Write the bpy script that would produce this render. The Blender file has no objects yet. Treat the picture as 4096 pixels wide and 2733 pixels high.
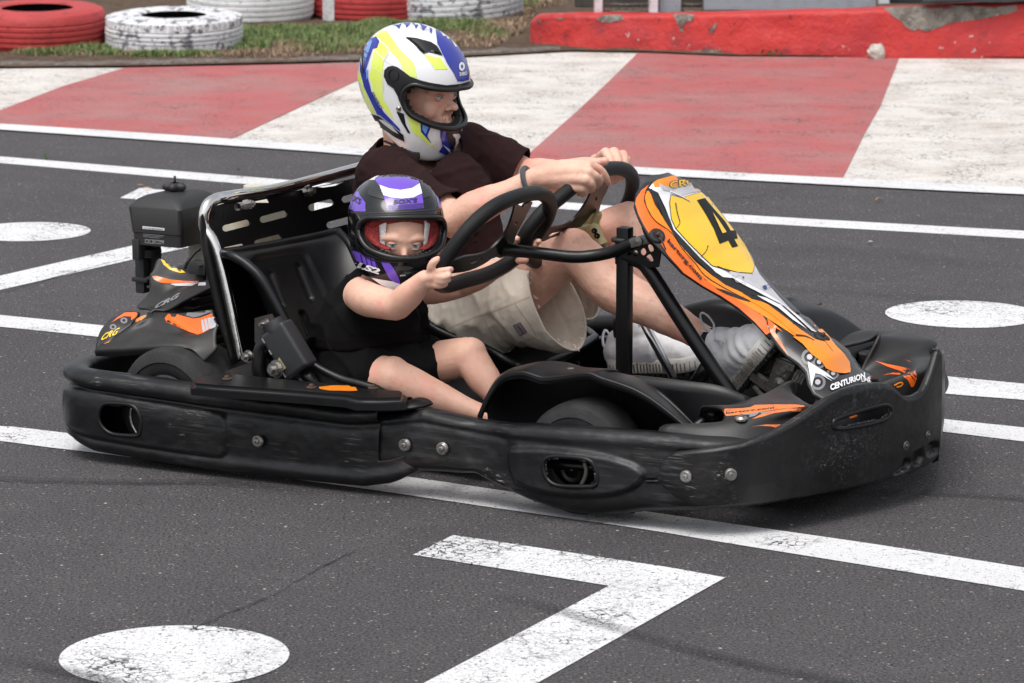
import bpy, bmesh, math, random
import numpy as np
from mathutils import Vector, Matrix, noise, geometry
from mathutils.bvhtree import BVHTree
random.seed(4); np.random.seed(4)
R = math.radians
scene = bpy.context.scene
COL = scene.collection

# ------------------------------------------------------------------ camera
TH = R(10.66); CAMH = 1.75; FPX = 14118.0; CX, CY = 2048.0, 1366.5
cd = bpy.data.cameras.new('camera'); cam = bpy.data.objects.new('camera', cd); COL.objects.link(cam)
cam.location = (0, 0, CAMH); cam.rotation_euler = (math.pi/2 - TH, 0, 0)
cd.sensor_width = 36; cd.lens = 36*FPX/4096; cd.clip_end = 3000; cd.clip_start = 0.1
cd.dof.use_dof = True; cd.dof.focus_distance = 7.75; cd.dof.aperture_fstop = 12.5
scene.camera = cam
# ------------------------------------------------------------------ light
w = bpy.data.worlds.new('World'); scene.world = w; w.use_nodes = True
nt = w.node_tree; nt.nodes.clear()
sky = nt.nodes.new('ShaderNodeTexSky'); sky.sky_type = 'NISHITA'; sky.sun_disc = False
sky.sun_elevation = R(66); sky.sun_rotation = R(205); sky.air_density = 1.0; sky.dust_density = 4.0; sky.ozone_density = 1.0
hs = nt.nodes.new('ShaderNodeHueSaturation'); hs.inputs['Saturation'].default_value = 0.22
bg = nt.nodes.new('ShaderNodeBackground'); bg.inputs[1].default_value = 0.15
wo = nt.nodes.new('ShaderNodeOutputWorld')
nt.links.new(sky.outputs[0], hs.inputs['Color']); nt.links.new(hs.outputs[0], bg.inputs[0]); nt.links.new(bg.outputs[0], wo.inputs[0])
sd = bpy.data.lights.new('sun', 'SUN'); sd.energy = 1.25; sd.angle = R(35); sd.color = (1.0, 0.97, 0.93)
sun = bpy.data.objects.new('sun', sd); COL.objects.link(sun)
SUN_DIR = Vector((math.sin(R(205))*math.cos(R(66)), math.cos(R(205))*math.cos(R(66)), math.sin(R(66))))
sun.rotation_euler = SUN_DIR.to_track_quat('Z', 'Y').to_euler(); sun.location = (0, 0, 20)
scene.view_settings.view_transform = 'Standard'; scene.view_settings.look = 'None'
scene.view_settings.exposure = 0.36; scene.view_settings.gamma = 1

# ------------------------------------------------------------------ places
YAW = R(-27.7); O = Vector((.390, 7.784, 0))
MK = Matrix.Translation(O) @ Matrix.Rotation(YAW, 4, 'Z'); MKI = MK.inverted()
CAM_K = MKI @ Vector((0, 0, CAMH)); I4 = Matrix.Identity(4)
def ray(px, py):
    u = (px-CX)/FPX; v = (CY-py)/FPX
    return Vector((u, math.cos(TH)+v*math.sin(TH), -math.sin(TH)+v*math.cos(TH)))
def kray(px, py): return MKI.to_3x3() @ ray(px, py)
def P(px, py, ax, val):
    d = kray(px, py); i = 'xyz'.index(ax); t = (val-CAM_K[i])/d[i]
    return CAM_K + d*t
def PP(px, py, pt, n):
    d = kray(px, py); pt = Vector(pt); n = Vector(n); t = (pt-CAM_K).dot(n)/d.dot(n)
    return CAM_K + d*t
def G(px, py, z=0.0):
    d = ray(px, py); t = (z-CAMH)/d.z
    return Vector((d.x*t, d.y*t, z))
def W(px, py, Y):
    d = ray(px, py); t = Y/d.y
    return Vector((d.x*t, Y, CAMH+d.z*t))
def Q(v):
    w_ = MK @ Vector(v); Z = w_.z-CAMH
    a = w_.y*math.cos(TH)-Z*math.sin(TH); b = w_.y*math.sin(TH)+Z*math.cos(TH)
    return (CX+FPX*w_.x/a, CY-FPX*b/a)
def t0(x, y): return (x/2, y/2)
def t1(x, y): return (1175+x/2, y/2)
def t2(x, y): return (1200+x/2, 1000+y/2)
def t3(x, y): return (2350+x/2, 1050+y/2)
def t4(x, y): return (2500+x/2, 600+y/2)
def t5(x, y): return (400+x/2, 700+y/2)
def t6(x, y): return (200+x/2, 1250+y/2)
def t7(x, y): return (1400+x/2, 1350+y/2)
def t8(x, y): return (2650+x/2, 1350+y/2)
def t9(x, y): return (2921+x/2, y/2)
def th(x, y): return (1900+x/2.9974, 550+y/2.9974)
def tl(x, y): return (1950+x/3.9167, 560+y/3.9167)
def tm(x, y): return (1350+x*.41451, 50+y*.41451)
def tc(x, y): return (1250+x*.38272, 650+y*.38272)
def tb(x, y): return (1500+x/2, 1949+y/2)

# ------------------------------------------------------------------ materials
MATS = {}
def mat(name, col, rough=.5, metal=0., bump=None, var=None, coat=0., spec=.5, scr=None, sub=0., sheen=0.):
    if name in MATS: return MATS[name]
    m = bpy.data.materials.new(name); m.use_nodes = True; n = m.node_tree.nodes; l = m.node_tree.links
    b = n['Principled BSDF']; c4 = (*col, 1)
    b.inputs['Base Color'].default_value = c4; b.inputs['Roughness'].default_value = rough
    b.inputs['Metallic'].default_value = metal; b.inputs['Coat Weight'].default_value = coat
    b.inputs['Coat Roughness'].default_value = .06
    b.inputs['Specular IOR Level'].default_value = spec
    if sheen: b.inputs['Sheen Weight'].default_value = sheen
    if sub:
        b.inputs['Subsurface Weight'].default_value = sub; b.inputs['Subsurface Radius'].default_value = (.9, .35, .2)
        b.inputs['Subsurface Scale'].default_value = .012
    tc_ = n.new('ShaderNodeTexCoord'); out = None
    if var:   # list of (scale, lo, hi, colour2, stretch)
        cur = None
        for (sc, lo, hi, c2, st, *mk_) in var:
            mp = n.new('ShaderNodeMapping'); mp.inputs['Scale'].default_value = st; l.new(tc_.outputs['Object'], mp.inputs[0])
            t = n.new('ShaderNodeTexNoise'); t.inputs['Scale'].default_value = sc; t.inputs['Detail'].default_value = 6; t.inputs['Roughness'].default_value = .62
            l.new(mp.outputs[0], t.inputs['Vector'])
            r = n.new('ShaderNodeMapRange'); r.inputs['From Min'].default_value = lo; r.inputs['From Max'].default_value = hi
            l.new(t.outputs['Fac'], r.inputs['Value'])
            fo = r.outputs[0]
            if mk_:
                t2 = n.new('ShaderNodeTexNoise'); t2.inputs['Scale'].default_value = mk_[0][0]; t2.inputs['Detail'].default_value = 2; l.new(tc_.outputs['Object'], t2.inputs['Vector'])
                r2 = n.new('ShaderNodeMapRange'); r2.inputs['From Min'].default_value = mk_[0][1]; r2.inputs['From Max'].default_value = mk_[0][2]; l.new(t2.outputs['Fac'], r2.inputs['Value'])
                mm = n.new('ShaderNodeMath'); mm.operation = 'MULTIPLY'; l.new(fo, mm.inputs[0]); l.new(r2.outputs[0], mm.inputs[1]); fo = mm.outputs[0]
            mx = n.new('ShaderNodeMix'); mx.data_type = 'RGBA'; l.new(fo, mx.inputs['Factor'])
            if cur is None: mx.inputs['A'].default_value = c4
            else: l.new(cur, mx.inputs['A'])
            mx.inputs['B'].default_value = (*c2, 1); cur = mx.outputs['Result']
        l.new(cur, b.inputs['Base Color'])
    if bump:  # list of (kind, scale, distance)
        last = None
        for (k, sc, ds) in bump:
            if k == 'n': t = n.new('ShaderNodeTexNoise'); t.inputs['Detail'].default_value = 5; o_ = t.outputs['Fac']
            elif k == 'v': t = n.new('ShaderNodeTexVoronoi'); o_ = t.outputs['Distance']
            else: t = n.new('ShaderNodeTexWave'); o_ = t.outputs['Fac']
            t.inputs['Scale'].default_value = sc; l.new(tc_.outputs['Object'], t.inputs['Vector'])
            bp = n.new('ShaderNodeBump'); bp.inputs['Distance'].default_value = ds; bp.inputs['Strength'].default_value = 1
            l.new(o_, bp.inputs['Height'])
            if last: l.new(last, bp.inputs['Normal'])
            last = bp.outputs[0]
        l.new(last, b.inputs['Normal'])
    MATS[name] = m; return m
V1 = (1, 1, 1)
def plastic():
    return mat('moulded black plastic', (.0050, .0053, .0062), .33, spec=.42, bump=[('n', 900, .0004), ('n', 60, .0009)],
               var=[(5, .45, .8, (.013, .0135, .015), V1), (26, .50, .66, (.040, .040, .043), (.2, 3, 3.4), (5, .50, .62)), (60, .55, .66, (.085, .083, .082), (.12, 2, 4), (7, .55, .66)), (12, .60, .68, (.11, .014, .014), (.3, 3, 6), (6, .60, .68)), (80, .58, .66, (.40, .39, .36), (.35, 2, 2.2), (9, .61, .70)), (3, .5, .8, (.018, .017, .017), V1)])
M_BP = plastic()
M_BP2 = mat('smooth black plastic', (.006, .0062, .007), .30, spec=.34, bump=[('n', 700, .0003)], var=[(6, .45, .8, (.014, .0145, .016), V1)])
M_DP = mat('dusty dark plastic', (.014, .0135, .014), .45, bump=[('n', 500, .0004)], var=[(9, .45, .8, (.045, .041, .038), V1)])
M_BM = mat('black painted steel', (.005, .005, .0055), .30, spec=.35, bump=[('n', 80, .0004)], var=[(40, .7, .78, (.09, .085, .08), V1)])
M_CH = mat('chrome', (.78, .77, .75), .10, 1, bump=[('n', 30, .0006)], var=[(30, .66, .74, (.35, .27, .2), V1)])
M_ST = mat('dull steel bolt', (.42, .41, .39), .38, 1, bump=[('n', 300, .0005)], var=[(90, .5, .7, (.22, .2, .18), V1)])
M_RU = mat('tyre rubber', (.010, .010, .011), .62, bump=[('n', 200, .0008)], var=[(20, .4, .8, (.03, .029, .03), V1)])
M_RUST = mat('rusty steel', (.10, .04, .022), .8, bump=[('n', 120, .001)], var=[(60, .4, .65, (.04, .035, .03), V1)])
M_GRIP = mat('textured grip rubber', (.006, .006, .0065), .42, spec=.32, bump=[('v', 950, .0005)])
M_OR = mat('orange vinyl', (.92, .155, .012), .27, coat=.35)
M_OR2 = mat('amber orange vinyl', (.95, .27, .012), .27, coat=.35)
M_YE = mat('yellow vinyl', (.88, .56, .016), .25, coat=.3, var=[(7, .45, .8, (.84, .49, .014), V1)])
M_K4 = mat('matt black numeral', (.006, .006, .006), .5, spec=.25)
M_WV = mat('white vinyl', (.80, .80, .82), .25, coat=.3)
M_SV = mat('silver vinyl', (.46, .45, .48), .28, coat=.3, var=[(14, .4, .7, (.62, .61, .64), V1)])
M_KV = mat('black vinyl', (.012, .012, .013), .28, coat=.3)
M_GV = mat('grey vinyl', (.22, .22, .23), .35)
M_OR3 = mat('scuffed orange vinyl', (.80, .20, .05), .4, var=[(60, .5, .72, (.4, .14, .06), V1)])

# ------------------------------------------------------------------ object helpers
def tag(o, label=None, cat=None, group=None, kind=None):
    if label: o['label'] = label
    if cat: o['category'] = cat
    if group: o['group'] = group
    if kind: o['kind'] = kind
    return o
OFF = {}
def root(name, kl, label, cat, space=None, group=None):
    o = bpy.data.objects.new(name, None); COL.objects.link(o); M = MK if space == 'K' else I4
    o.matrix_world = M @ Matrix.Translation(Vector(kl)); o.empty_display_size = .1
    OFF[o.name] = Vector(kl); return tag(o, label, cat, group)
def mk(name, verts, faces, m, parent=None, smooth=True, fm=None, auto=None, label=None):
    me = bpy.data.meshes.new(name); off = OFF[parent.name] if parent else Vector((0, 0, 0))
    me.from_pydata([(v[0]-off[0], v[1]-off[1], v[2]-off[2]) for v in verts], [], [tuple(f) for f in faces])
    return link(name, me, m, parent, smooth, fm, auto, label)
def link(name, me, m, parent=None, smooth=True, fm=None, auto=None, label=None):
    ms = m if isinstance(m, (list, tuple)) else [m]
    for q in ms: me.materials.append(q)
    if fm is not None: me.polygons.foreach_set('material_index', fm)
    me.polygons.foreach_set('use_smooth', [bool(smooth)]*len(me.polygons))
    if auto: 
        try: me.set_sharp_from_angle(angle=R(auto))
        except Exception: pass
    me.update()
    o = bpy.data.objects.new(name, me); COL.objects.link(o)
    if parent:
        o.parent = parent; OFF[o.name] = OFF[parent.name]
    else: OFF[o.name] = Vector((0, 0, 0))
    if label: o['label'] = label
    return o
def evalmesh(o):
    dg = bpy.context.evaluated_depsgraph_get()
    return bpy.data.meshes.new_from_object(o.evaluated_get(dg), depsgraph=dg)
def crom(pts, n=8, closed=False):
    p = [np.array(q, float) for q in pts]; out = []; N = len(p)
    if N < 3: return [Vector(a) for a in (p if N < 2 else [p[0]+(p[1]-p[0])*i/n for i in range(n+1)])]
    seg = N if closed else N-1
    for i in range(seg):
        if closed: a, b, c, d = p[i-1], p[i], p[(i+1) % N], p[(i+2) % N]
        else:
            b, c = p[i], p[i+1]; a = p[i-1] if i else 2*b-c; d = p[i+2] if i+2 < N else 2*c-b
        for k in range(n):
            t = k/n
            out.append(.5*((2*b)+(c-a)*t+(2*a-5*b+4*c-d)*t*t+(3*b-a-3*c+d)*t**3))
    if not closed: out.append(p[-1])
    return out
def crv(pts, n=8, closed=False): return [Vector(q) for q in crom(pts, n, closed)]
class MB:
    def __init__(s): s.v = []; s.f = []; s.m = []; s.mi = 0
    def add(s, v, f):
        b = len(s.v); s.v += [Vector(q) for q in v]; s.f += [tuple(i+b for i in q) for q in f]; s.m += [s.mi]*len(f); return s
    def tube(s, pts, r, n=14, sm=0, closed=False, cap=True, flat=1.0, dome=False):
        rr = r if isinstance(r, (list, tuple)) else [r]*len(pts)
        if sm:
            q = crom([(*p, a) for p, a in zip(pts, rr)], sm, closed); pts = [Vector(a[:3]) for a in q]; rr = [float(a[3]) for a in q]
        else: pts = [Vector(p) for p in pts]
        rr = list(rr)
        if dome and not closed:
            d0 = (pts[0]-pts[1]).normalized(); d1 = (pts[-1]-pts[-2]).normalized(); a0, a1 = rr[0], rr[-1]; b0, b1 = pts[0].copy(), pts[-1].copy()
            pre = [(b0+d0*a0*math.sin(R(a)), a0*math.cos(R(a))) for a in (84, 60, 30)]
            post = [(b1+d1*a1*math.sin(R(a)), a1*math.cos(R(a))) for a in (30, 60, 84)]
            pts = [a for a, _ in pre]+pts+[a for a, _ in post]; rr = [max(b, 1e-4) for _, b in pre]+rr+[max(b, 1e-4) for _, b in post]
        N = len(pts); T = []
        for i in range(N):
            a = pts[(i-1) % N] if (i or closed) else pts[i]; b = pts[(i+1) % N] if (i < N-1 or closed) else pts[i]
            t = b-a; T.append(t.normalized() if t.length > 1e-9 else (T[-1] if T else Vector((1, 0, 0))))
        up = Vector((0, 0, 1)) if abs(T[0].z) < .9 else Vector((0, 1, 0))
        u = (up - T[0]*up.dot(T[0])).normalized(); v = []
        for i in range(N):
            u = (u - T[i]*u.dot(T[i])); u = u.normalized() if u.length > 1e-9 else T[i].orthogonal().normalized(); w_ = T[i].cross(u)
            for k in range(n):
                a = 2*math.pi*k/n; v.append(pts[i]+u*(math.cos(a)*rr[i]*flat)+w_*(math.sin(a)*rr[i]))
        f = [(i*n+k, i*n+(k+1) % n, ((i+1) % N)*n+(k+1) % n, ((i+1) % N)*n+k) for i in range(N if closed else N-1) for k in range(n)]
        if not closed and cap: f += [tuple(range(n-1, -1, -1)), tuple((N-1)*n+k for k in range(n))]
        return s.add(v, f)
    def lathe(s, c, ax, prof, n=32, up=None):   # prof: list of (axial, radius)
        c = Vector(c); ax = Vector(ax).normalized(); u = Vector(up).normalized() if up else ax.orthogonal().normalized(); w_ = ax.cross(u); v = []
        for (h, r) in prof:
            for k in range(n):
                a = 2*math.pi*k/n; v.append(c+ax*h+(u*math.cos(a)+w_*math.sin(a))*r)
        f = [(i*n+k, i*n+(k+1) % n, (i+1)*n+(k+1) % n, (i+1)*n+k) for i in range(len(prof)-1) for k in range(n)]
        return s.add(v, f)
    def ell(s, c, r, M=None, n=20, m=14):
        c = Vector(c); v = []; M = M or Matrix.Identity(3)
        for i in range(m+1):
            a = math.pi*i/m
            for k in range(n):
                b = 2*math.pi*k/n; v.append(c+M @ Vector((r[0]*math.sin(a)*math.cos(b), r[1]*math.sin(a)*math.sin(b), r[2]*math.cos(a))))
        return s.add(v, [(i*n+k, (i+1)*n+k, (i+1)*n+(k+1) % n, i*n+(k+1) % n) for i in range(m) for k in range(n)])
    def box(s, c, d, M=None, bev=.003, seg=2):
        bm = bmesh.new(); bmesh.ops.create_cube(bm, size=1); c = Vector(c); M = M or Matrix.Identity(3)
        for v in bm.verts: v.co = Vector((v.co.x*d[0], v.co.y*d[1], v.co.z*d[2]))
        if bev: bmesh.ops.bevel(bm, geom=list(bm.edges), offset=bev, segments=seg, affect='EDGES', profile=.6)
        for v in bm.verts: v.co = c+M @ v.co
        bm.verts.index_update(); s.add([v.co.copy() for v in bm.verts], [[v.index for v in f.verts] for f in bm.faces]); bm.free(); return s
    def grid(s, rows, cu=False, cv=False):
        a = len(rows); b = len(rows[0]); v = [q for r in rows for q in r]
        f = [(i*b+k, ((i+1) % a)*b+k, ((i+1) % a)*b+(k+1) % b, i*b+(k+1) % b) for i in range(a if cu else a-1) for k in range(b if cv else b-1)]
        return s.add(v, f)
    def out(s, name, m, parent=None, smooth=True, auto=None, label=None):
        return mk(name, s.v, s.f, m, parent, smooth, s.m if isinstance(m, (list, tuple)) else None, auto, label)
def mods(o, *ms):
    """apply modifiers, keep the object"""
    for (ty, kw) in ms:
        md = o.modifiers.new(ty, ty)
        for k, v in kw.items(): setattr(md, k, v)
    me = evalmesh(o); old = o.data; o.modifiers.clear(); o.data = me; me.name = old.name; bpy.data.meshes.remove(old); return o
def solid(o, t, off=-1.0, bev=0, seg=2, sub=0):
    L = [('SOLIDIFY', dict(thickness=t, offset=off, use_even_offset=False))]
    if bev: L.append(('BEVEL', dict(width=bev, segments=seg, limit_method='ANGLE', angle_limit=R(50))))
    if sub: L.insert(0, ('SUBSURF', dict(levels=sub, render_levels=sub)))
    mods(o, *L); o.data.polygons.foreach_set('use_smooth', [True]*len(o.data.polygons))
    try: o.data.set_sharp_from_angle(angle=R(48))
    except Exception: pass
    return o
def plate(name, loops, th_, frame, m, parent, bev=.0, label=None):
    """flat plate with holes: loops in 2-D, frame = (origin, u, v)"""
    cu = bpy.data.curves.new(name, 'CURVE'); cu.dimensions = '2D'; cu.fill_mode = 'BOTH'; cu.extrude = th_/2; cu.bevel_depth = bev; cu.bevel_resolution = 1; cu.offset = -bev
    for lp in loops:
        sp = cu.splines.new('POLY'); sp.points.add(len(lp)-1)
        for q, p in zip(sp.points, lp): q.co = (p[0], p[1], 0, 1)
        sp.use_cyclic_u = True
    o = bpy.data.objects.new(name, cu); COL.objects.link(o); bpy.context.view_layer.update(); me = evalmesh(o); bpy.data.objects.remove(o)
    og, u, v = [Vector(a) for a in frame]; n_ = u.cross(v).normalized(); off = OFF[parent.name] if parent else Vector()
    me.transform(Matrix.Translation(og-off) @ Matrix((u.to_4d(), v.to_4d(), n_.to_4d(), (0, 0, 0, 1))).transposed() @ Matrix.Diagonal((1, 1, 1, 1)) if False else
                 Matrix(((u.x, v.x, n_.x, og.x-off.x), (u.y, v.y, n_.y, og.y-off.y), (u.z, v.z, n_.z, og.z-off.z), (0, 0, 0, 1))))
    return link(name, me, m, parent, True, None, 40, label)
def rrect(w_, h, r, n=5, c=(0, 0)):
    out = []
    for (sx, sy, a0) in ((1, 1, 0), (-1, 1, 90), (-1, -1, 180), (1, -1, 270)):
        for k in range(n+1):
            a = R(a0+90*k/n); out.append((c[0]+sx*(w_/2-r)+r*math.cos(a), c[1]+sy*(h/2-r)+r*math.sin(a)))
    return out
def bvh_of(o):
    me = o.data; off = OFF[o.name]
    return BVHTree.FromPolygons([v.co+off for v in me.vertices], [tuple(p.vertices) for p in me.polygons])
def hit(bvh, px, py, off):
    d = kray(px, py).normalized(); loc, n_, i, ds = bvh.ray_cast(CAM_K, d)
    if loc is None: return None
    if n_.dot(d) > 0: n_ = -n_
    return loc + n_*off
def inpoly(x, y, poly):
    c = False; j = len(poly)-1
    for i in range(len(poly)):
        xi, yi = poly[i]; xj, yj = poly[j]
        if (yi > y) != (yj > y) and x < (xj-xi)*(y-yi)/(yj-yi)+xi: c = not c
        j = i
    return c
class Decals:
    """print on a part: outlines laid on its surface, joined to its mesh"""
    def __init__(s, o, off=.0006, front=False): s.o = o; s.b = bvh_of(o); s.mb = MB(); s.mats = []; s.k = 0; s.off = off; s.fr = front
    def hit(s, px, py, off):
        if s.fr:
            d = kray(px, py).normalized(); r = s.b.ray_cast(CAM_K, d)
            if r[0] is None or r[1].dot(d) > -.02: return None
        return hit(s.b, px, py, off)
    def idx(s, m):
        if m not in s.mats: s.mats.append(m)
        return s.mats.index(m)
    def poly(s, pts, m, g=14, lay=1, sm=0):
        if sm: pts = [(float(a[0]), float(a[1])) for a in crom([(p[0], p[1], 0) for p in pts], sm, True)]
        e = []
        for i, p in enumerate(pts):
            q = pts[(i+1) % len(pts)]; L = math.hypot(q[0]-p[0], q[1]-p[1]); k = max(1, int(L/g))
            for j in range(k): e.append((p[0]+(q[0]-p[0])*j/k, p[1]+(q[1]-p[1])*j/k))
        xs = [p[0] for p in e]; ys = [p[1] for p in e]; inner = []
        y = min(ys)+g/2; r_ = 0
        while y < max(ys):
            x = min(xs)+g/2+(g/2 if r_ % 2 else 0)
            while x < max(xs):
                if inpoly(x, y, e) and min((x-a)**2+(y-b)**2 for a, b in e) > (g*.35)**2: inner.append((x, y))
                x += g
            y += g*.87; r_ += 1
        res = geometry.delaunay_2d_cdt([Vector(p) for p in e+inner], [], [list(range(len(e)))], 1, 1e-4)
        vs, fs = res[0], res[2]; H = [s.hit(v.x, v.y, s.off*lay) for v in vs]
        s._add(H, fs, m); return s
    def _add(s, H, fs, m):
        mp = {}; v = []
        for i, h in enumerate(H):
            if h is not None: mp[i] = len(v); v.append(h)
        f = []
        for q in fs:
            if all(i in mp for i in q):
                a = [H[i] for i in q]
                if max((a[0]-a[1]).length, (a[1]-a[2]).length, (a[0]-a[-1]).length) < .06: f.append([mp[i] for i in q])
        s.mb.mi = s.idx(m); s.mb.add(v, f)
    def line(s, pts, wd, m, lay=2, sm=4):
        if sm: pts = [(a[0], a[1]) for a in crom([(p[0], p[1], 0) for p in pts], sm)]
        L, Rr = [], []; N = len(pts)
        for i, p in enumerate(pts):
            a = pts[max(0, i-1)]; b = pts[min(N-1, i+1)]; dx, dy = b[0]-a[0], b[1]-a[1]; q = math.hypot(dx, dy) or 1
            ww = (wd[0]+(wd[1]-wd[0])*i/(N-1) if isinstance(wd, tuple) else wd)/2
            L.append((p[0]-dy/q*ww, p[1]+dx/q*ww)); Rr.append((p[0]+dy/q*ww, p[1]-dx/q*ww))
        H = [s.hit(a, b, s.off*lay) for a, b in L+Rr]
        s._add(H, [(i, i+1, N+i+1, N+i) for i in range(N-1)], m); return s
    def text(s, txt, org, ax, up, m, lay=2, bold=.0, shear=0.):
        """org = start of baseline, ax = end of baseline, up = vector of cap height, in picture units"""
        v, f = text_mesh(txt, bold, shear); wd = max(a[0] for a in v); hg = .69
        H = []
        for (x, y) in v:
            a, b = x/wd, y/hg
            H.append(s.hit(org[0]+(ax[0]-org[0])*a+up[0]*b, org[1]+(ax[1]-org[1])*a+up[1]*b, s.off*lay))
        s._add(H, f, m); return s
    def done(s):
        me = s.o.data; base = len(me.materials); nv = len(me.vertices); off = OFF[s.o.name]
        bm = bmesh.new(); bm.from_mesh(me)
        vs = [bm.verts.new(v-off) for v in s.mb.v]
        for f, k in zip(s.mb.f, s.mb.m):
            try: q = bm.faces.new([vs[i] for i in f])
            except ValueError: continue
            q.material_index = base+k; q.smooth = True
        for m in s.mats: me.materials.append(m)
        bm.to_mesh(me); bm.free(); me.update(); return s.o
def text_mesh(txt, bold=0., shear=0.):
    cu = bpy.data.curves.new('lettering', 'FONT'); cu.body = txt; cu.offset = bold; cu.shear = shear; cu.resolution_u = 3
    o = bpy.data.objects.new('lettering', cu); COL.objects.link(o); bpy.context.view_layer.update(); me = evalmesh(o); bpy.data.objects.remove(o)
    bm = bmesh.new(); bm.from_mesh(me); bmesh.ops.triangulate(bm, faces=bm.faces)
    x0 = min(v.co.x for v in bm.verts); r = [(v.co.x-x0, v.co.y) for v in bm.verts], [[v.index for v in f.verts] for f in bm.faces]
    bm.free(); bpy.data.meshes.remove(me); return r
def blob(name, mb, m, parent, vox=.004, smooth=4, cut=None, disp=None, label=None, thick=0, fac=.5):
    """union of overlapping solids into one continuous surface"""
    o = mk(name, mb.v, mb.f, m, parent, True, label=label)
    mods(o, ('REMESH', dict(mode='VOXEL', voxel_size=vox, use_smooth_shade=True)), ('SMOOTH', dict(factor=fac, iterations=smooth)))
    me = o.data
    if m and not len(me.materials): me.materials.append(m)
    if disp:
        n_ = len(me.vertices); co = np.empty(n_*3); me.vertices.foreach_get('co', co); co = co.reshape(-1, 3)
        nr = np.empty(n_*3); me.vertices.foreach_get('normal', nr); nr = nr.reshape(-1, 3); off = OFF[o.name]
        d = np.array([disp(Vector(c)+off) for c in co]); co += nr*d[:, None]; me.vertices.foreach_set('co', co.ravel()); me.update()
    if cut:
        bm = bmesh.new(); bm.from_mesh(me); off = OFF[o.name]
        for (p, n_) in cut:
            bmesh.ops.bisect_plane(bm, geom=bm.verts[:]+bm.edges[:]+bm.faces[:], plane_co=Vector(p)-off, plane_no=Vector(n_), clear_outer=True)
        bm.to_mesh(me); bm.free(); me.update()
    if thick: mods(o, ('SOLIDIFY', dict(thickness=thick, offset=-1)))
    o.data.polygons.foreach_set('use_smooth', [True]*len(o.data.polygons))
    return o
def copy_part(o, parent, M, name=None):
    """a copy moved by the kart-space matrix M"""
    c = o.copy(); c.parent = parent; c.name = name or o.name.split('.')[0]; COL.objects.link(c); off = OFF[parent.name]
    c.matrix_local = Matrix.Translation(-off) @ M @ Matrix.Translation(OFF[o.name]); OFF[c.name] = OFF[parent.name]; return c
# ================================================================== THE SETTING
def gmat(name, base, layers, rough=.85, bumps=(), spec=.3):
    """ground paint / asphalt; layers = (kind, scale, lo, hi, colour, mask or None)"""
    m = bpy.data.materials.new(name); m.use_nodes = True; n = m.node_tree.nodes; l = m.node_tree.links; b = n['Principled BSDF']
    b.inputs['Roughness'].default_value = rough; b.inputs['Specular IOR Level'].default_value = spec
    tc_ = n.new('ShaderNodeTexCoord'); rgb = n.new('ShaderNodeRGB'); rgb.outputs[0].default_value = (*base, 1); cur = rgb.outputs[0]
    def fac(kind, sc, lo, hi, st=(1, 1, 1)):
        mp = n.new('ShaderNodeMapping'); mp.inputs['Scale'].default_value = st; l.new(tc_.outputs['Object'], mp.inputs[0]); src = mp.outputs[0]
        if kind == 'n':
            t = n.new('ShaderNodeTexNoise'); t.inputs['Detail'].default_value = 4; t.inputs['Roughness'].default_value = .6; o_ = t.outputs['Fac']
        elif kind == 'crack':
            t = n.new('ShaderNodeTexVoronoi'); t.feature = 'DISTANCE_TO_EDGE'; o_ = t.outputs['Distance']
            nn = n.new('ShaderNodeTexNoise'); nn.inputs['Scale'].default_value = sc*.8; l.new(src, nn.inputs['Vector'])
            mx = n.new('ShaderNodeMix'); mx.data_type = 'RGBA'; mx.blend_type = 'LINEAR_LIGHT'; mx.inputs['Factor'].default_value = .9/sc
            l.new(src, mx.inputs['A']); l.new(nn.outputs['Color'], mx.inputs['B']); src = mx.outputs['Result']
        else:
            t = n.new('ShaderNodeTexVoronoi'); o_ = t.outputs['Distance']
        t.inputs['Scale'].default_value = sc; l.new(src, t.inputs['Vector'])
        r = n.new('ShaderNodeMapRange'); r.inputs['From Min'].default_value = lo; r.inputs['From Max'].default_value = hi; l.new(o_, r.inputs['Value'])
        return r.outputs[0]
    for L in layers:
        f = fac(*L[:4], *(L[6:7] if len(L) > 6 else ()))
        if len(L) > 5 and L[5]:
            g = fac(*L[5]); mm = n.new('ShaderNodeMath'); mm.operation = 'MULTIPLY'; l.new(f, mm.inputs[0]); l.new(g, mm.inputs[1]); f = mm.outputs[0]
        mx = n.new('ShaderNodeMix'); mx.data_type = 'RGBA'; l.new(f, mx.inputs['Factor']); l.new(cur, mx.inputs['A']); mx.inputs['B'].default_value = (*L[4], 1); cur = mx.outputs['Result']
    l.new(cur, b.inputs['Base Color']); last = None
    for (sc, ds) in bumps:
        t = n.new('ShaderNodeTexNoise'); t.inputs['Scale'].default_value = sc; t.inputs['Detail'].default_value = 4; l.new(tc_.outputs['Object'], t.inputs['Vector'])
        bp = n.new('ShaderNodeBump'); bp.inputs['Distance'].default_value = ds; l.new(t.outputs['Fac'], bp.inputs['Height'])
        if last: l.new(last, bp.inputs['Normal'])
        last = bp.outputs[0]
    if last: l.new(last, b.inputs['Normal'])
    return m
BLK = (.035, .034, .036)
M_ASPH = gmat('asphalt', (.089, .084, .087), [
    ('n', 1.1, .42, .68, (.074, .068, .072)), ('n', 6, .5, .75, (.108, .101, .104)), ('n', 150, .46, .60, (.030, .029, .031)), ('n', 190, .56, .68, (.20, .195, .20)),
    ('v', 95, .30, .20, (.38, .35, .31), ('n', 55, .55, .62)), ('v', 48, .20, .13, (.010, .010, .012), ('n', 31, .55, .62)),
    ('v', 26, .10, .08, (.60, .57, .50), ('n', 13, .55, .62))], .85, [(150, .005), (420, .0018)])
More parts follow.
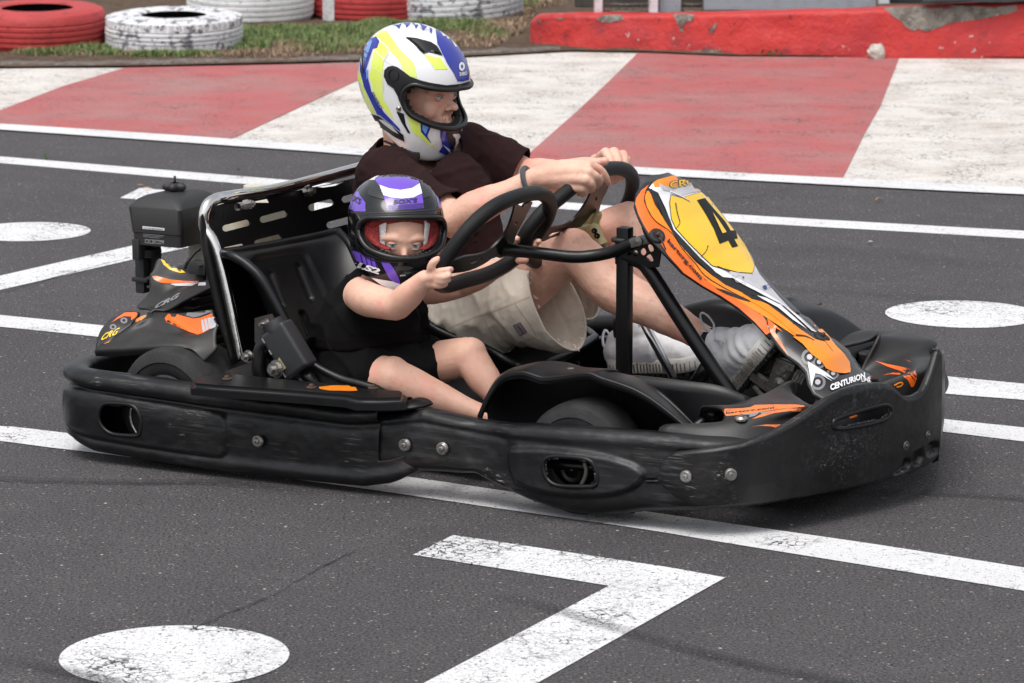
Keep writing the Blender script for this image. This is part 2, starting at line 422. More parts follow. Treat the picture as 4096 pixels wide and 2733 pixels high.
def paint(name, c, crack=(.42, .62), pit=.60, dirt=None, csc=34, cth=.07):
    L = [('n', 3.0, .45, .8, tuple(q*.86 for q in c))]
    if dirt: L += dirt
    L += [('n', 190, pit, pit+.08, tuple(q*.30 for q in c)), ('n', 85, pit+.04, pit+.11, BLK), ('crack', csc, cth, cth*.35, BLK, ('n', 4.5, *crack))]
    return gmat(name, c, L, .7, [(170, .0026)])
M_LINE = paint('white road paint', (.68, .68, .69), (.56, .7), .585)
M_LINE2 = paint('cracked white road paint', (.70, .70, .71), (.47, .62), .565, None, 36, .075)
M_KW = paint('white kerb paint', (.67, .635, .60), (.42, .60), .60, [('n', 3.5, .45, .72, (.50, .45, .40), None), ('n', 40, .60, .70, (.33, .30, .28), ('n', 2.5, .50, .65))], 26, .045)
M_KR = paint('red kerb paint', (.43, .115, .115), (.48, .66), .60, [('n', 1.6, .42, .70, (.36, .19, .18), None), ('n', 7, .50, .75, (.34, .15, .15), None), ('n', 42, .585, .66, (.15, .085, .085), ('n', 2.2, .42, .60))], 26, .045)
M_DIRT = gmat('dry soil', (.115, .075, .05), [('n', 14, .4, .7, (.055, .036, .025)), ('n', 90, .5, .7, (.20, .145, .10))], .95, [(60, .02), (200, .006)])
M_KERB = gmat('old concrete edging', (.17, .145, .125), [('n', 30, .4, .7, (.08, .06, .05)), ('n', 70, .6, .68, (.30, .33, .38)), ('n', 40, .62, .7, (.35, .13, .12))], .9, [(60, .01)])
def sheet(name, px, z, m, sub=0):
    v = [G(x, y, z) for x, y in px]; o = mk(name, v, [tuple(range(len(v)))], m, None, False)
    if o.data.polygons[0].normal.z < 0: o.data.flip_normals()
    return tag(o, kind='structure')
def ext(L, far=1700):
    L = list(L)
    if L[0][0] <= -299: (x0, y0), (x1, y1) = L[0], L[1]; L = [(x0-far, y0-(y1-y0)/(x1-x0)*far)]+L
    if L[-1][0] >= 4499: (x0, y0), (x1, y1) = L[-1], L[-2]; L = L+[(x0+far, y0+(y1-y0)/(x1-x0)*far)]
    return L
def band(name, top, bot, z, m, n=6):
    top, bot = ext(top), ext(bot)
    a = [(p.x, p.y) for p in crv([(*p, 0) for p in top], n)]; b = [(p.x, p.y) for p in crv([(*p, 0) for p in bot], n)]
    k = len(a); v = [G(x, y, z) for x, y in a]; q = len(b)
    # resample the bottom to the same count
    bb = [b[min(q-1, int(i*(q-1)/(k-1)))] if False else (b[int(i*(q-1)/(k-1))] if i*(q-1) % (k-1) == 0 else tuple(b[int(i*(q-1)/(k-1))][j]*(1-(i*(q-1)/(k-1)) % 1)+b[min(q-1, int(i*(q-1)/(k-1))+1)][j]*((i*(q-1)/(k-1)) % 1) for j in (0, 1))) for i in range(k)]
    v += [G(x, y, z) for x, y in bb]
    o = mk(name, v, [(i, k+i, k+i+1, i+1) for i in range(k-1)], m, None, False)
    return tag(o, kind='structure')
mk('asphalt_track', [(-400, -60, 0), (400, -60, 0), (400, 600, 0), (-400, 600, 0)], [(0, 1, 2, 3)], M_ASPH, None, False)['kind'] = 'structure'
# kerb slab: white first, the red blocks laid over it
edgeA = [(-300, 474), (0, 494), (925, 555), (2100, 640), (2921, 689), (3371, 712), (4096, 748), (4500, 764)]
back = [(-300, 270), (0, 274), (500, 272), (1175, 258), (1700, 240), (1950, 226), (2275, 204), (2560, 208), (2921, 222), (3596, 234), (4096, 236), (4500, 234)]
sheet('kerb_slab', ext(edgeA)+ext(back)[::-1], .002, M_KW)
sheet('kerb_red_block', [(0, 441), (250, 345), (500, 271), (1175, 257), (1585, 247), (1429, 322), (1175, 440), (925, 556), (460, 526), (0, 496), (-300, 474), (-300, 530)], .004, M_KR)
sheet('kerb_red_block', [(2555, 208), (2921, 222), (3596, 234), (3521, 425), (3461, 530), (3371, 713), (2921, 690), (2085, 641), (2200, 540), (2309, 444), (2420, 340)], .004, M_KR)
band('kerb_edge_line', edgeA, [(-300, 496), (0, 518), (1175, 600), (1455, 621), (2537, 695), (2921, 717), (3675, 757), (4096, 777), (4500, 795)], .006, M_LINE)
band('lane_line', [(-300, 602), (0, 626), (1175, 722), (2233, 807), (2900, 855), (3675, 900), (4096, 923), (4500, 943)],
     [(-300, 627), (0, 652), (1050, 742), (2227, 835), (2925, 887), (3675, 930), (4096, 955), (4500, 978)], .002, M_LINE)
band('lane_line', [(-300, 1233), (0, 1260), (410, 1302), (1500, 1420)], [(-300, 1279), (0, 1307), (390, 1347), (1480, 1470)], .002, M_LINE)
band('lane_line', [(3300, 1458), (3774, 1504), (4096, 1535), (4500, 1575)], [(3300, 1525), (3774, 1574), (4096, 1600), (4500, 1640)], .002, M_LINE)
band('lane_line', [(3300, 1625), (3774, 1676), (4096, 1710), (4500, 1750)], [(3300, 1673), (3774, 1727), (4096, 1766), (4500, 1810)], .002, M_LINE)
band('lane_line', [(-300, 1675), (0, 1704), (200, 1724), (1400, 1875), (2300, 2005), (2921, 2094), (3508, 2178), (4096, 2270), (4500, 2330)],
     [(-300, 1735), (0, 1764), (200, 1790), (465, 1822), (1400, 1947), (1950, 2027), (2575, 2117), (2921, 2174), (4096, 2363), (4500, 2430)], .002, M_LINE)
sheet('chevron_marking', [(1812, 2140), (2675, 2269), (2902, 2310), (2140, 2737), (1900, 2870), (1430, 2880), (1690, 2735), (2437, 2343), (1652, 2219)], .002, M_LINE2)
sheet('chevron_marking', [(560, 752), (985, 788), (1441, 823), (1000, 937), (523, 1040), (0, 1160), (-200, 1206), (-200, 1146), (0, 1103), (505, 988), (1130, 846), (480, 792)], .002, M_LINE2)
def disc(pts):
    a, b, c = [G(*p) for p in pts]; ax, ay, bx, by, cx_, cy_ = a.x, a.y, b.x, b.y, c.x, c.y
    d = 2*(ax*(by-cy_)+bx*(cy_-ay)+cx_*(ay-by))
    ux = ((ax*ax+ay*ay)*(by-cy_)+(bx*bx+by*by)*(cy_-ay)+(cx_*cx_+cy_*cy_)*(ay-by))/d
    uy = ((ax*ax+ay*ay)*(cx_-bx)+(bx*bx+by*by)*(ax-cx_)+(cx_*cx_+cy_*cy_)*(bx-ax))/d
    r = math.hypot(ax-ux, ay-uy)
    return ux, uy, r
def rdisc(ux, uy, r):
    v = [(ux+r*math.cos(i*math.pi/48), uy+r*math.sin(i*math.pi/48), .002) for i in range(96)]
    tag(mk('disc_marking', v, [tuple(range(96))], M_LINE2, None, False), kind='structure')
DC = [disc([(271, 2690), (825, 2508), (1157, 2612)]), disc([(3541, 1256), (3800, 1205), (3800, 1312)]), disc([(361, 929), (130, 891), (170, 965)])]
for d in DC: rdisc(*d)
# skid marks: translucent rubber laid over paint and asphalt
m = bpy.data.materials.new('rubber streak'); m.use_nodes = True; n = m.node_tree.nodes; l = m.node_tree.links; b = n['Principled BSDF']
b.inputs['Base Color'].default_value = (.025, .025, .028, 1); b.inputs['Roughness'].default_value = .8
t = n.new('ShaderNodeTexNoise'); t.inputs['Scale'].default_value = 190; t.inputs['Detail'].default_value = 4
t2_ = n.new('ShaderNodeTexNoise'); t2_.inputs['Scale'].default_value = 3
r = n.new('ShaderNodeMapRange'); r.inputs['From Min'].default_value = .36; r.inputs['From Max'].default_value = .62; r.inputs['To Max'].default_value = .9
r2 = n.new('ShaderNodeMapRange'); r2.inputs['From Min'].default_value = .3; r2.inputs['From Max'].default_value = .6; r2.inputs['To Min'].default_value = .25
tc_ = n.new('ShaderNodeTexCoord'); uvx = n.new('ShaderNodeSeparateXYZ'); at = n.new('ShaderNodeAttribute'); at.attribute_name = 'edge'
mu = n.new('ShaderNodeMath'); mu.operation = 'MULTIPLY'; mu2 = n.new('ShaderNodeMath'); mu2.operation = 'MULTIPLY'
l.new(tc_.outputs['Object'], t.inputs['Vector']); l.new(tc_.outputs['Object'], t2_.inputs['Vector']); l.new(t.outputs['Fac'], r.inputs['Value']); l.new(t2_.outputs['Fac'], r2.inputs['Value'])
l.new(r.outputs[0], mu.inputs[0]); l.new(r2.outputs[0], mu.inputs[1]); l.new(mu.outputs[0], mu2.inputs[0]); l.new(at.outputs['Fac'], mu2.inputs[1]); l.new(mu2.outputs[0], b.inputs['Alpha'])
M_SKID = m
def skid(pts, wd, z=.0065, k=1.0):
    p = [G(x, y, z) for x, y in pts]; p = crv(p, 8); v = []; e = []
    for i, q in enumerate(p):
        d = (p[min(i+1, len(p)-1)]-p[max(i-1, 0)]).normalized(); s = Vector((-d.y, d.x, 0))
        fa = min(1, i/6, (len(p)-1-i)/6)
        for a, b_ in ((-.5, 0), (-.25, 1), (.25, 1), (.5, 0)): v.append(q+s*wd*a); e.append(b_*k*fa)
    o = mk('skid_mark', v, [(i*4+j, i*4+j+1, i*4+j+5, i*4+j+4) for i in range(len(p)-1) for j in range(3)], M_SKID, None, False)
    at_ = o.data.attributes.new('edge', 'FLOAT', 'POINT'); at_.data.foreach_set('value', e); tag(o, kind='structure')
skid([(1950, 2375), (2090, 2400), (2240, 2440), (2500, 2520), (2921, 2632), (3421, 2735), (3700, 2790)], .055, k=1)
skid([(-300, 2590), (0, 2628), (260, 2680), (600, 2760), (800, 2800)], .06, k=.8)
skid([(-300, 1895), (0, 1912), (500, 1925), (900, 1928), (1300, 1980)], .05, k=.8)
skid([(3100, 1985), (3600, 1965), (4096, 1990), (4400, 2010)], .05, k=.8)
skid([(2750, 1100), (3100, 1150), (3675, 1185), (4096, 1220)], .09, k=.3)
skid([(2600, 960), (3100, 990), (3500, 1010), (4096, 1080)], .2, k=.25)
# hairline cracks in the asphalt
M_CRK = mat('dark crack line', (.018, .017, .018), .95)  # one flat dark colour for the crack ribbons
def crack(pts, wd=.003):
    p = crv([G(x, y, .003) for x, y in pts], 14); v = []
    for i, q in enumerate(p):
        j = noise.noise(q*23)*.012; ww = wd*(.35+abs(noise.noise(q*60))*1.8); q = q+Vector((0, j, 0))
        v += [q+Vector((0, ww, 0)), q-Vector((0, ww, 0))]
    tag(mk('asphalt_crack', v, [(2*i, 2*i+1, 2*i+3, 2*i+2) for i in range(len(p)-1)], M_CRK, None, False), kind='structure')
crack([(760, 2520), (925, 2447), (1080, 2385), (1175, 2330), (1300, 2260), (1420, 2200)], .004)
crack([(0, 1175), (180, 1120), (340, 1075), (520, 1030)], .004)
crack([(2900, 795), (3030, 783), (3150, 755), (3200, 742)]); crack([(3000, 800), (3170, 850)])
# verge
zD = .03
vv = [(x, y) for x, y in back]
vz = [G(x, y-2, .02) for x, y in ext([(-300, 262), (0, 262), (500, 258), (1175, 243), (1700, 228), (1950, 214), (2275, 196), (2560, 200), (2921, 215), (4500, 225)])]
bm = bmesh.new(); nx, ny = 260, 60; g = []
for j in range(ny+1):
    row = []
    for i in range(nx+1):
        f = i/nx*(len(vz)-1); k = min(int(f), len(vz)-2); a = vz[k].lerp(vz[k+1], f-k); d = (j/ny)**1.6*6.0
        p = a+Vector((0, d, 0)); h = noise.fractal(p*5, 1, 2, 4)*.022+noise.noise(p*25)*.008
        p.z = .012+h*.6*min(1, d*6+.1); row.append(bm.verts.new(p))
    g.append(row)
for j in range(ny):
    for i in range(nx): bm.faces.new((g[j][i], g[j][i+1], g[j+1][i+1], g[j+1][i]))
me = bpy.data.meshes.new('dirt_verge'); bm.to_mesh(me); bm.free(); dv = link('dirt_verge', me, M_DIRT); tag(dv, kind='structure')
VERGE = BVHTree.FromPolygons([v.co for v in me.vertices], [tuple(p.vertices) for p in me.polygons])
def vz_at(x, y):
    h = VERGE.ray_cast(Vector((x, y, 3)), Vector((0, 0, -1)))[0]; return h.z if h else .01
# the far ground goes on as soil
mk('bare_ground', [(-200, 22, .05), (200, 22, .05), (200, 300, .05), (-200, 300, .05)], [(0, 1, 2, 3)], M_DIRT, None, False)['kind'] = 'structure'
# low broken edging
mb = MB(); ep = [(-2000, 270), (-300, 266), (0, 266), (500, 262), (1175, 248), (1700, 232), (1950, 218), (2240, 202)]
pth = crv([G(x, y, 0) for x, y in ep], 24); rows = []
for i, q in enumerate(pth):
    j = noise.noise(q*4)*.02; h = .018+noise.noise(q*9)*.010; d0, d1 = -.05+j, .075+noise.noise(q*3+Vector((5, 0, 0)))*.03
    rows.append([q+Vector((0, d0-.004, -.01)), q+Vector((0, d0, h*.7)), q+Vector((0, d0+.02, h)), q+Vector((0, d1-.02, h)), q+Vector((0, d1, -.01))])
mb.grid(rows); tag(mb.out('concrete_edging', M_KERB), kind='structure')

# ------------------------------------------------------------------ old tyres
def chip(name, c1, c2, c3, a, b_):
    return mat(name, c1, .55, bump=[('n', 60, .004), ('n', 250, .0015)], var=[(4, .45, .75, tuple(q*.8 for q in c1), V1), (18, a, a+.05, c2, (1, 1, 1.4)), (45, b_, b_+.04, c3, V1)])
M_TR = chip('red tyre paint', (.46, .045, .045), (.34, .03, .032), (.10, .03, .05), .55, .68)
M_TW = chip('flaking white tyre paint', (.70, .70, .72), (.17, .17, .19), (.06, .06, .07), .54, .60)
M_TW2 = chip('white tyre paint', (.74, .74, .75), (.60, .60, .61), (.03, .03, .035), .55, .63)
M_TIN = mat('tyre inside', (.012, .012, .013), .9)
def old_tyre(px, py, ro, h, m, label, tilt=(2.5, 0), ri=.165, patch=None, tread=False):
    c = G(px, py, 0); c.y += ro; c.z = vz_at(c.x, c.y)-.012
    r_ = root('old_tyre', c, label, 'tyre', 'W', 'painted tyres edging the track'); r_.rotation_euler = (R(tilt[0]), R(tilt[1]), 0)
    e = .035; prof = [(.02, ri+.004), (0, ri+.03), (0, ro-e), (.01, ro-.012), (.03, ro-.002)]
    ng = 5
    for k in range(ng):
        z0 = .03+(h-.06)*k/ng; z1 = .03+(h-.06)*(k+1)/ng; b_ = math.sin(math.pi*(k+.5)/ng)*.006
        prof += [(z0+.004, ro+b_), (z1-.007, ro+b_), (z1-.003, ro-.006+b_), (z1, ro-.006+b_)] if k < ng-1 else [(z0+.004, ro+b_), (z1, ro)]
    prof += [(h-.01, ro-.012), (h, ro-e), (h+.006, ro-.07), (h+.002, ri+.055), (h+.006, ri+.03), (h+.001, ri+.012), (h-.005, ri+.006)]
    mb = MB(); mb.lathe(c, (0, 0, 1), prof, 96)
    if tread:
        for k in range(58):
            a = k/58*2*math.pi; d = Vector((math.cos(a), math.sin(a), 0))
            mb.box(c+d*(ro-.003)+Vector((0, 0, .025)), (.014, .026, .05), Matrix.Rotation(a, 3, 'Z'), .003, 1)
            mb.box(c+d*(ro-.004)+Vector((0, 0, h-.028)), (.012, .024, .04), Matrix.Rotation(a+.04, 3, 'Z'), .003, 1)
    o = mb.out('tyre_shell', m, r_, True, 35)
    mb = MB(); mb.lathe(c, (0, 0, 1), [(h-.006, ri+.005), (h-.012, ri+.05), (h-.06, ro-.03), (.05, ro-.03), (.02, ri+.03), (.02, ri)], 64); mb.out('tyre_cavity', M_TIN, r_)
    if patch:
        mb = MB(); rows = [[c+Vector((math.cos(R(a)), math.sin(R(a)), 0))*(ro+.008)+Vector((0, 0, z)) for a in range(patch[0], patch[1]+1, 2)] for z in (.012, .05, .1, .15, h-.02, h-.005)]
        mb.grid(rows); o = mb.out('painted_patch', M_TW2, r_, label='white square painted on the red tyre'); solid(o, .004, 0)
    return r_
old_tyre(118, 214, .325, .185, M_TR, 'red painted tyre lying flat at the far left with grooved tread')
old_tyre(672, 219, .325, .160, M_TW, 'flaking white tyre with black chunky tread lying flat beside the red one', tread=True, ri=.150)
old_tyre(985, 106, .325, .19, M_TW2, 'white tyre with black chips half hidden behind the flaking white tyre')
old_tyre(1480, 92, .325, .19, M_TR, 'red painted tyre with a white square on its side', patch=(222, 236))
old_tyre(1842, 98, .325, .19, M_TW, 'flaking white tyre nearest the red wall, above the big helmet', tilt=(2.5, -4))

# ------------------------------------------------------------------ grass, straw
def blades(name, spots, mats, n_per, hmin, hmax, wid, lean=.5):
    v = []; f = []; fm = []
    for (px, py, rx, ry, dens) in spots:
        for _ in range(int(n_per*dens)):
            a = random.uniform(0, 2*math.pi); q = math.sqrt(random.random()); g_ = G(px+math.cos(a)*rx*q, py+math.sin(a)*ry*q, 0)
            x, y = g_.x, g_.y; z = vz_at(x, y)-.004; h = random.uniform(hmin, hmax)*(1.2-.5*q); an = random.uniform(0, 6.3); ln = h*random.uniform(.1, lean*2)
            d = Vector((math.cos(an), math.sin(an), 0)); s = Vector((-d.y, d.x, 0))*wid*random.uniform(.6, 1.3); p0 = Vector((x, y, z))
            p1 = p0+d*ln*.3+Vector((0, 0, h*.6)); p2 = p0+d*ln+Vector((0, 0, h*random.uniform(.75, 1.0)))
            b_ = len(v); v += [p0-s, p0+s, p1+s*.7, p1-s*.7, p2]; f += [(b_, b_+1, b_+2, b_+3), (b_+3, b_+2, b_+4)]; k = random.randrange(len(mats)); fm += [k, k]
    return tag(mk(name, v, f, mats, None, True, fm), kind='stuff')
GR = [mat('grass blade %s' % s, c, .55) for s, c in (('green', (.10, .19, .04)), ('light', (.17, .25, .07)), ('dark', (.05, .10, .026)), ('yellow', (.28, .26, .11)))]
DR = [mat('straw %s' % s, c, .8) for s, c in (('tan', (.30, .20, .12)), ('brown', (.13, .075, .045)), ('pale', (.44, .33, .23)))]
blades('verge_grass', [(330, 205, 120, 16, 1.3), (440, 225, 60, 10, .6), (580, 232, 60, 8, .5), (980, 190, 110, 22, 1.6), (1120, 132, 200, 14, 1.6), (1050, 160, 120, 25, 1), (1250, 175, 150, 30, 1.8), (1360, 135, 150, 18, 1.8), (1520, 120, 110, 24, 2.0), (1500, 165, 90, 25, 1.2), (1850, 120, 120, 20, .7), (1950, 150, 90, 20, .5), (1790, 104, 200, 12, .9), (800, 228, 80, 6, .35), (2070, 20, 90, 30, .6), (1320, 205, 170, 16, 1.0), (1180, 150, 110, 20, 1.3), (700, 232, 200, 6, .8), (250, 225, 200, 7, .8), (1440, 185, 90, 22, 1.2)], GR, 1700, .016, .048, .0019)
blades('dead_grass', [(330, 225, 300, 12, .7), (1000, 232, 300, 12, .9), (1300, 205, 200, 20, 1.0), (1500, 215, 120, 16, .8), (1900, 170, 130, 30, 1.6), (2000, 120, 110, 40, 1.6), (2060, 60, 80, 40, 1.2), (1180, 200, 90, 20, .8), (2120, 20, 150, 20, .8)], DR, 1100, .01, .04, .0018, 1.2)
def weed(px, py, s, label, n_=26):
    c = G(px, py, 0); c.z = .008; r_ = root('weed', c, label, 'weed', 'W'); v = []; f = []
    for _ in range(n_):
        a = random.uniform(0, 6.3); d = Vector((math.cos(a), math.sin(a)*.5, 0))*random.uniform(0, s); q = c+d+Vector((0, 0, random.uniform(.01, s*.55))); t_ = Vector((random.uniform(-1, 1), random.uniform(-1, 1), random.uniform(-.3, 1))).normalized()*.014*min(1, s/.045); u_ = t_.orthogonal().normalized()*.008*min(1, s/.045)
        b_ = len(v); v += [q-t_, q+u_, q+t_, q-u_]; f += [(b_, b_+1, b_+2, b_+3)]
    mk('leaves', v, f, GR[2], r_); MB().tube([c-Vector((0, 0, .01)), c+Vector((0, 0, s*.4))], .003, 6).out('stem', GR[2], r_)
weed(3085, 228, .055, 'larger dark green weed growing at the foot of the red wall'); weed(3183, 225, .03, 'small weed to the right of the larger one at the red wall', 14)
weed(185, 640, .02, 'tiny yellow weed in the crack of the white lane line', 8)

# ------------------------------------------------------------------ low red wall
M_RW = gmat('red wall paint', (.50, .040, .036), [('n', 3, .45, .7, (.40, .035, .038)), ('n', 9, .56, .75, (.24, .03, .035)), ('n', 22, .655, .67, (.42, .38, .34), ('n', 3.2, .52, .56)), ('n', 30, .68, .69, (.12, .03, .04))], .5, [(12, .012), (60, .004)])
M_CONC = gmat('broken concrete', (.27, .25, .22), [('n', 16, .45, .6, (.15, .13, .115)), ('n', 40, .62, .68, (.42, .36, .24)), ('n', 25, .68, .72, (.55, .55, .55))], .9, [(30, .02), (120, .008)])
FRX = 6200
fr = [(2104, 183, 80), (2140, 186, 66), (2300, 200, 57), (2560, 208, 60), (2800, 218, 57), (3050, 228, 50), (3400, 233, 42), (3617, 235, 32), (3850, 237, 22), (4096, 237, 10), (4500, 237, -4), (6200, 236, -60)]
wl = root('low_wall', G(3000, 226, 0), 'low red painted concrete wall with peeling patches behind the kerb', 'wall', 'W')
rows = []; cols = 240; fx = [a[0] for a in fr]
for i in range(cols+1):
    px = 2104+(FRX-2104)*i/cols; yb = np.interp(px, fx, [a[1] for a in fr]); yt = np.interp(px, fx, [a[2] for a in fr]); g_ = G(px, yb, 0); h = W(px, yt, g_.y+.02).z
    dep = .24; e = min(1, (i+1.5)/5); r_ = [(g_.x, g_.y, -.02)]
    for t in range(1, 9): r_.append((g_.x, g_.y+.004*t, h*t/9*.97))
    for a in (20, 45, 70, 90): r_.append((g_.x, g_.y+.03+.03*(1-math.cos(R(a))), h-.03+.03*math.sin(R(a))))
    for t in (1, 2, 3, 4): r_.append((g_.x, g_.y+.06+(dep-.06)*t/4, h-.002*t))
    r_.append((g_.x, g_.y+dep, -.02)); q = []
    for (x, y, z) in r_:
        nz = noise.fractal(Vector((x*6, y*6, z*9)), 1, 2, 3)*.008; q.append(Vector((x+(.03*(1-e)), y-nz+(1-e)*.05*(1 if y < g_.y+.1 else -1), max(z+nz*.5, -.02)-(1-e)*.03)))
    rows.append(q)
mb = MB(); mb.grid(rows); b0 = len(mb.v)-len(rows)*len(rows[0]); k = len(rows[0]); mb.f.append(tuple(range(k))[::-1]); mb.m.append(0)
wall = mb.out('wall_body', M_RW, wl, True, 60)
wb = BVHTree.FromPolygons([Vector(v) for v in mb.v], mb.f)
def wall_patch(pts, name, label=None, g_=16, sm=0):
    e = pts; xs = [p[0] for p in e]; ys = [p[1] for p in e]; inner = [(x, y) for x in np.arange(min(xs), max(xs), g_) for y in np.arange(min(ys), max(ys), g_) if inpoly(x, y, e)]
    res = geometry.delaunay_2d_cdt([Vector(p) for p in e]+[Vector(p) for p in inner], [], [list(range(len(e)))], 1, 1e-4); v = []
    ok = {}
    for i, p in enumerate(res[0]):
        h = wb.ray_cast(Vector((0, 0, CAMH)), ray(p.x, p.y).normalized())
        if h[0] is not None: ok[i] = len(v); v.append(h[0]+h[1]*(.004 if h[1].dot(ray(p.x, p.y)) < 0 else -.004))
    mk(name, v, [[ok[i] for i in f] for f in res[2] if all(i in ok for i in f)], M_CONC, wl, True, label=label)
def T9(L): return [t9(*p) for p in L]
wall_patch(T9([(1225, 72), (1300, 130), (1370, 170), (1400, 215), (1440, 235), (1480, 250), (1500, 228), (1560, 255), (1600, 245), (1690, 215), (1740, 188), (1850, 170), (2000, 155), (2120, 130), (2230, 110), (2300, 80), (2290, 45), (2100, 62), (1900, 52), (1700, 45), (1500, 55), (1320, 62)]), 'exposed_concrete', 'bare concrete where the red paint broke away')
def Z2(x, y): return (2048+x/1.1475, y/1.1475)
wall_patch([Z2(*p) for p in [(388, 88), (420, 72), (500, 70), (515, 90), (450, 105), (410, 100)]], 'exposed_concrete', g_=8)
wall_patch([Z2(*p) for p in [(600, 245), (700, 238), (800, 240), (900, 225), (960, 232), (975, 248), (860, 254), (740, 250)]], 'exposed_concrete', g_=8)
wall_patch([Z2(*p) for p in [(740, 70), (760, 110), (775, 125), (768, 140), (790, 150), (785, 120), (800, 105), (830, 95), (840, 72), (790, 62)]], 'exposed_concrete', g_=8)
wall_patch([Z2(*p) for p in [(120, 95), (140, 96), (135, 108), (122, 107)]], 'exposed_concrete', g_=8)
for q in ([(205, 82), (240, 84), (235, 92), (210, 91)], [(905, 150), (915, 130), (935, 105), (945, 108), (930, 135), (915, 158)]): wall_patch([Z2(*p) for p in q], 'exposed_concrete', g_=8)
# stone
c = G(3506, 238, 0); st = root('stone', c, 'pale grey chunk of concrete lying against the red wall', 'stone', 'W'); mb = MB()
mb.ell(c+Vector((0, .0, .035)), (.045, .03, .038), Matrix.Rotation(.4, 3, 'Y'), 12, 8)
for v in mb.v: v += Vector((noise.noise(v*30), noise.noise(v*30+Vector((9, 0, 0))), noise.noise(v*30+Vector((0, 9, 0)))))*.018
mb.out('stone_body', mat('pale stone', (.50, .48, .43), .9, bump=[('n', 90, .004)], var=[(30, .5, .7, (.25, .2, .14), V1)]), st, False)
# ------------------------------------------------------------------ fence on the wall
M_FW = mat('white fence paint', (.62, .63, .66), .5, var=[(30, .5, .75, (.4, .41, .44), V1)]); M_FG = mat('grey fence paint', (.33, .35, .39), .5, var=[(20, .5, .75, (.25, .26, .29), V1)])
M_FD = mat('dark opening', (.03, .033, .04), .6); M_WIRE = mat('galvanised wire', (.30, .28, .27), .5, .6, var=[(60, .5, .65, (.18, .09, .05), V1)])
fc = root('fence', G(2800, 40, .1), 'white and grey panel fence with a wire mesh gate standing behind the red wall', 'fence', 'W')
def fbox(name, x0, x1, yb, Y, th_, top, m):
    a = W(x0, yb, Y); b_ = W(x1, yb, Y); mb = MB(); mb.box(((a.x+b_.x)/2, Y+th_/2, (a.z+top)/2), (b_.x-a.x, th_, top-a.z), None, .004, 1); return mb.out(name, m, fc, True, 40)
YF = 17.05
fbox('post', 2376, 2412, 60, YF-.05, .07, 1.4, M_FW); fbox('post', 2596, 2634, 62, YF-.08, .09, 1.4, M_FW); fbox('post', 2636, 2726, 58, YF-.02, .05, 1.4, M_FG)
fbox('base_plate', 2560, 2640, 66, YF-.14, .12, W(2600, 60, YF-.1).z+.005, M_FW)
fbox('panel', 2812, 3506, 42, YF-.03, .03, 1.4, M_FG); fbox('post', 3512, 3560, 18, YF-.06, .06, 1.4, M_FW); fbox('panel', 3560, 6000, 14, YF+.05, .03, 1.4, M_FD); fbox('lower_rail', 2412, 2812, 58, YF+.05, .03, W(2600, 46, YF).z, M_FD)
for (x0, x1) in ((2414, 2594), (2728, 2810)):
    a = W(x0, 52, YF); b_ = W(x1, 52, YF); mb = MB(); nn = int((b_.x-a.x)/.034)
    for i in range(nn+1):
        x = a.x+(b_.x-a.x)*i/nn; mb.tube([(x, YF, a.z), (x+.02, YF, a.z+.5), (x, YF, 1.3)], .0022, 6)
    for k in range(32): z = a.z+.012+k*.034; mb.tube([(a.x, YF-.004, z), ((a.x+b_.x)/2, YF-.004, z-.004), (b_.x, YF-.004, z)], .0022, 6)
    mb.out('wire_mesh', M_WIRE, fc); fbox('mesh_frame', x0, x1, 56, YF-.01, .02, W(x0, 49, YF).z, M_FW)
fbox('back_board', 2300, 2830, 30, YF+.6, .03, 1.3, mat('weathered board', (.10, .085, .07), .8, var=[(6, .4, .7, (.04, .035, .03), V1)]))
c = W(3900, 6, 16.42); rm = root('rubber_mat', c, 'black rubber sheet lying on the right end of the red wall', 'rubber mat', 'W'); mb = MB()
a = W(3690, 22, 16.4); b_ = W(4500, 8, 16.4); rows = [[a.lerp(b_, i/12)+Vector((0, d, .012+.006*math.sin(i)+(.02 if 0 < d < .2 else 0)*min(i/3, 1)+zz)) for i in range(13)] for d, zz in ((0, 0), (.005, .012), (.1, .018), (.2, .014), (.22, 0))]
mb.grid(rows); solid(mb.out('mat_sheet', M_RU, rm), .01)
# small litter
def scrap(px, py, s, m, name, label, cat):
    c = G(px, py, .006); r_ = root(name, c, label, cat, 'W'); v = [c+Vector((s*math.cos(a)*random.uniform(.6, 1), s*.6*math.sin(a)*random.uniform(.6, 1), random.uniform(0, .006))) for a in [k*1.05 for k in range(6)]]
    mk(name+'_blade', v+[c+Vector((0, 0, .008))], [(k, (k+1) % 6, 6) for k in range(6)], m, r_)
scrap(3480, 972, .016, mat('bleached scrap', (.5, .48, .45), .8), 'scrap', 'small pale scrap on the asphalt right of the number panel', 'litter')
scrap(565, 745, .018, DR[0], 'dry_leaf', 'yellow brown leaf on the asphalt above the engine box', 'leaf'); scrap(590, 757, .02, DR[2], 'dry_leaf', 'second, paler leaf touching the yellow brown leaf above the engine', 'leaf')
c = G(3515, 798, .006); tw = root('twig', c, 'small bent tan twig on the asphalt below the kerb edge line', 'twig', 'W'); MB().tube([G(3502, 803, .008), G(3510, 795, .014), G(3525, 792, .01), G(3538, 790, .009)], [.003, .004, .002, .001], 6, 3).out('twig_stem', DR[0], tw)
scrap(492, 655, .012, M_RU, 'rubber_crumb', 'dark rubber crumb on the asphalt just above the lane line', 'rubber crumb'); scrap(955, 682, .010, M_RU, 'rubber_crumb', 'dark rubber crumb between kerb line and lane line, left of the big helmet', 'rubber crumb')
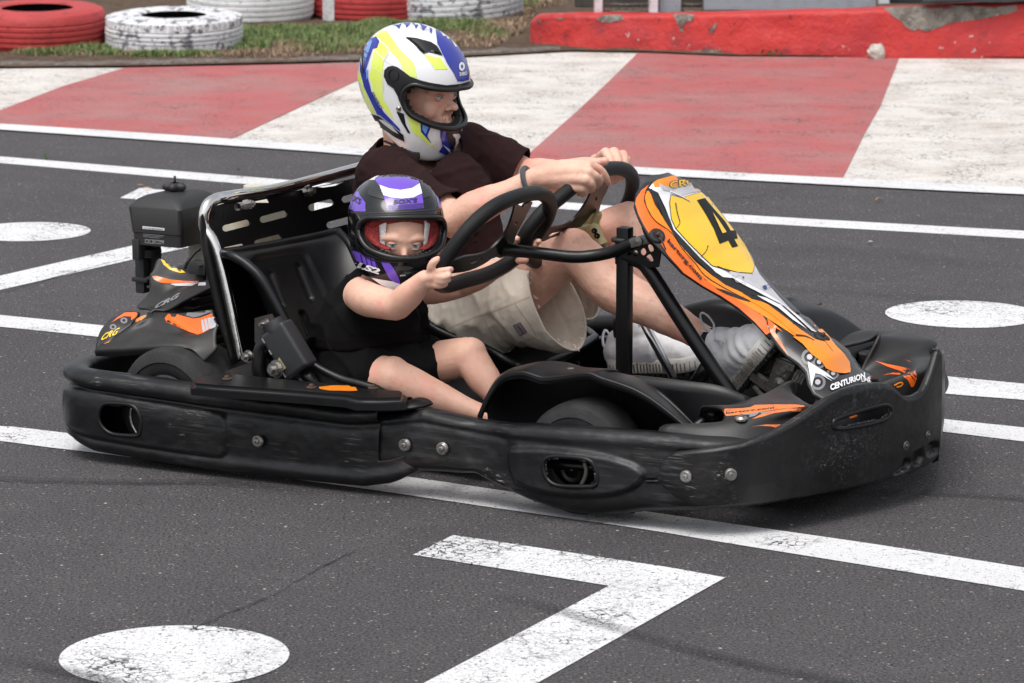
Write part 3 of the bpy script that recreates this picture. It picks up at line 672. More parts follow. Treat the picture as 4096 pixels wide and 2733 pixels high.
# ================================================================== THE KART
kart = root('go_kart', (-.4, 0, 0), 'black two seat go kart with an orange and yellow number 4 front panel', 'go kart', 'K')
def PO(L, y, f=None): return [tuple(P(*(f(*p) if f else p), 'y', y)) for p in L]
MKn = np.array(MK)
def Qn(V):
    V = np.asarray(V, float); w_ = V @ MKn[:3, :3].T + MKn[:3, 3]; Z = w_[:, 2]-CAMH
    a = w_[:, 1]*math.cos(TH)-Z*math.sin(TH); b = w_[:, 1]*math.sin(TH)+Z*math.cos(TH)
    return np.stack([CX+FPX*w_[:, 0]/a, CY-FPX*b/a], 1)
def polyd(p, poly):
    """signed distance (inside > 0) and nearest boundary point, vectorised"""
    poly = np.asarray(poly, float); n = len(poly); best = np.full(len(p), 1e9); bp = np.zeros_like(p); ins = np.zeros(len(p), bool)
    for i in range(n):
        a, b = poly[i], poly[(i+1) % n]; ab = b-a; t = np.clip(((p-a) @ ab)/(ab @ ab+1e-9), 0, 1); q = a+t[:, None]*ab; d = np.hypot(*(p-q).T)
        m_ = d < best; best[m_] = d[m_]; bp[m_] = q[m_]
        c = ((a[1] > p[:, 1]) != (b[1] > p[:, 1])) & (p[:, 0] < (b[0]-a[0])*(p[:, 1]-a[1])/(b[1]-a[1]+1e-9)+a[0]); ins ^= c
    return np.where(ins, best, -best), bp
def smo(pts, n=5): return [(float(a[0]), float(a[1])) for a in crom([(p[0], p[1], 0) for p in pts], n, True)]
def curtain(name, path, prof, ztb, m, n_u, bosses=(), holes=(), thick=.006, rough=0., parent=kart, cut=None, inner=True):
    """path: plan curve (Vector list, outward on the right of travel), prof: (outward d, t) list, ztb: f(s, pos)->(zb, zt)"""
    L = [0]
    for a, b in zip(path, path[1:]): L.append(L[-1]+(b-a).length)
    tot = L[-1]; V = []; N = []
    pa = np.array([p[:] for p in path])
    us = np.linspace(0, tot, n_u); X = np.interp(us, L, pa[:, 0]); Y = np.interp(us, L, pa[:, 1])
    dx = np.gradient(X, us); dy = np.gradient(Y, us); k = np.ones(5)/5
    dx = np.convolve(np.pad(dx, 2, 'edge'), k, 'valid'); dy = np.convolve(np.pad(dy, 2, 'edge'), k, 'valid'); h = np.hypot(dx, dy); nx_, ny_ = dy/h, -dx/h
    for i in range(n_u):
        pr = prof(us[i]/tot, X[i], Y[i]) if callable(prof) else prof
        zb, zt = ztb(us[i]/tot, X[i], Y[i])
        for d, t in pr: V.append((X[i]+nx_[i]*d, Y[i]+ny_[i]*d, zb+(zt-zb)*t)); N.append((nx_[i], ny_[i], 0))
    V = np.array(V); N = np.array(N); c = len(V)//n_u; q = Qn(V); face = (N @ np.array([3.27, -7.07, 0])) > 0
    for (poly, hgt, soft) in bosses:
        d, _ = polyd(q, poly); g = np.clip((d+soft*.5)/soft, 0, 1); g = g*g*(3-2*g); V += N*(hgt*g*face)[:, None]
    kill = np.zeros(len(V), bool); q = Qn(V)
    for poly in holes:
        d, bp = polyd(q, poly); near = (np.abs(d) < 5.5) & face; mv = bp-q; V[near] += np.stack([mv[near, 0]/1640, 0*mv[near, 0], -mv[near, 1]/1810+mv[near, 0]*.09/1640], 1)
        kill |= (d > 5.5) & face
    if rough: V += N*np.array([noise.fractal(Vector(v)*14, 1, 2, 3)*rough for v in V])[:, None]
    F = []
    for i in range(n_u-1):
        for k_ in range(c-1):
            f = (i*c+k_, (i+1)*c+k_, (i+1)*c+k_+1, i*c+k_+1)
            if not any(kill[j] for j in f) and not (cut and cut(V[f[0]], k_/(c-1))): F.append(f)
    o = mk(name, V, F, m, parent)
    if thick: mods(o, ('SOLIDIFY', dict(thickness=thick, offset=-1 if inner else 1)))
    o.data.polygons.foreach_set('use_smooth', [True]*len(o.data.polygons))
    return o
def dense(pts, n): # densify a profile
    p = crom([(a, b, 0) for a, b in pts], 1) if False else pts
    L = [0]
    for a, b in zip(p, p[1:]): L.append(L[-1]+math.hypot(b[0]-a[0], (b[1]-a[1])*.2))
    q = np.linspace(0, L[-1], n); return list(zip(np.interp(q, L, [a[0] for a in p]), np.interp(q, L, [a[1] for a in p])))
# ---- rear side pod, wraps round the rear corner
rp = crv([(-1.335, .42, 0), (-1.335, .2, 0), (-1.335, -.2, 0), (-1.335, -.44, 0), (-1.318, -.53, 0), (-1.275, -.585, 0), (-1.20, -.607, 0), (-1.0, -.605, 0), (-.7, -.60, 0), (-.45, -.60, 0), (-.385, -.592, 0), (-.358, -.565, 0), (-.352, -.53, 0)], 10)
pf = [(-.06, .06), (-.03, .0), (-.012, .01), (-.002, .06), (.0, .12), (-.004, .19), (-.006, .25), (-.006, .50), (-.009, .66), (-.016, .745), (-.014, .775), (-.004, .80), (.001, .85), (-.001, .915), (-.009, .965), (-.024, .995), (-.042, .995), (-.056, .965), (-.062, .90), (-.060, .75), (-.060, .45)]
pfd = dense([(float(a[0]), float(a[1])) for a in crom([(a, b, 0) for a, b in pf], 5)], 110)
def zr(u, x, y):
    zt = np.interp(x, [-1.34, -1.27, -1.07, -.9, -.54, -.40, -.35], [.214, .211, .209, .203, .193, .212, .216]); zb = np.interp(x, [-1.34, -1.27, -1.2, -1.0, -.8, -.5, -.43, -.38, -.35], [.05, .045, .026, .016, .012, .017, .032, .052, .062])
    return zb, zt
recess = smo([t6(*p) for p in [(150, 600), (700, 690), (1330, 800), (1400, 840), (1418, 900), (1418, 1090), (1385, 1140), (1320, 1145), (800, 1075), (230, 965), (125, 850), (105, 700)]], 4)
holeR = smo([t6(*p) for p in [(390, 830), (410, 760), (450, 730), (560, 735), (650, 745), (700, 790), (728, 870), (722, 945), (700, 985), (590, 980), (480, 965), (410, 900)]], 4)
rear_pod = curtain('rear_side_pod', rp, pfd, zr, M_BP, 560, [(recess, .009, 16)], [holeR], .007, .0022,
                   cut=lambda v, t: v[0] > -.458 and .27 < t < .60 and v[1] < -.5)
# ---- front side pod
fp = crv([(-.51, -.585, 0), (-.40, -.588, 0), (-.26, -.588, 0), (-.16, -.598, 0), (-.02, -.61, 0), (.12, -.61, 0), (.24, -.60, 0), (.33, -.585, 0), (.40, -.525, 0), (.45, -.44, 0)], 12)
pf2 = [(-.05, .08), (-.022, .0), (-.008, .03), (.0, .09), (.002, .2), (0, .35), (-.002, .55), (-.003, .70), (-.006, .79), (-.004, .86), (-.010, .94), (-.026, .995), (-.045, .99), (-.056, .95), (-.058, .8), (-.058, .5)]
pfd2 = dense([(float(a[0]), float(a[1])) for a in crom([(a, b, 0) for a, b in pf2], 5)], 96)
def zf(u, x, y):
    return (np.interp(x, [-.5, -.35, -.23, -.154, -.09, -.035, .02, .07, .13, .19, .34], [.064, .066, .072, .050, .034, .024, .019, .021, .028, .040, .055]), np.interp(x, [-.5, -.44, -.355, -.23, -.15, -.08, .05, .18, .34], [.178, .182, .202, .188, .190, .198, .205, .208, .206]))
boss = smo([t7(*p) for p in [(1265, 960), (1275, 910), (1310, 890), (1500, 888), (1750, 905), (2050, 950), (2250, 1010), (2330, 1060), (2350, 1110), (2300, 1180), (2180, 1235), (2000, 1262), (1780, 1265), (1550, 1235), (1380, 1175), (1285, 1090)]], 4)
holeF = smo([t7(*p) for p in [(1550, 1010), (1570, 975), (1620, 955), (1750, 960), (1880, 975), (1940, 1010), (1972, 1080), (1975, 1150), (1955, 1185), (1900, 1192), (1750, 1190), (1640, 1178), (1580, 1130), (1555, 1070)]], 4)
front_pod = curtain('front_side_pod', fp, pfd2, zf, M_BP, 380, [(boss, .012, 24), (smo([t7(*p) for p in [(940, 700), (1100, 690), (1300, 870), (1300, 1180), (1150, 1180), (960, 1090), (925, 900)]], 3), -.008, 60)], [holeF], .007, .0022)
# ---- front bumper: a tall bowed band with a raised tip at the nose
btop = [t8(*p) for p in [(-30, 1140), (-20, 1060), (0, 1010), (40, 950), (100, 920), (250, 905), (430, 885), (640, 850), (840, 780), (1030, 680), (1200, 570), (1330, 480), (1450, 420), (1560, 385), (1650, 368), (1740, 364), (1800, 370), (1850, 395), (1890, 430), (1925, 462), (1960, 475), (2020, 470), (2080, 435), (2120, 370), (2150, 290), (2180, 190), (2205, 110), (2225, 92), (2260, 95)]]
bbot = [t8(*p) for p in [(-30, 1160), (20, 1215), (100, 1280), (200, 1335), (300, 1362), (560, 1352), (840, 1330), (1200, 1280), (1500, 1222), (1800, 1150), (2000, 1095), (2100, 1050), (2180, 1000), (2240, 930), (2260, 900)]]
half = crv([(.19, -.606, 0), (.25, -.618, 0), (.33, -.608, 0), (.40, -.565, 0), (.468, -.46, 0), (.528, -.33, 0), (.572, -.2, 0), (.602, -.08, 0), (.609, 0, 0)], 14)
bpath = half + [Vector((p.x, -.10-p.y, 0)) for p in half[::-1] if -.10-p.y > .004]
def zsolve(x, y, poly):
    a = Q((x, y, .2)); xs = [p[0] for p in poly]; yt = np.interp(a[0], xs, [p[1] for p in poly]); lo, hi = -.1, .7
    for _ in range(22):
        mid = (lo+hi)/2
        if Q((x, y, mid))[1] > yt: lo = mid
        else: hi = mid
    return (lo+hi)/2
ztab = sorted([(abs(p.y), zsolve(p.x, p.y, bbot), zsolve(p.x, p.y, btop)) for p in half if p.x > .19])
ya = [a[0] for a in ztab]; zba = [a[1] for a in ztab]; zta = [a[2] for a in ztab]
def zbump(u, x, y):
    if x < .34 and (y < -.59 or y > .49):   # rear ends
        if y < 0: return zsolve(x, y, bbot), zsolve(x, y, btop)
        return .06, .17
    if y > 0: return float(np.interp(.10+y, ya, zba)), float(np.interp(y, [0, .02, .05, .14, .24, .36, .45, .51], [.321, .318, .298, .256, .262, .252, .212, .17]))
    return float(np.interp(abs(y), ya, zba)), float(np.interp(abs(y), ya, zta))
slot = smo([t8(*p) for p in [(1375, 690), (1385, 662), (1430, 640), (1600, 590), (1740, 548), (1790, 545), (1822, 575), (1815, 620), (1760, 662), (1600, 700), (1400, 735)]], 3)
n1 = smo([t8(*p) for p in [(1905, 1050), (1940, 975), (1985, 985), (1975, 1045), (1900, 1080), (1850, 1090)]], 2); n2 = [t8(*p) for p in [(2000, 1000), (2010, 930), (2080, 890), (2090, 960), (2060, 1015), (2020, 1020)]]; n3 = smo([t8(*p) for p in [(2120, 900), (2140, 850), (2200, 845), (2208, 900), (2170, 930), (2125, 945)]], 2)
pb = dense([(-.030, .03), (-.012, .0), (0, .02), (.004, .3), (.004, .6), (.002, .95), (-.004, 1.0), (-.014, 1.0), (-.018, .965)], 64)
bumper = curtain('front_bumper', bpath, pb, zbump, M_BP, 620, [(n1, -.012, 8), (n2, -.012, 8), (n3, -.012, 8)], [slot], .008, .0012)
# rolled edges round the openings
for o_, poly in ((rear_pod, holeR), (front_pod, holeF), (bumper, slot)):
    bz = bvh_of(o_); cx_ = sum(p[0] for p in poly)/len(poly); cy_ = sum(p[1] for p in poly)/len(poly); pts = []
    for (x, y) in poly:
        dx, dy = x-cx_, y-cy_; dl_ = math.hypot(dx, dy); h = None
        for g_ in (5, 9, 13, 18):
            h = bz.ray_cast(CAM_K, kray(x+dx/dl_*g_, y+dy/dl_*g_).normalized())
            if h[0] is not None and h[1].y*1 != 0 and (not pts or (h[0]-pts[-1]).length < .05): break
            h = None
        if h: q = CAM_K+(h[0]-CAM_K); pts.append(P(x+dx/dl_*2, y+dy/dl_*2, 'y', h[0].y+.0015) if o_ is not bumper else h[0])
    for _ in range(2): pts = [(pts[i-1]+pts[i]*2+pts[(i+1) % len(pts)])/4 for i in range(len(pts))]
    mb = MB(); mb.tube(pts, .0052, 10, 0, True); l_ = mb.out('opening_lip', M_BP2, o_); OFF[l_.name] = OFF[kart.name]
# ---- big washers with screws
def screw(c, n_, r=.0135, m=M_ST, parent=kart):
    c = Vector(c); n_ = Vector(n_).normalized(); mb = MB(); mb.mi = 0
    mb.lathe(c, n_, [(-.002, r*1.25), (.002, r*1.25), (.0045, r*1.12), (.0048, r), (.006, r*.92), (.006, r*.55), (.0055, r*.5), (.0095, r*.46), (.010, r*.36), (.010, r*.2), (.006, r*.18), (.006, .0001)], 24)
    return mb.out('screw', m, parent, True, 30)
for f, x, y, yy in ((t6, 1665, 1030, -.607), (t7, 440, 860, -.592), (t7, 740, 890, -.592)):
    screw(P(*f(x, y), 'y', yy), (0, -1, 0), .0118 if f is t7 else .0112)
bb = bvh_of(bumper)
for x, y, r_ in ((190, 1112, .0108), (545, 1095, .0108), (1950, 868, .0095), (2125, 780, .0085)):
    h = bb.ray_cast(CAM_K, kray(*t8(x, y)).normalized()); nn = h[1] if h[1].dot(kray(*t8(x, y))) < 0 else -h[1]; screw(h[0]-nn*(.004 if x > 1000 else 0), nn, r_, M_ST if x < 1000 else mat('dirty bolt', (.10, .10, .105), .6, .6))
# ---- wheels
def wheel(x, y, r_, w_, s, name='tyre'):
    mb = MB(); c = Vector((x, y, r_)); ax = (0, s, 0); h = w_/2
    mb.lathe(c, ax, [(-h*.8, r_*.52), (-h, r_*.6), (-h*1.02, r_*.78), (-h*.93, r_*.93), (-h*.72, r_*.985), (-h*.3, r_), (h*.3, r_), (h*.72, r_*.985), (h*.93, r_*.93), (h*1.02, r_*.80), (h*1.04, r_*.76), (h*1.0, r_*.74), (h*1.0, r_*.6), (h*.9, r_*.52)], 64)
    ty = mb.out(name, M_RU, kart, True, 40); mb = MB()
    mb.lathe(c, ax, [(h*.9, r_*.54), (h*.96, r_*.54), (h*.96, r_*.50), (h*.6, r_*.46), (h*.1, r_*.42), (h*.05, r_*.2), (h*.4, r_*.18), (h*.45, r_*.06), (h*.45, .0005)], 40); mb.lathe(c, ax, [(-h*.8, r_*.54), (-h*.85, r_*.5), (h*.0, r_*.42)], 40)
    ri = mb.out('rim', mat('grey alloy rim', (.20, .20, .20), .4, .7), ty, True, 35); OFF[ri.name] = OFF[kart.name]
    return ty
wheel(0, -.50, .122, .115, -1); wheel(0, .50, .122, .115, 1); wheel(-1.04, -.455, .134, .17, -1); wheel(-1.04, .455, .134, .17, 1)
mb = MB(); mb.tube([(-1.04, -.42, .134), (-1.04, .42, .134)], .02, 16); mb.out('rear_axle', M_ST, kart)
mb = MB(); mb.tube([(0, -.46, .122), (.02, -.38, .122)], .012); mb.tube([(.02, -.38, .09), (.02, -.38, .17)], .013); mb.out('stub_axle', M_BM, kart)
mb = MB(); mb.tube([(0, .46, .122), (.02, .38, .122)], .012); mb.tube([(.02, .38, .09), (.02, .38, .17)], .013); mb.out('stub_axle', M_BM, kart)
# ---- chassis tubes and floor
mb = MB()
for s in (-1, 1):
    mb.tube([(-1.15, s*.30, .07), (-.6, s*.33, .055), (-.3, s*.36, .055), (.05, s*.33, .06), (.3, s*.25, .07), (.47, s*.18, .075)], .015, 12, 6)
    mb.tube([(-.35, s*.36, .06), (-.3, s*.54, .10), (.12, s*.54, .11), (.2, s*.34, .07)], .011, 10, 6); mb.tube([(-.95, s*.32, .06), (-.9, s*.55, .10), (-.55, s*.55, .10), (-.5, s*.36, .06)], .011, 10, 6)
mb.tube([(-1.15, -.3, .07), (-1.15, .3, .07)], .015); mb.tube([(.47, -.18, .075), (.50, 0, .075), (.47, .18, .075)], .013, 10, 6); mb.tube([(.05, -.33, .06), (.05, .33, .06)], .014); mb.tube([(-.45, -.34, .055), (-.45, .34, .055)], .014)
mb.out('chassis_frame', M_BM, kart)
mb = MB(); mb.box((-.08, 0, .047), (.98, .66, .006), None, .002, 1); mb.out('floor_tray', M_BP2, kart, True, 40)
# ---- chrome roll bar with its slotted black guard plate
LA = P(*t5(1143, 1530), 'y', -.42); LB = P(*t5(945, 640), 'y', -.42); LD = (LB-LA).normalized(); U = Vector((0, 1, 0)); NPL = LD.cross(U)
top = P(*t5(835, 420), 'y', -.42)
c1 = P(*t5(850, 260), 'y', -.41); c2 = P(*t5(925, 195), 'y', -.375)
# the top bar runs across the kart
e1 = P(*t5(1500, 95), 'x', c2.x+.012); e2 = Vector((e1.x, .52, e1.z+.004))
e0 = P(*t5(1060, 168), 'x', c2.x+.010)
mb = MB(); mb.tube([LA, LB, top, c1, c2, e0, e1, e2, (e2.x, .585, e2.z-.04), (e2.x+.02, .59, .45), (e2.x+.09, .59, .2)], [.0125, .0125, .0128, .013, .0132, .0135, .0135, .0135, .0135, .013, .0125], 20, 10)
mb.out('roll_bar', M_CH, kart)
po = LA+LD*.0-NPL*0+Vector((-.012, 0, 0)); 
def pl2(px, py): q = PP(px, py, po, NPL)-po; return (q.dot(U), q.dot(LD))
def cap(a, b, r_, f=t5, n=8):
    (x0, y0), (x1, y1) = f(*a), f(*b); an = math.atan2(y1-y0, x1-x0); o_ = []
    for k in range(n+1): t = an-math.pi/2+math.pi*k/n; o_.append((x1+math.cos(t)*r_, y1+math.sin(t)*r_))
    for k in range(n+1): t = an+math.pi/2+math.pi*k/n; o_.append((x0+math.cos(t)*r_, y0+math.sin(t)*r_))
    return [pl2(*q) for q in o_]
outl = [pl2(*t5(*p)) for p in [(1150, 1560), (1060, 1545), (960, 1200), (860, 800), (805, 500), (808, 330), (850, 270), (1000, 225), (1150, 200), (1400, 160), (1700, 100), (1900, 60)]]
yr = .52; outl += [(yr, outl[-1][1]+.0), (yr+.04, .30), (yr, .02)]; outl = [(min(a, yr+.42+.1), b) for a, b in outl]
outl = [(a, b) for a, b in outl]; zt_ = outl[-4][1]; outl[-3] = (.93, zt_+.002); outl[-2] = (.95, .2); outl[-1] = (.93, .02)
slots = [cap((1000, 428), (1172, 384), 13), cap((1300, 358), (1468, 313), 13.5), cap((1256, 548), (1422, 505), 14), cap((1000, 606), (1130, 577), 13), cap((1690, 262), (1840, 222), 14), cap((1955, 197), (2090, 160), 13.5), cap((1835, 402), (1990, 362), 14)]
for (a, b) in ((2230, 100), (2500, 30), (2380, 290), (2650, 220)): slots.append(cap((a, b), (a+150, b-40), 13.5))
slots += [[pl2(*t5(*p)) for p in [(1192, 222), (1340, 192), (1358, 225)]], [pl2(*t5(*p)) for p in [(1732, 97), (1850, 78), (1955, 42), (1960, 50), (1880, 88), (1780, 102)]]]
plate('guard_plate', [outl]+slots, .004, (po, U, LD), M_BM, kart)
mb = MB(); q = P(*t5(1150, 243), 'y', -.33); nrm = (NPL if NPL.x > 0 else -NPL); q = q+nrm*.012
mb.lathe(q, nrm, [(-.01, .012), (.004, .012), (.004, .009), (.012, .009), (.012, .005), (.018, .005), (.018, .0001)], 6); mb.lathe(q-nrm*.01+Vector((0, -.022, .0)), (0, 1, 0), [(-.008, .009), (.008, .009)], 12); mb.out('guard_clamp', M_ST, kart, True, 30)
q2 = e1+Vector((.004, .09, -.022)); mb = MB(); mb.lathe(q2, nrm, [(-.01, .013), (.006, .013), (.006, .008), (.016, .008), (.016, .0001)], 8); mb.out('guard_clamp', M_ST, kart, True, 30)
# ---- cream fuel tank behind the plate
mb = MB(); tk = P(*t5(1330, 430), 'x', -1.13); mb.box((-1.17, tk.y+.0, .40), (.17, .34, .27), None, .035, 4); mb.tube([(-1.17, tk.y+.02, .53), (-1.17, tk.y+.02, .552)], .03, 20)
mb.out('fuel_tank', mat('cream tank plastic', (.60, .57, .47), .35, var=[(14, .5, .7, (.40, .33, .22), V1)]), kart, True, 40)
# ---- seats
def seat(name, A, C_, B_, nA=90, nT=56, pw=3.2, grooves=(), thick=.006, rimr=.011):
    a = crv(A, 12); c = crv(C_, 12); b = crv(B_, 12)
    def rs(q, n):
        L = [0]
        for u, v in zip(q, q[1:]): L.append(L[-1]+(v-u).length)
        s = np.linspace(0, L[-1], n); ar = np.array([p[:] for p in q]); return [Vector((np.interp(t, L, ar[:, 0]), np.interp(t, L, ar[:, 1]), np.interp(t, L, ar[:, 2]))) for t in s]
    a, c, b = rs(a, nA), rs(c, nA), rs(b, nA); V = []
    for i in range(nA):
        ch = (a[i]+b[i])/2; dp = c[i]-ch
        for k in range(nT):
            t = k/(nT-1); u = 2*t-1; w_ = 1-abs(u)**pw; lat = math.copysign(abs(u)**.92, u)*.5+.5
            V.append(a[i].lerp(b[i], lat)+dp*w_)
    V = np.array([v[:] for v in V]); q = Qn(V)
    gr = V.reshape(nA, nT, 3); tu = np.gradient(gr, axis=0); tv = np.gradient(gr, axis=1); N = np.cross(tu, tv); N /= np.linalg.norm(N, axis=2, keepdims=True)+1e-9; N = N.reshape(-1, 3)
    if N[len(N)//2] @ np.array([1, 0, 1]) < 0: N = -N
    for (poly, dpt, soft) in grooves:
        d, _ = polyd(q, poly); g = np.clip((d+soft*.5)/soft, 0, 1); V -= N*(dpt*g)[:, None]
    F = [(i*nT+k, (i+1)*nT+k, (i+1)*nT+k+1, i*nT+k+1) for i in range(nA-1) for k in range(nT-1)]
    o = mk(name, V, F, M_BP2, kart); mods(o, ('SOLIDIFY', dict(thickness=thick, offset=0))); o.data.polygons.foreach_set('use_smooth', [True]*len(o.data.polygons))
    loop = list(a)+[Vector(V[(nA-1)*nT+k]) for k in range(1, nT)]+list(b[::-1])+[Vector(V[k]) for k in range(nT-1, 0, -1)]
    mb = MB(); mb.tube(loop[::2], rimr, 10, 0, True); r_ = mb.out('seat_rim', M_BP2, o); OFF[r_.name] = OFF[kart.name]
    return o
YN = -.435
sA = [P(*t5(975, 625), 'y', YN+.02), P(*t5(1060, 648), 'y', YN), P(*t5(1170, 715), 'y', YN), P(*t5(1290, 830), 'y', YN), P(*t5(1400, 1010), 'y', YN), P(*t5(1500, 1200), 'y', YN), P(*t6(2010, 280), 'y', YN), P(*t6(2090, 395), 'y', YN), P(*t2(150, 950), 'y', YN), P(*t2(330, 1035), 'y', YN), P(*t2(480, 1075), 'y', YN), P(*t2(600, 1110), 'y', YN)]
sB = [tuple(P(*t5(1900, 455), 'x', -.93)), tuple(P(*t5(2000, 560), 'x', -.88)), (-.83, -.01, .385), (-.77, -.01, .33), (-.72, -.01, .27), (-.65, -.01, .22), (-.57, -.01, .18), (-.48, -.01, .15), (-.40, -.01, .14)]
sC = [tuple(P(*t5(1470, 545), 'x', -.965)), tuple(P(*t5(1480, 640), 'x', -.94)), (-.89, -.22, .33), (-.85, -.22, .23), (-.80, -.22, .16), (-.72, -.22, .105), (-.62, -.22, .09), (-.52, -.22, .10), (-.42, -.22, .115)]
def caps(a, b, r_, f=t5):
    (x0, y0), (x1, y1) = f(*a), f(*b); an = math.atan2(y1-y0, x1-x0)
    return [(x1+math.cos(an-1.571+k*.524)*r_, y1+math.sin(an-1.571+k*.524)*r_) for k in range(7)]+[(x0+math.cos(an+1.571+k*.524)*r_, y0+math.sin(an+1.571+k*.524)*r_) for k in range(7)]
seat('passenger_seat', sA, sC, sB, 150, 110, 3.0, [(smo([t5(*p) for p in [(1215, 690), (1400, 640), (1560, 612), (1640, 630), (1690, 720), (1800, 960), (1900, 1250), (1800, 1500), (1600, 1500), (1500, 1240), (1340, 860)]], 3), .006, 14), (caps((1375, 780), (1475, 1030), 11), .010, 8), (caps((1600, 725), (1700, 975), 11), .010, 8), (caps((1630, 1105), (1710, 1300), 11), .010, 8)])
dA = [(-.87, .10, .43), (-.83, .05, .38), (-.78, .03, .32), P(*t2(1010, 585), 'y', .035), P(*t2(1200, 690), 'y', .035), P(*t2(1480, 790), 'y', .03), P(*t2(1640, 880), 'y', .03), P(*t2(1760, 935), 'y', .05)]
dB = [(-.90, .46, .44), (-.86, .48, .40), (-.81, .50, .34), (-.74, .50, .27), (-.66, .50, .235), (-.58, .50, .21), (-.50, .49, .19), P(*t3(60, 600), 'y', .42)]
dC = [(-.93, .26, .46), (-.91, .26, .36), (-.88, .26, .25), (-.80, .26, .13), (-.70, .26, .09), (-.60, .26, .09), (-.53, .26, .11), P(*t2(2020, 880), 'y', .15)]
seat('driver_seat', dA, dC, dB, 100, 60, 3.0)
# ---- seat bracket, belt retractor, side tube
YB = -.46
mb = MB(); pv = [P(*t6(*p), 'y', YB) for p in [(1640, 45), (1775, 10), (1800, 60), (1810, 250), (1660, 285), (1640, 230)]]; mb.add(pv, [tuple(range(6))]); o = mb.out('seat_bracket', mat('worn black bracket', (.03, .028, .027), .5, bump=[('n', 60, .001)], var=[(30, .5, .7, (.10, .055, .035), V1)]), kart, False); solid(o, .004, 0)
def nut(c, ax, r_, h, name='bolt'):
    c = Vector(c); mb = MB(); mb.lathe(c, ax, [(0, r_*1.35), (.002, r_*1.35), (.002, r_), (h*.6, r_), (h*.6, r_*.5), (h, r_*.5), (h, .0001)], 12); return mb.out(name, M_ST, kart, True, 30)
nut(P(*t6(1735, 88), 'y', YB-.003), (-.35, -1, 0), .0085, .022)
mb = MB(); mb.tube([P(*t6(1690, 560), 'y', -.50), P(*t6(1672, 430), 'y', -.50), P(*t6(1690, 290), 'y', -.495), P(*t6(1770, 230), 'y', -.49), P(*t6(1860, 240), 'y', -.48)], .0165, 14, 6); mb.out('support_tube', M_BM, kart)
mb = MB(); mb.tube([P(*t6(2000, 430), 'y', -.49), P(*t6(2140, 610), 'y', -.50)], .013, 12); mb.out('support_tube', M_BM, kart)
a, b = P(*t6(1860, 215), 'y', -.50), P(*t6(1960, 380), 'y', -.50); ax_ = (b-a).normalized(); M3 = Matrix((ax_, Vector((0, 1, 0)), ax_.cross(Vector((0, 1, 0))))).transposed(); c = P(*t6(1912, 295), 'y', -.50)
mb = MB(); mb.box(c, (.115, .05, .070), M3, .009, 3); mb.tube([c-ax_*.072, c-ax_*.05], .026, 20); o = mb.out('belt_retractor', mat('grey black retractor', (.024, .025, .028), .5, bump=[('n', 600, .0004)]), kart, True, 40)
mb = MB(); 
for k in range(4): mb.box(c+ax_*(-.045+.03*k)+M3 @ Vector((0, -.0252, -.030)), (.012, .002, .003), M3, 0)
mb.out('retractor_tabs', M_GV, kart, False)
pv = [P(*t6(*p), 'y', -.525) for p in [(1770, 470), (1835, 362), (1890, 445), (1830, 500)]]; mb = MB(); mb.add(pv, [(0, 1, 2, 3)]); solid(mb.out('anchor_plate', mat('zinc yellow plate', (.55, .50, .28), .4, .5), kart, False), .003, 0)
nut(P(*t6(1812, 452), 'y', -.530), (-.25, -1, 0), .0155, .022)
nut(P(*t6(1590, 352), 'y', -.50), (-.2, -1, 0), .011, .02, 'pivot_bolt')
# roll bar foot plate
mb = MB(); pv = [P(*t6(*p), 'y', -.47) for p in [(1400, 470), (1620, 395), (1640, 560), (1450, 560)]]; mb.add(pv, [(0, 1, 2, 3)]); solid(mb.out('foot_plate', MATS['worn black bracket'], kart, False), .005, 0)
mb = MB(); pv = [P(*t6(*p), 'y', -.46) for p in [(1400, 480), (1640, 300), (2100, 620), (1300, 620)]]; mb.add(pv, [(0, 1, 2, 3)]); solid(mb.out('side_plate', M_BM, kart, False), .004, 0)
# ---- flat step cover above the rear pod with its orange flash
ol = [P(*t6(*p), 'z', .232) for p in [(1120, 545), (1150, 515), (1400, 478), (1800, 520), (2350, 570)]]+[P(*t2(*p), 'z', .232) for p in [(590, 1110), (830, 1120), (860, 1145)]]
lo = [P(*t6(*p), 'z', .2325) for p in [(1128, 570), (1300, 585), (1800, 620), (2350, 665)]]+[P(*t2(*p), 'z', .2325) for p in [(450, 1190), (640, 1190), (845, 1185)]]
ring = ol+lo[::-1]; mb = MB(); nr_ = len(ring); cN = sum(ring, Vector())/nr_
mb.add(ring+[p+Vector((0, 0, -.026)) for p in ring], [tuple(range(nr_))]+[(i, nr_+i, nr_+(i+1) % nr_, (i+1) % nr_) for i in range(nr_)])
bm = bmesh.new(); bv = [bm.verts.new(v) for v in mb.v]
for f in mb.f: bm.faces.new([bv[i] for i in f])
bmesh.ops.recalc_face_normals(bm, faces=bm.faces); bmesh.ops.bevel(bm, geom=[e for e in bm.edges if all(v.co.z > .22 for v in e.verts) and not e.is_boundary], offset=.011, segments=5, affect='EDGES')
bm.verts.index_update(); step = mk('step_cover', [v.co.copy() for v in bm.verts], [[v.index for v in f.verts] for f in bm.faces], M_BP2, kart, True, auto=50); bm.free()
D = Decals(step); D.poly([t2(*p) for p in [(150, 1098), (265, 1085), (420, 1088), (525, 1107), (490, 1127), (400, 1130), (230, 1126), (160, 1114)]], M_OR2); D.poly([t2(*p) for p in [(400, 1086), (600, 1092), (590, 1100), (530, 1104)]], M_SV, 8); D.done()
for x, y, f in ((1415, 535, t6), (90, 1103, t2), (582, 1108, t2)):
    q = P(*f(x, y), 'z', .233); mb = MB(); mb.lathe(q, (0, 0, 1), [(0, .011), (.002, .011), (.003, .006), (.006, .006), (.0085, .004), (.009, .0001)], 14); mb.out('rusty_screw', M_RUST, kart, True, 40)
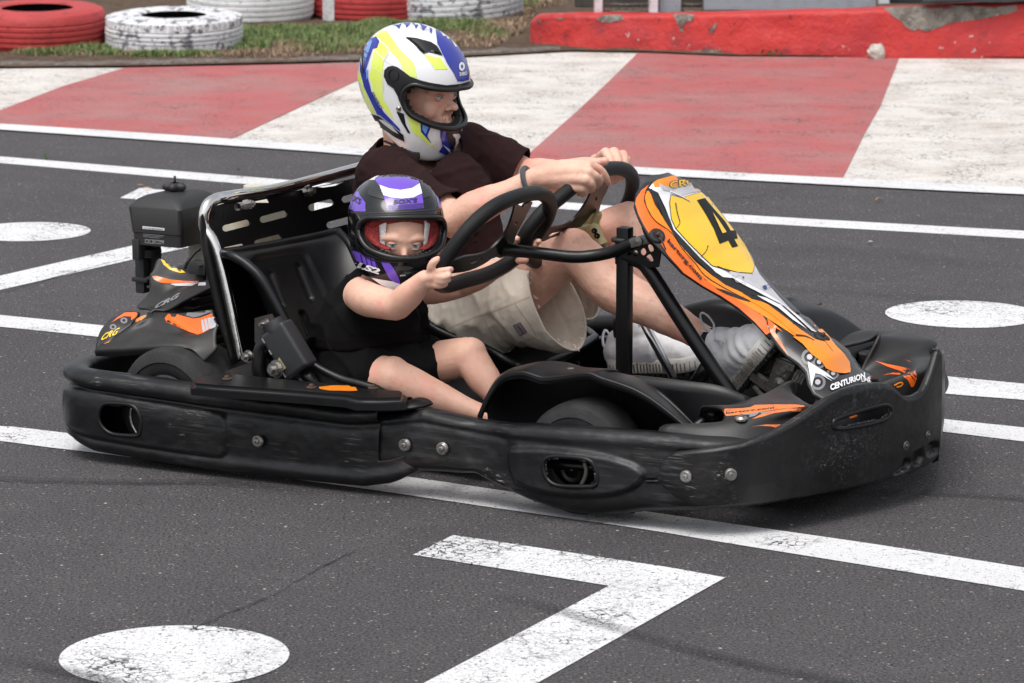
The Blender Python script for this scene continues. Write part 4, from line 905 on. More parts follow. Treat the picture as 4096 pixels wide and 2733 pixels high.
# ---- engine with its air box
bw = mat('engine black', (.022, .022, .023), .55, bump=[('n', 300, .0006)])
ye = -.27; q0 = P(*t5(212, 252), 'y', ye); q1 = P(*t5(645, 290), 'y', ye); qb = P(*t5(645, 590), 'y', ye); x0, x1, zt_, zb_ = q0.x, q1.x, q0.z-.001, qb.z; wd = .195
def rslice(xa, xb, y0, y1, z, r_, n=6, ins=0):
    w_, h = (xb-xa)-2*ins, (y1-y0)-2*ins; return [Vector((p[0], p[1], z)) for p in rrect(w_, h, max(.002, r_-ins*.5), n, ((xa+xb)/2, (y0+y1)/2))]
mb = MB(); rows = [rslice(x0+.02, x1-.006, ye+.006, ye+wd-.006, zb_+.03, .012)] if False else []
rows = [rslice(x0+.012, x1-.004, ye+.004, ye+wd, zb_, .012), rslice(x0+.010, x1-.002, ye+.003, ye+wd, zb_+.028, .014), rslice(x0+.008, x1-.001, ye+.001, ye+wd, zb_+.030, .014), rslice(x0, x1, ye, ye+wd, zt_, .014), rslice(x0, x1, ye, ye+wd, zt_+.004, .014, 6, .003), rslice(x0, x1, ye, ye+wd, zt_+.017, .03, 6, .012), rslice(x0, x1, ye, ye+wd, zt_+.025, .03, 6, .028), rslice(x0, x1, ye, ye+wd, zt_+.030, .03, 6, .05), rslice(x0, x1, ye, ye+wd, zt_+.031, .03, 6, .066)]
mb.grid(rows, cv=True); mb.f += [tuple(range(len(mb.v)-28, len(mb.v)))]; mb.m += [0]
q = P(*t5(250, 635), 'y', ye); mb.box((x0+.022, ye+.015, zb_-.012), (.02, .03, .05), None, .004)
box = mb.out('air_box', bw, kart, True, 40)
D = Decals(box); D.poly([t5(*p) for p in [(342, 409), (517, 426), (516, 447), (342, 432)]], M_WV)
D.text('AIR FILTER MAINTENANCE', t5(350, 430), t5(510, 444), (.3, -6.5), M_KV, 3, .01)
for k in range(6): D.line([t5(346+3*(k == 5), 441+10.2*k), t5((522, 520, 522, 518, 505, 478)[k], 456+10*k)], 2.0, M_GV, 2, 0)
for a, b, c_, d in ((360, 513, 392, 546), (396, 515, 428, 550)): D.poly([t5(a, b), t5(c_, b+2), t5(c_, d+2), t5(a, d)], M_GV, 10); D.poly([t5(a+8, b+8), t5(c_-8, b+9), t5(c_-8, d-8), t5(a+8, d-9)], M_KV, 10, 2)
D.poly([t5(430, 518), t5(514, 524), t5(513, 556), t5(430, 550)], M_GV, 10); D.line([t5(440, 528), t5(470, 535), t5(512, 552)], 3, M_KV); D.line([t5(440, 545), t5(456, 538), t5(470, 547)], 2, M_KV)
D.done()
kc = Vector(((x0+x1)/2-.0, ye+wd/2-.005, zt_+.032)); mb = MB(); rows = []
for z, s in ((0, .75), (.004, .95), (.010, 1), (.016, .85), (.018, .4)): rows.append([kc+Vector((math.cos(a)*.025*s*(1+.22*math.cos(5*a)), math.sin(a)*.025*s*(1+.22*math.cos(5*a)), z)) for a in [2*math.pi*k/40 for k in range(40)]])
mb.grid(rows, cv=True); mb.tube([kc+Vector((0, 0, .015)), kc+Vector((0, 0, .034))], .003, 8); k_ = mb.out('wing_nut', bw, box); OFF[k_.name] = OFF[kart.name]
mb = MB(); mb.tube([P(*t5(390, 590), 'y', ye+.05), P(*t5(390, 640), 'y', ye+.05)], .026, 20); 
for k in range(4): mb.tube([P(*t5(395, 600+14*k), 'y', ye+.05), P(*t5(395, 606+14*k), 'y', ye+.05)], .029, 20)
mb.box(P(*t5(350, 730), 'y', ye+.05), (.026, .04, .125), None, .006); mb.box(P(*t5(360, 828), 'y', ye+.05), (.045, .05, .012), None, .004); mb.box(P(*t5(405, 700), 'y', ye+.07), (.05, .02, .12), None, .004)
mb.out('intake_duct', bw, kart, True, 40)
mb = MB(); mb.box((x1-.045, ye+.10, .27), (.12, .17, .22), None, .012)
for k in range(9): mb.box((x1-.04, ye+.10, .20+.021*k), (.13, .18, .006), None, .001, 1)
mb.box((x1-.02, ye+.09, .36), (.12, .12, .05), None, .01); mb.tube([(x1-.03, ye+.02, .33), (x1-.03, ye-.02, .33)], .03, 20); mb.out('engine_block', mat('dirty engine metal', (.05, .05, .052), .5, .4, bump=[('n', 100, .002)]), kart, True, 40)
mb = MB(); mb.tube([P(*t5(680, 745), 'y', -.30), P(*t5(700, 700), 'y', -.31), P(*t5(750, 630), 'y', -.30), P(*t5(800, 590), 'y', -.28)], .004, 8, 6); mb.out('throttle_cable', M_RU, kart)
mb = MB(); mb.box(P(*t5(810, 740), 'y', -.30), (.045, .04, .03), None, .004); mb.tube([P(*t5(790, 720), 'y', -.33), P(*t5(790, 735), 'y', -.33)], .008); mb.out('switch_block', bw, kart, True, 40)
# ---- rear side cover (the winged fairing under the air box)
def patch(name, rows, m, t=.005, parent=kart, n=8, closed=False, label=None, sub=True):
    """rows of kart-space points, smoothed both ways"""
    R1 = [crv(r_, n) for r_ in rows]; cols = list(zip(*R1)); C2 = [crv(c_, n) for c_ in cols]; g_ = list(zip(*C2)); mb = MB(); mb.grid([list(r_) for r_ in g_]); o = mb.out(name, m, parent, label=label)
    mods(o, ('SOLIDIFY', dict(thickness=t, offset=0))); o.data.polygons.foreach_set('use_smooth', [True]*len(o.data.polygons)); return o
def K6(x, y, d): return P(*t6(x, y), 'y', d)
def K5(x, y, d): return P(*t5(x, y), 'y', d)
cover = patch('rear_cover', [
    [K6(372, 345, -.50), K6(560, 345, -.50), K6(800, 325, -.50), K6(1010, 300, -.50), K6(1130, 300, -.50), K6(1230, 400, -.50)],
    [K6(366, 300, -.505), K6(560, 290, -.505), K6(800, 275, -.505), K6(1000, 262, -.50), K6(1150, 270, -.49), K6(1330, 300, -.485)],
    [K6(430, 255, -.49), K6(590, 240, -.485), K6(800, 215, -.48), K6(980, 205, -.475), K6(1150, 215, -.475), K6(1330, 240, -.475)],
    [K6(500, 225, -.475), K6(630, 160, -.46), K6(800, 135, -.44), K6(980, 170, -.455), K6(1150, 192, -.46), K6(1330, 165, -.46)],
    [K6(560, 190, -.45), K6(700, 90, -.44), K6(830, 70, -.42), K6(1000, 120, -.44), K6(1150, 170, -.44), K6(1340, 110, -.45)],
    [K6(640, 110, -.43), K6(760, 50, -.42), K6(850, 45, -.41), K6(925, 60, -.42), K6(1080, 110, -.42), K6(1320, 50, -.43)],
    [K6(700, 50, -.41), K6(790, 25, -.40), K6(870, 10, -.39), K6(930, 10, -.39), K6(1040, 10, -.40), K6(1300, -20, -.42)]], M_DP, .006, n=7)
upper = patch('rear_cover_top', [
    [K5(400, 1120, -.40), K5(440, 1085, -.39), K5(540, 1090, -.38), K5(680, 1010, -.38), K5(900, 900, -.38)],
    [K5(395, 1075, -.385), K5(440, 1065, -.37), K5(540, 1010, -.355), K5(680, 935, -.35), K5(880, 850, -.355)],
    [K5(300, 1060, -.35), K5(410, 1000, -.34), K5(500, 960, -.335), K5(640, 925, -.33), K5(860, 850, -.33)],
    [K5(400, 950, -.33), K5(420, 905, -.325), K5(520, 880, -.32), K5(660, 900, -.31), K5(850, 880, -.31)],
    [K5(398, 830, -.32), K5(420, 810, -.315), K5(540, 845, -.305), K5(680, 855, -.30), K5(850, 850, -.30)],
    [K5(425, 790, -.31), K5(450, 760, -.305), K5(560, 790, -.295), K5(700, 800, -.29), K5(850, 815, -.29)],
    [K5(440, 750, -.30), K5(480, 670, -.29), K5(580, 730, -.285), K5(690, 775, -.28), K5(830, 790, -.28)]], M_DP, .006, n=7)
side = patch('rear_number_panel', [
    [K6(372, 345, -.50), K6(368, 300, -.50), K6(400, 170, -.47), K6(470, 70, -.43)],
    [K6(480, 240, -.485), K6(470, 215, -.48), K6(500, 110, -.45), K6(520, 40, -.41)],
    [K6(560, 190, -.455), K6(560, 160, -.455), K6(590, 80, -.43), K6(620, 0, -.39)],
    [K6(660, 105, -.43), K6(660, 85, -.43), K6(700, 40, -.41), K6(720, 10, -.39)]], M_DP, .006, n=7)
D = Decals(side); D.poly([t6(*p) for p in [(490, 85), (540, 40), (600, 2), (690, 0), (740, 14), (700, 40), (650, 62), (650, 35), (590, 32), (540, 55)]], M_OR)
D.poly([t6(*p) for p in [(388, 284), (400, 265), (485, 226), (480, 238)]], M_OR2, 8); D.text('CRG', t6(408, 226), t6(545, 170), (8, -24), M_YE, 2, .03, .4)
for cx_, cy_, r_ in ((505, 118, 24), (592, 66, 26)):
    D.poly([(t6(cx_, cy_)[0]+math.cos(a)*(r_*.5+(2.5 if k % 2 else 0)), t6(cx_, cy_)[1]+math.sin(a)*(r_*.42+(2.2 if k % 2 else 0))) for k, a in enumerate(np.linspace(0, 6.28, 33)[:-1])], M_GV, 10)
    D.poly([(t6(cx_, cy_)[0]+math.cos(a)*r_*.25, t6(cx_, cy_)[1]+math.sin(a)*r_*.2) for a in np.linspace(0, 6.28, 17)[:-1]], M_KV, 6, 2)
D.done()
D = Decals(cover); D.poly([t6(*p) for p in [(918, 45), (945, 15), (990, 5), (1050, 25), (1150, 50), (1205, 42), (1295, 8), (1318, 0), (1322, 40), (1290, 62), (1310, 120), (1225, 165), (1185, 180), (1120, 160), (1020, 118), (930, 78)]], M_OR)
D.poly([t6(*p) for p in [(1270, 50), (1330, 30), (1345, 110), (1290, 135)]], M_SV, 10, 2)
for k in range(3): D.poly([t6(1210+26*k, 62-8*k), t6(1228+26*k, 58-8*k), t6(1248+24*k, 150-12*k), t6(1226+24*k, 160-12*k)], M_SV, 10, 2)
D.poly([t6(*p) for p in [(655, 75), (735, 30), (772, 20), (770, 35), (720, 72), (660, 84)]], M_OR2, 8)
D.poly([t6(*p) for p in [(1040, -10), (1060, 15), (1150, 42), (1200, 30), (1290, -5), (1290, -60), (1180, -60)]], M_GV, 10)
D.done()
D = Decals(upper); D.poly([t5(*p) for p in [(418, 810), (450, 808), (560, 838), (700, 850), (848, 848), (846, 858), (700, 862), (540, 868), (480, 862), (435, 838)]], M_OR)
D.poly([t5(*p) for p in [(560, 872), (700, 864), (846, 860), (848, 884), (720, 890), (600, 888)]], M_SV, 10); D.poly([t5(*p) for p in [(480, 665), (520, 690), (600, 725), (685, 782), (640, 785), (560, 760), (510, 720)]], M_YE, 10)
D.text('CRG', t5(545, 725), t5(650, 778), (-4, -14), M_KV, 2, .03); D.text('CRG', t5(440, 1075), t5(640, 975), (2, -16), M_GV, 2, .05, .3); D.done()
# ---- inner bodywork: side panel and front wheel covers
patch('side_panel', [[P(*t3(-620, 880), 'y', -.34), P(*t3(0, 885), 'y', -.34), P(*t3(370, 905), 'y', -.34), P(*t3(700, 940), 'y', -.34), P(*t3(1040, 985), 'y', -.33), P(*t3(1300, 1080), 'y', -.31)], [P(*t3(-620, 1400), 'y', -.35), P(*t3(0, 1400), 'y', -.35), P(*t3(370, 1400), 'y', -.35), P(*t3(700, 1400), 'y', -.35), P(*t3(1040, 1400), 'y', -.34), P(*t3(1300, 1380), 'y', -.32)]], M_BP2, .012, n=5)
F7 = lambda x, y, d: P(*t7(x, y), 'y', d)
F3 = lambda x, y, d: P(*t3(x, y), 'y', d)
lip = [F7(1035, 635, -.535), F7(1100, 480, -.535), F7(1165, 375, -.53), F7(1230, 310, -.53), F7(1310, 285, -.53), F7(1400, 282, -.53), F7(1490, 310, -.53), F7(1560, 325, -.53), F7(1700, 312, -.53), F7(1900, 288, -.53), F3(120, 930, -.53), F3(330, 1000, -.53), F3(480, 1075, -.53), F3(640, 1190, -.53), F3(820, 1340, -.53)]
bk = [F7(1080, 600, -.42), F7(1130, 440, -.42), F7(1200, 330, -.42), F7(1330, 262, -.42), F7(1450, 235, -.42), F7(1560, 215, -.42), F7(1650, 210, -.42), F7(1760, 222, -.42), F7(1900, 262, -.42), F7(2150, 285, -.42), F3(200, 890, -.42), F3(400, 940, -.42), F3(540, 1040, -.42), F3(690, 1165, -.43), F3(860, 1330, -.45)]
md = [a.lerp(b, .5)+Vector((0, 0, .006)) for a, b in zip(lip, bk)]
dn = [Vector((p.x, p.y+.012, min(p.z-.012, .24))) for p in bk]; dn2 = [Vector((p.x, -.385, .05)) for p in bk]
lip0 = [Vector((p.x, p.y+.002, p.z-.012)) for p in lip]
fender = patch('front_wheel_cover', [lip0, lip, md, bk, dn, dn2], M_BP2, .006, n=5)
# edge bead and screw, inner ridge
mb = MB(); mb.tube([a+Vector((0, -.002, 0)) for a in lip], .0045, 8, 4); mb.out('cover_edge', M_BP2, kart)
q = P(*t7(1765, 262), 'y', -.47); mb = MB(); mb.lathe(q+Vector((0, 0, -.002)), (0, 0, 1), [(0, .012), (.004, .012), (.007, .006), (.008, .0001)], 16); mb.out('screw', M_ST, kart)
# far side bodies, mirrored in the kart's own space
def mirror(o, name=None, y0=0.0, xm=9.):
    me = o.data.copy(); off = OFF[o.name]
    if xm < 9:
        bm = bmesh.new(); bm.from_mesh(me); bmesh.ops.delete(bm, geom=[v for v in bm.verts if v.co.x+off.x > xm], context='VERTS'); bm.to_mesh(me); bm.free()
    for v in me.vertices: v.co.y = 2*y0-(v.co.y+off.y)-off.y
    me.flip_normals(); m_ = bpy.data.objects.new(name or o.name.split('.')[0], me); COL.objects.link(m_); m_.parent = kart; OFF[m_.name] = OFF[kart.name]; return m_
fc2 = mirror(fender); mirror(front_pod, None, -.045, .27); 
rp2 = crv([(-1.30, .42, 0), (-1.28, .55, 0), (-1.2, .605, 0), (-.9, .605, 0), (-.45, .6, 0), (-.36, .57, 0)], 10)
curtain('rear_side_pod', [p for p in rp2[::-1]], [(-d, t) for d, t in pfd], zr, M_BP, 180, thick=.007)
mb = MB(); q = P(*t3(1740, 365), 'y', .55); mb.box(q+Vector((0, 0, 0)), (.07, .05, .006), Matrix.Rotation(-.3, 3, 'Y'), .001, 1); mb.box(q+Vector((-.012, 0, -.02)), (.006, .04, .05), None, .001, 1); mb.box(q+Vector((.012, 0, -.02)), (.006, .04, .05), None, .001, 1); mb.out('side_bracket', M_RUST, kart, False)
# ---- nose fairing
N8 = lambda x, y, d: P(*t8(x, y), 'y', d)
nose_half = [
  [(.20, -.56, .185), (.30, -.565, .188), (.38, -.535, .185), (.44, -.46, .18), (.49, -.36, .17), (.52, -.25, .165), (.545, -.12, .16)],
  [(.205, -.545, .215), (.30, -.54, .218), (.375, -.50, .222), (.43, -.42, .225), (.475, -.33, .23), (.51, -.22, .235), (.535, -.11, .232)],
  [N8(440, 700, -.50), N8(620, 650, -.49), N8(880, 600, -.44), N8(1130, 560, -.38), (.44, -.29, .232), (.48, -.20, .240), (.52, -.10, .256)],
  [N8(480, 585, -.47), N8(650, 552, -.45), N8(850, 520, -.40), N8(1080, 500, -.33), (.41, -.26, .222), (.45, -.18, .218), (.49, -.09, .228)],
  [(.235, -.42, .235), N8(700, 548, -.40), N8(830, 470, -.33), N8(1000, 420, -.27), (.37, -.22, .205), (.41, -.16, .19), (.45, -.08, .19)],
  [(.20, -.36, .20), (.22, -.34, .21), N8(820, 460, -.29), N8(1060, 345, -.24), (.34, -.19, .19), (.37, -.13, .18), (.40, -.07, .18)]]
rows = []
for r_, up_ in zip(nose_half, (0, 0, .010, .014, .020, .020)):
    h = [Vector(p) for p in r_]; rows.append(h+[Vector((h[-1].x+.012, 0, h[-1].z+.003))]+[Vector((p.x, -p.y, p.z+up_*max(0, min(1, (abs(p.y)-.12)/.1)))) for p in h[::-1]])
nose = patch('nose_fairing', rows, M_DP, .006, n=5)
D = Decals(nose)
D.poly([t8(*p) for p in [(478, 632), (480, 585), (500, 572), (640, 568), (700, 560), (740, 542), (900, 538), (1060, 538), (1130, 545), (1142, 555), (1080, 562), (960, 572), (760, 600), (600, 622)]], M_OR3)
D.text('kartcrg.com', t8(508, 614), t8(893, 572), (1, -8), M_KV, 2, .02)
D.poly([t8(*p) for p in [(715, 655), (800, 610), (880, 588), (1000, 570), (1205, 570), (1180, 592), (1020, 590), (900, 605), (800, 635)]], M_OR3)
D.poly([t8(*p) for p in [(710, 715), (820, 698), (970, 697), (935, 727), (860, 712), (780, 708)]], M_OR3)
D.poly([t8(*p) for p in [(600, 622), (760, 600), (900, 585), (860, 592), (840, 612), (790, 612), (780, 600), (740, 630), (690, 640), (700, 620)]], M_GV, 10)
D.poly([t8(*p) for p in [(1700, 188), (1800, 215), (1920, 238), (1990, 258), (2015, 270), (1985, 200), (1930, 172), (1985, 195), (2025, 260), (2032, 330), (2010, 390), (1990, 400), (1960, 340), (1900, 300), (1820, 295), (1760, 305), (1840, 284), (1940, 288), (1900, 268), (1800, 235)]], M_OR)
for a in ([(1930, 262), (1970, 290), (2015, 345)], [(1955, 252), (1990, 278), (2025, 320)]): D.line([t8(*p) for p in a], 3, M_KV)
D.line([t8(*p) for p in [(1850, 385), (1900, 362), (1918, 372), (1900, 392), (1870, 398)]], 5, M_OR2)
D.poly([t8(*p) for p in [(1470, 600), (1530, 598), (1560, 630), (1500, 650)]], M_OR, 10); D.poly([t8(*p) for p in [(1380, 665), (1420, 640), (1425, 652), (1395, 672)]], M_OR, 8); D.line([t8(*p) for p in [(1560, 595), (1680, 570), (1760, 548)]], (12, 4), M_GV)
D.done()
q = P(*t8(630, 655), 'y', -.47); h = bvh_of(nose).ray_cast(CAM_K, kray(*t8(630, 655)).normalized()); screw(h[0], (0, 0, 1), .0115)
mb = MB(); mb.tube([P(*t8(95, 603), 'y', -.44), P(*t8(170, 655), 'y', -.43), P(*t8(260, 705), 'y', -.42), P(*t8(400, 738), 'y', -.42)], .0025, 8, 6); mb.out('brake_cable', mat('red cable', (.4, .02, .02), .5), kart)
mb = MB(); mb.tube([P(*t8(230, 735), 'y', -.40), P(*t8(330, 670), 'y', -.38), P(*t8(420, 630), 'y', -.36)], .010, 12, 4); mb.lathe(P(*t8(400, 620), 'y', -.37), (0, -1, .3), [(0, .018), (.014, .018), (.02, .012), (.022, .0001)], 16); mb.out('steering_joint', M_BM, kart)
# ---- front number panel
Lp = [t4(*p) for p in [(215, 200), (130, 290), (85, 370), (78, 430), (100, 500), (150, 600), (210, 700), (290, 790), (360, 860), (470, 980), (620, 1085), (760, 1165), (900, 1260), (1040, 1375), (1130, 1470), (1180, 1540)]]+[t3(*p) for p in [(1450, 560), (1530, 680), (1620, 770), (1720, 830), (1765, 900), (1772, 1000), (1800, 1050), (1900, 1105), (1975, 1150)]]
Rp = [t4(*p) for p in [(380, 180), (440, 190), (510, 215), (600, 330), (700, 430), (790, 540), (870, 640), (950, 740), (1000, 850), (1035, 930), (1070, 1000), (1130, 1075), (1220, 1180), (1310, 1275), (1430, 1375), (1530, 1465), (1650, 1560)]]+[t3(*p) for p in [(1850, 555), (1960, 660), (2060, 745), (2140, 790), (2230, 870), (2290, 950), (2330, 1010), (2370, 1060)]]
def split(Lp, Rp, n):
    """walk down both edges together and solve the half width at each station"""
    A = np.array(Lp); B = np.array(Rp)
    def at(Z, u):
        d = np.r_[0, np.cumsum(np.hypot(*np.diff(Z, axis=0).T))]; d /= d[-1]; return np.interp(u, d, Z[:, 0]), np.interp(u, d, Z[:, 1])
    out = []
    us = np.linspace(0, 1, n); vlast = 0
    for u in us:
        a = at(A, u); best = None
        for w_ in np.linspace(.03, .22, 39):
            p = P(*a, 'y', -w_); q = Q((p.x, w_, p.z)); _, b = polyd(np.array([q]), list(Rp)+list(Rp)[::-1]); d = math.hypot(q[0]-b[0][0], q[1]-b[0][1])
            if best is None or d < best[0]: best = (d, w_, p)
        out.append((best[1], best[2]))
    return out
st = split(Lp, Rp, 30); ws = np.array([a[0] for a in st]); k_ = np.array([.25, .5, .25])
0 and print('WS', [round(float(a), 3) for a in ws], [tuple(round(c, 3) for c in a[1]) for a in st][:6]+[tuple(round(c, 3) for c in a[1]) for a in st][-4:])
for _ in range(2): ws = np.convolve(np.pad(ws, 1, 'edge'), k_, 'valid')
ws[:4] = [.045, .088, .128, .153]; ax_u = np.linspace(0, 1, 30); rows = []; c_l = []
A_ = np.array(Lp); dd = np.r_[0, np.cumsum(np.hypot(*np.diff(A_, axis=0).T))]; dd /= dd[-1]
for i, u in enumerate(ax_u):
    a = (np.interp(u, dd, A_[:, 0]), np.interp(u, dd, A_[:, 1])); c_l.append(P(*a, 'y', -ws[i]))
for i in range(30):
    t_ = (c_l[min(29, i+1)]-c_l[max(0, i-1)]); t_.y = 0; t_.normalize(); n_ = Vector((-t_.z, 0, t_.x)); n_ = n_ if n_.x > 0 or n_.z > 0 else -n_
    w_ = ws[i]; r_ = []
    for k in range(41):
        s = -1.02+(2.02+.10*min(1, i/6))*k/40; bul = .034*(1-min(1.06, abs(s))**3.6)*min(1, w_/.10); r_.append(Vector((c_l[i].x, s*w_, c_l[i].z-(max(0, s)**2*(4-i)*.006 if i < 4 else 0)))+n_*bul)
    rows.append(r_)
mb = MB(); mb.grid(rows); nas = mb.out('number_panel', M_KV, kart); mods(nas, ('SOLIDIFY', dict(thickness=.006, offset=-1 if nas.data.polygons[200].normal.x > 0 else 1))); nas.data.polygons.foreach_set('use_smooth', [True]*len(nas.data.polygons))
D = Decals(nas, .0005)
def q4(L): return [t4(*p) for p in L]
def q3(L): return [t3(*p) for p in L]
D.poly(q4([(190, 280), (130, 325), (90, 385), (82, 430), (105, 510), (155, 610), (215, 705), (250, 720), (290, 760), (350, 850), (470, 985), (625, 1090), (770, 1170), (905, 1260), (1040, 1380), (1130, 1480), (1160, 1460), (1120, 1370), (1090, 1325), (960, 1225), (800, 1120), (640, 1040), (555, 905), (470, 830), (370, 665), (250, 580), (180, 480), (150, 410), (160, 330)]), M_OR)
D.poly(q4([(165, 330), (200, 330), (235, 370), (260, 450), (275, 500), (300, 540), (375, 660), (440, 760), (565, 900), (700, 1010), (830, 1090), (980, 1165), (1130, 1260), (1280, 1370), (1420, 1480), (1510, 1560), (1400, 1520), (1250, 1420), (1110, 1330), (960, 1240), (820, 1150), (680, 1070), (560, 960), (545, 905), (470, 830), (360, 665), (230, 560), (175, 460), (158, 390)]), M_OR2, lay=2)
D.line(q4([(185, 300), (155, 380), (175, 470), (240, 570), (365, 662), (460, 800), (555, 905), (640, 1010), (800, 1110), (1000, 1215)]), 3, M_KV, 4)
D.poly(q4([(205, 360), (240, 400), (275, 500), (235, 440)]), M_KV, 10, 5)
D.poly(q4([(230, 310), (255, 345), (300, 450), (360, 570), (385, 640), (470, 720), (600, 860), (700, 970), (840, 1040), (960, 1100), (1100, 1180), (1280, 1290), (1420, 1420), (1500, 1490), (1530, 1510), (1450, 1490), (1300, 1380), (1130, 1250), (980, 1160), (930, 1140), (800, 1080), (690, 1000), (590, 900), (470, 800), (375, 660), (310, 560), (265, 440), (180, 320)]), M_KV, lay=3)
D.poly(q4([(218, 275), (250, 268), (330, 330), (440, 370), (600, 335), (700, 430), (800, 550), (880, 660), (960, 760), (1010, 860), (1035, 930), (1075, 1005), (1140, 1080), (1230, 1185), (1320, 1280), (1430, 1370), (1535, 1465), (1490, 1450), (1380, 1350), (1260, 1245), (1150, 1190), (1040, 1130), (940, 1080), (860, 1030), (780, 1020), (720, 980), (680, 940), (595, 865), (385, 640), (355, 560), (320, 470), (260, 345), (190, 310)]), M_WV, lay=4)
D.poly(q4([(800, 975), (960, 990), (1030, 935), (1075, 1005), (1140, 1080), (1230, 1185), (1320, 1280), (1430, 1370), (1530, 1462), (1480, 1430), (1380, 1330), (1240, 1220), (1130, 1150), (1030, 1100), (940, 1050), (850, 1010)]), M_SV, lay=5)
D.poly(q4([(222, 268), (260, 245), (380, 210), (480, 203), (520, 225), (545, 255), (600, 330), (520, 350), (440, 370), (360, 340), (260, 270), (275, 300), (235, 305)]), M_OR2, lay=5)
D.poly(q4([(258, 268), (300, 290), (345, 300), (540, 262), (600, 332), (520, 352), (440, 372), (360, 342), (300, 322)]), M_SV, lay=6)
D.text('CRG', t4(352, 312), t4(552, 276), (-6, -25), M_KV, 7, .055, .1); D.text('CRG', t4(354, 310), t4(550, 275), (-5, -23), M_YE, 8, .02, .1)
D.poly(q4([(358, 366), (440, 388), (600, 340), (640, 355), (700, 432), (790, 545), (870, 650), (950, 750), (1000, 850), (1033, 935), (1015, 998), (900, 990), (820, 970), (690, 935), (605, 855), (500, 750), (400, 640), (362, 560), (347, 430)]), M_KV, lay=6)
D.poly(q4([(360, 372), (440, 392), (600, 345), (636, 358), (698, 436), (786, 548), (866, 653), (945, 753), (995, 852), (1028, 935), (1012, 993), (900, 986), (820, 966), (692, 931), (608, 851), (503, 747), (404, 637), (366, 558), (352, 432)]), M_YE, lay=7)
D.line(q4([(350, 345), (430, 375), (518, 425)]), (10, 2), M_WV, 8); D.line(q4([(355, 348), (440, 385), (510, 422)]), 2, M_KV, 9)
D.line(q4([(395, 432), (408, 510), (430, 585), (425, 605), (400, 640)]), (4, 2), M_KV, 9); D.line(q4([(655, 772), (640, 815), (600, 860)]), 2.5, M_KV, 9); D.line(q4([(610, 310), (630, 345), (658, 385)]), 2, M_KV, 9)
four = q4([(565, 410), (628, 394), (700, 480), (790, 580), (835, 655), (873, 652), (890, 715), (862, 722), (894, 778), (848, 790), (815, 732), (747, 760), (700, 640), (640, 530)])
D.poly(four, M_K4, lay=9); D.poly(q4([(690, 512), (735, 570), (800, 668), (768, 680), (730, 600)]), M_YE, 8, 11)
D.text('kartcrg.com', t4(332, 736), t4(600, 1040), (9, -10), M_KV, 6, .035)
D.poly(q4([(715, 1103), (800, 1125), (920, 1175), (1000, 1220), (900, 1190), (800, 1150)]), M_KV, 10, 4); D.poly(q4([(930, 1140), (1050, 1165), (1000, 1170), (1090, 1200), (1190, 1212), (1100, 1220), (1010, 1195)]), M_KV, 10, 6)
D.poly(q4([(1050, 1172), (1120, 1190), (1220, 1240), (1310, 1262), (1240, 1250), (1330, 1330), (1450, 1440), (1340, 1370), (1220, 1270), (1120, 1215)]), M_WV, 10, 7)
D.line(q4([(730, 938), (790, 965), (830, 985), (780, 960), (820, 970)]), 3, M_KV, 9)
for cx_, cy_, r_ in ((905, 1040, 34), (858, 1015, 12), (945, 1075, 12), (895, 1000, 10)):
    pts = [(t4(cx_, cy_)[0]+math.cos(a)*r_*.5, t4(cx_, cy_)[1]+math.sin(a)*r_*.42) for a in np.linspace(0, 6.28, 25)]; D.line(pts, 1.6, M_SV, 9, 0)
D.poly([(t4(937, 1032)[0]+math.cos(a)*4, t4(937, 1032)[1]+math.sin(a)*3.6) for a in np.linspace(0, 6.28, 13)[:-1]], mat('navy vinyl', (.02, .03, .15), .3), 6, 10)
D.poly(q4([(1090, 1100), (1115, 1092), (1130, 1120), (1105, 1128)]), mat('navy vinyl', (.02, .03, .15), .3), 6, 10); D.line(q4([(1122, 1096), (1145, 1090), (1160, 1112), (1135, 1118)]), 2, MATS['navy vinyl'], 10)
# lower part
D.poly(q3([(1380, 400), (1430, 470), (1440, 560), (1380, 490)]), M_OR, 10, 2); D.poly(q3([(1435, 450), (1520, 520), (1560, 560), (1510, 530), (1500, 560), (1560, 660), (1610, 755), (1540, 670), (1460, 560)]), M_OR, lay=4)
D.poly(q3([(1230, 270), (1350, 340), (1460, 410), (1560, 490), (1660, 580), (1720, 640), (1810, 690), (1900, 720), (1965, 725), (1900, 640), (1820, 620), (1700, 540), (1560, 430), (1440, 340), (1290, 270)]), M_OR2, lay=4)
D.poly(q3([(1640, 600), (1720, 660), (1790, 740), (1870, 800), (1900, 850), (1960, 880), (2060, 895), (2100, 885), (2090, 800), (2050, 740), (1980, 670), (1920, 590), (1850, 520), (1800, 500), (1900, 640), (1965, 725), (1860, 650), (1740, 590)]), M_OR2, lay=6)
D.line(q3([(1660, 590), (1740, 600), (1812, 635)]), (8, 2), M_KV, 8)
D.poly(q3([(1760, 795), (1850, 850), (1900, 880), (1975, 945), (1890, 905), (1960, 960), (1860, 900), (1820, 890), (1790, 1000)]), M_WV, 12, 5)
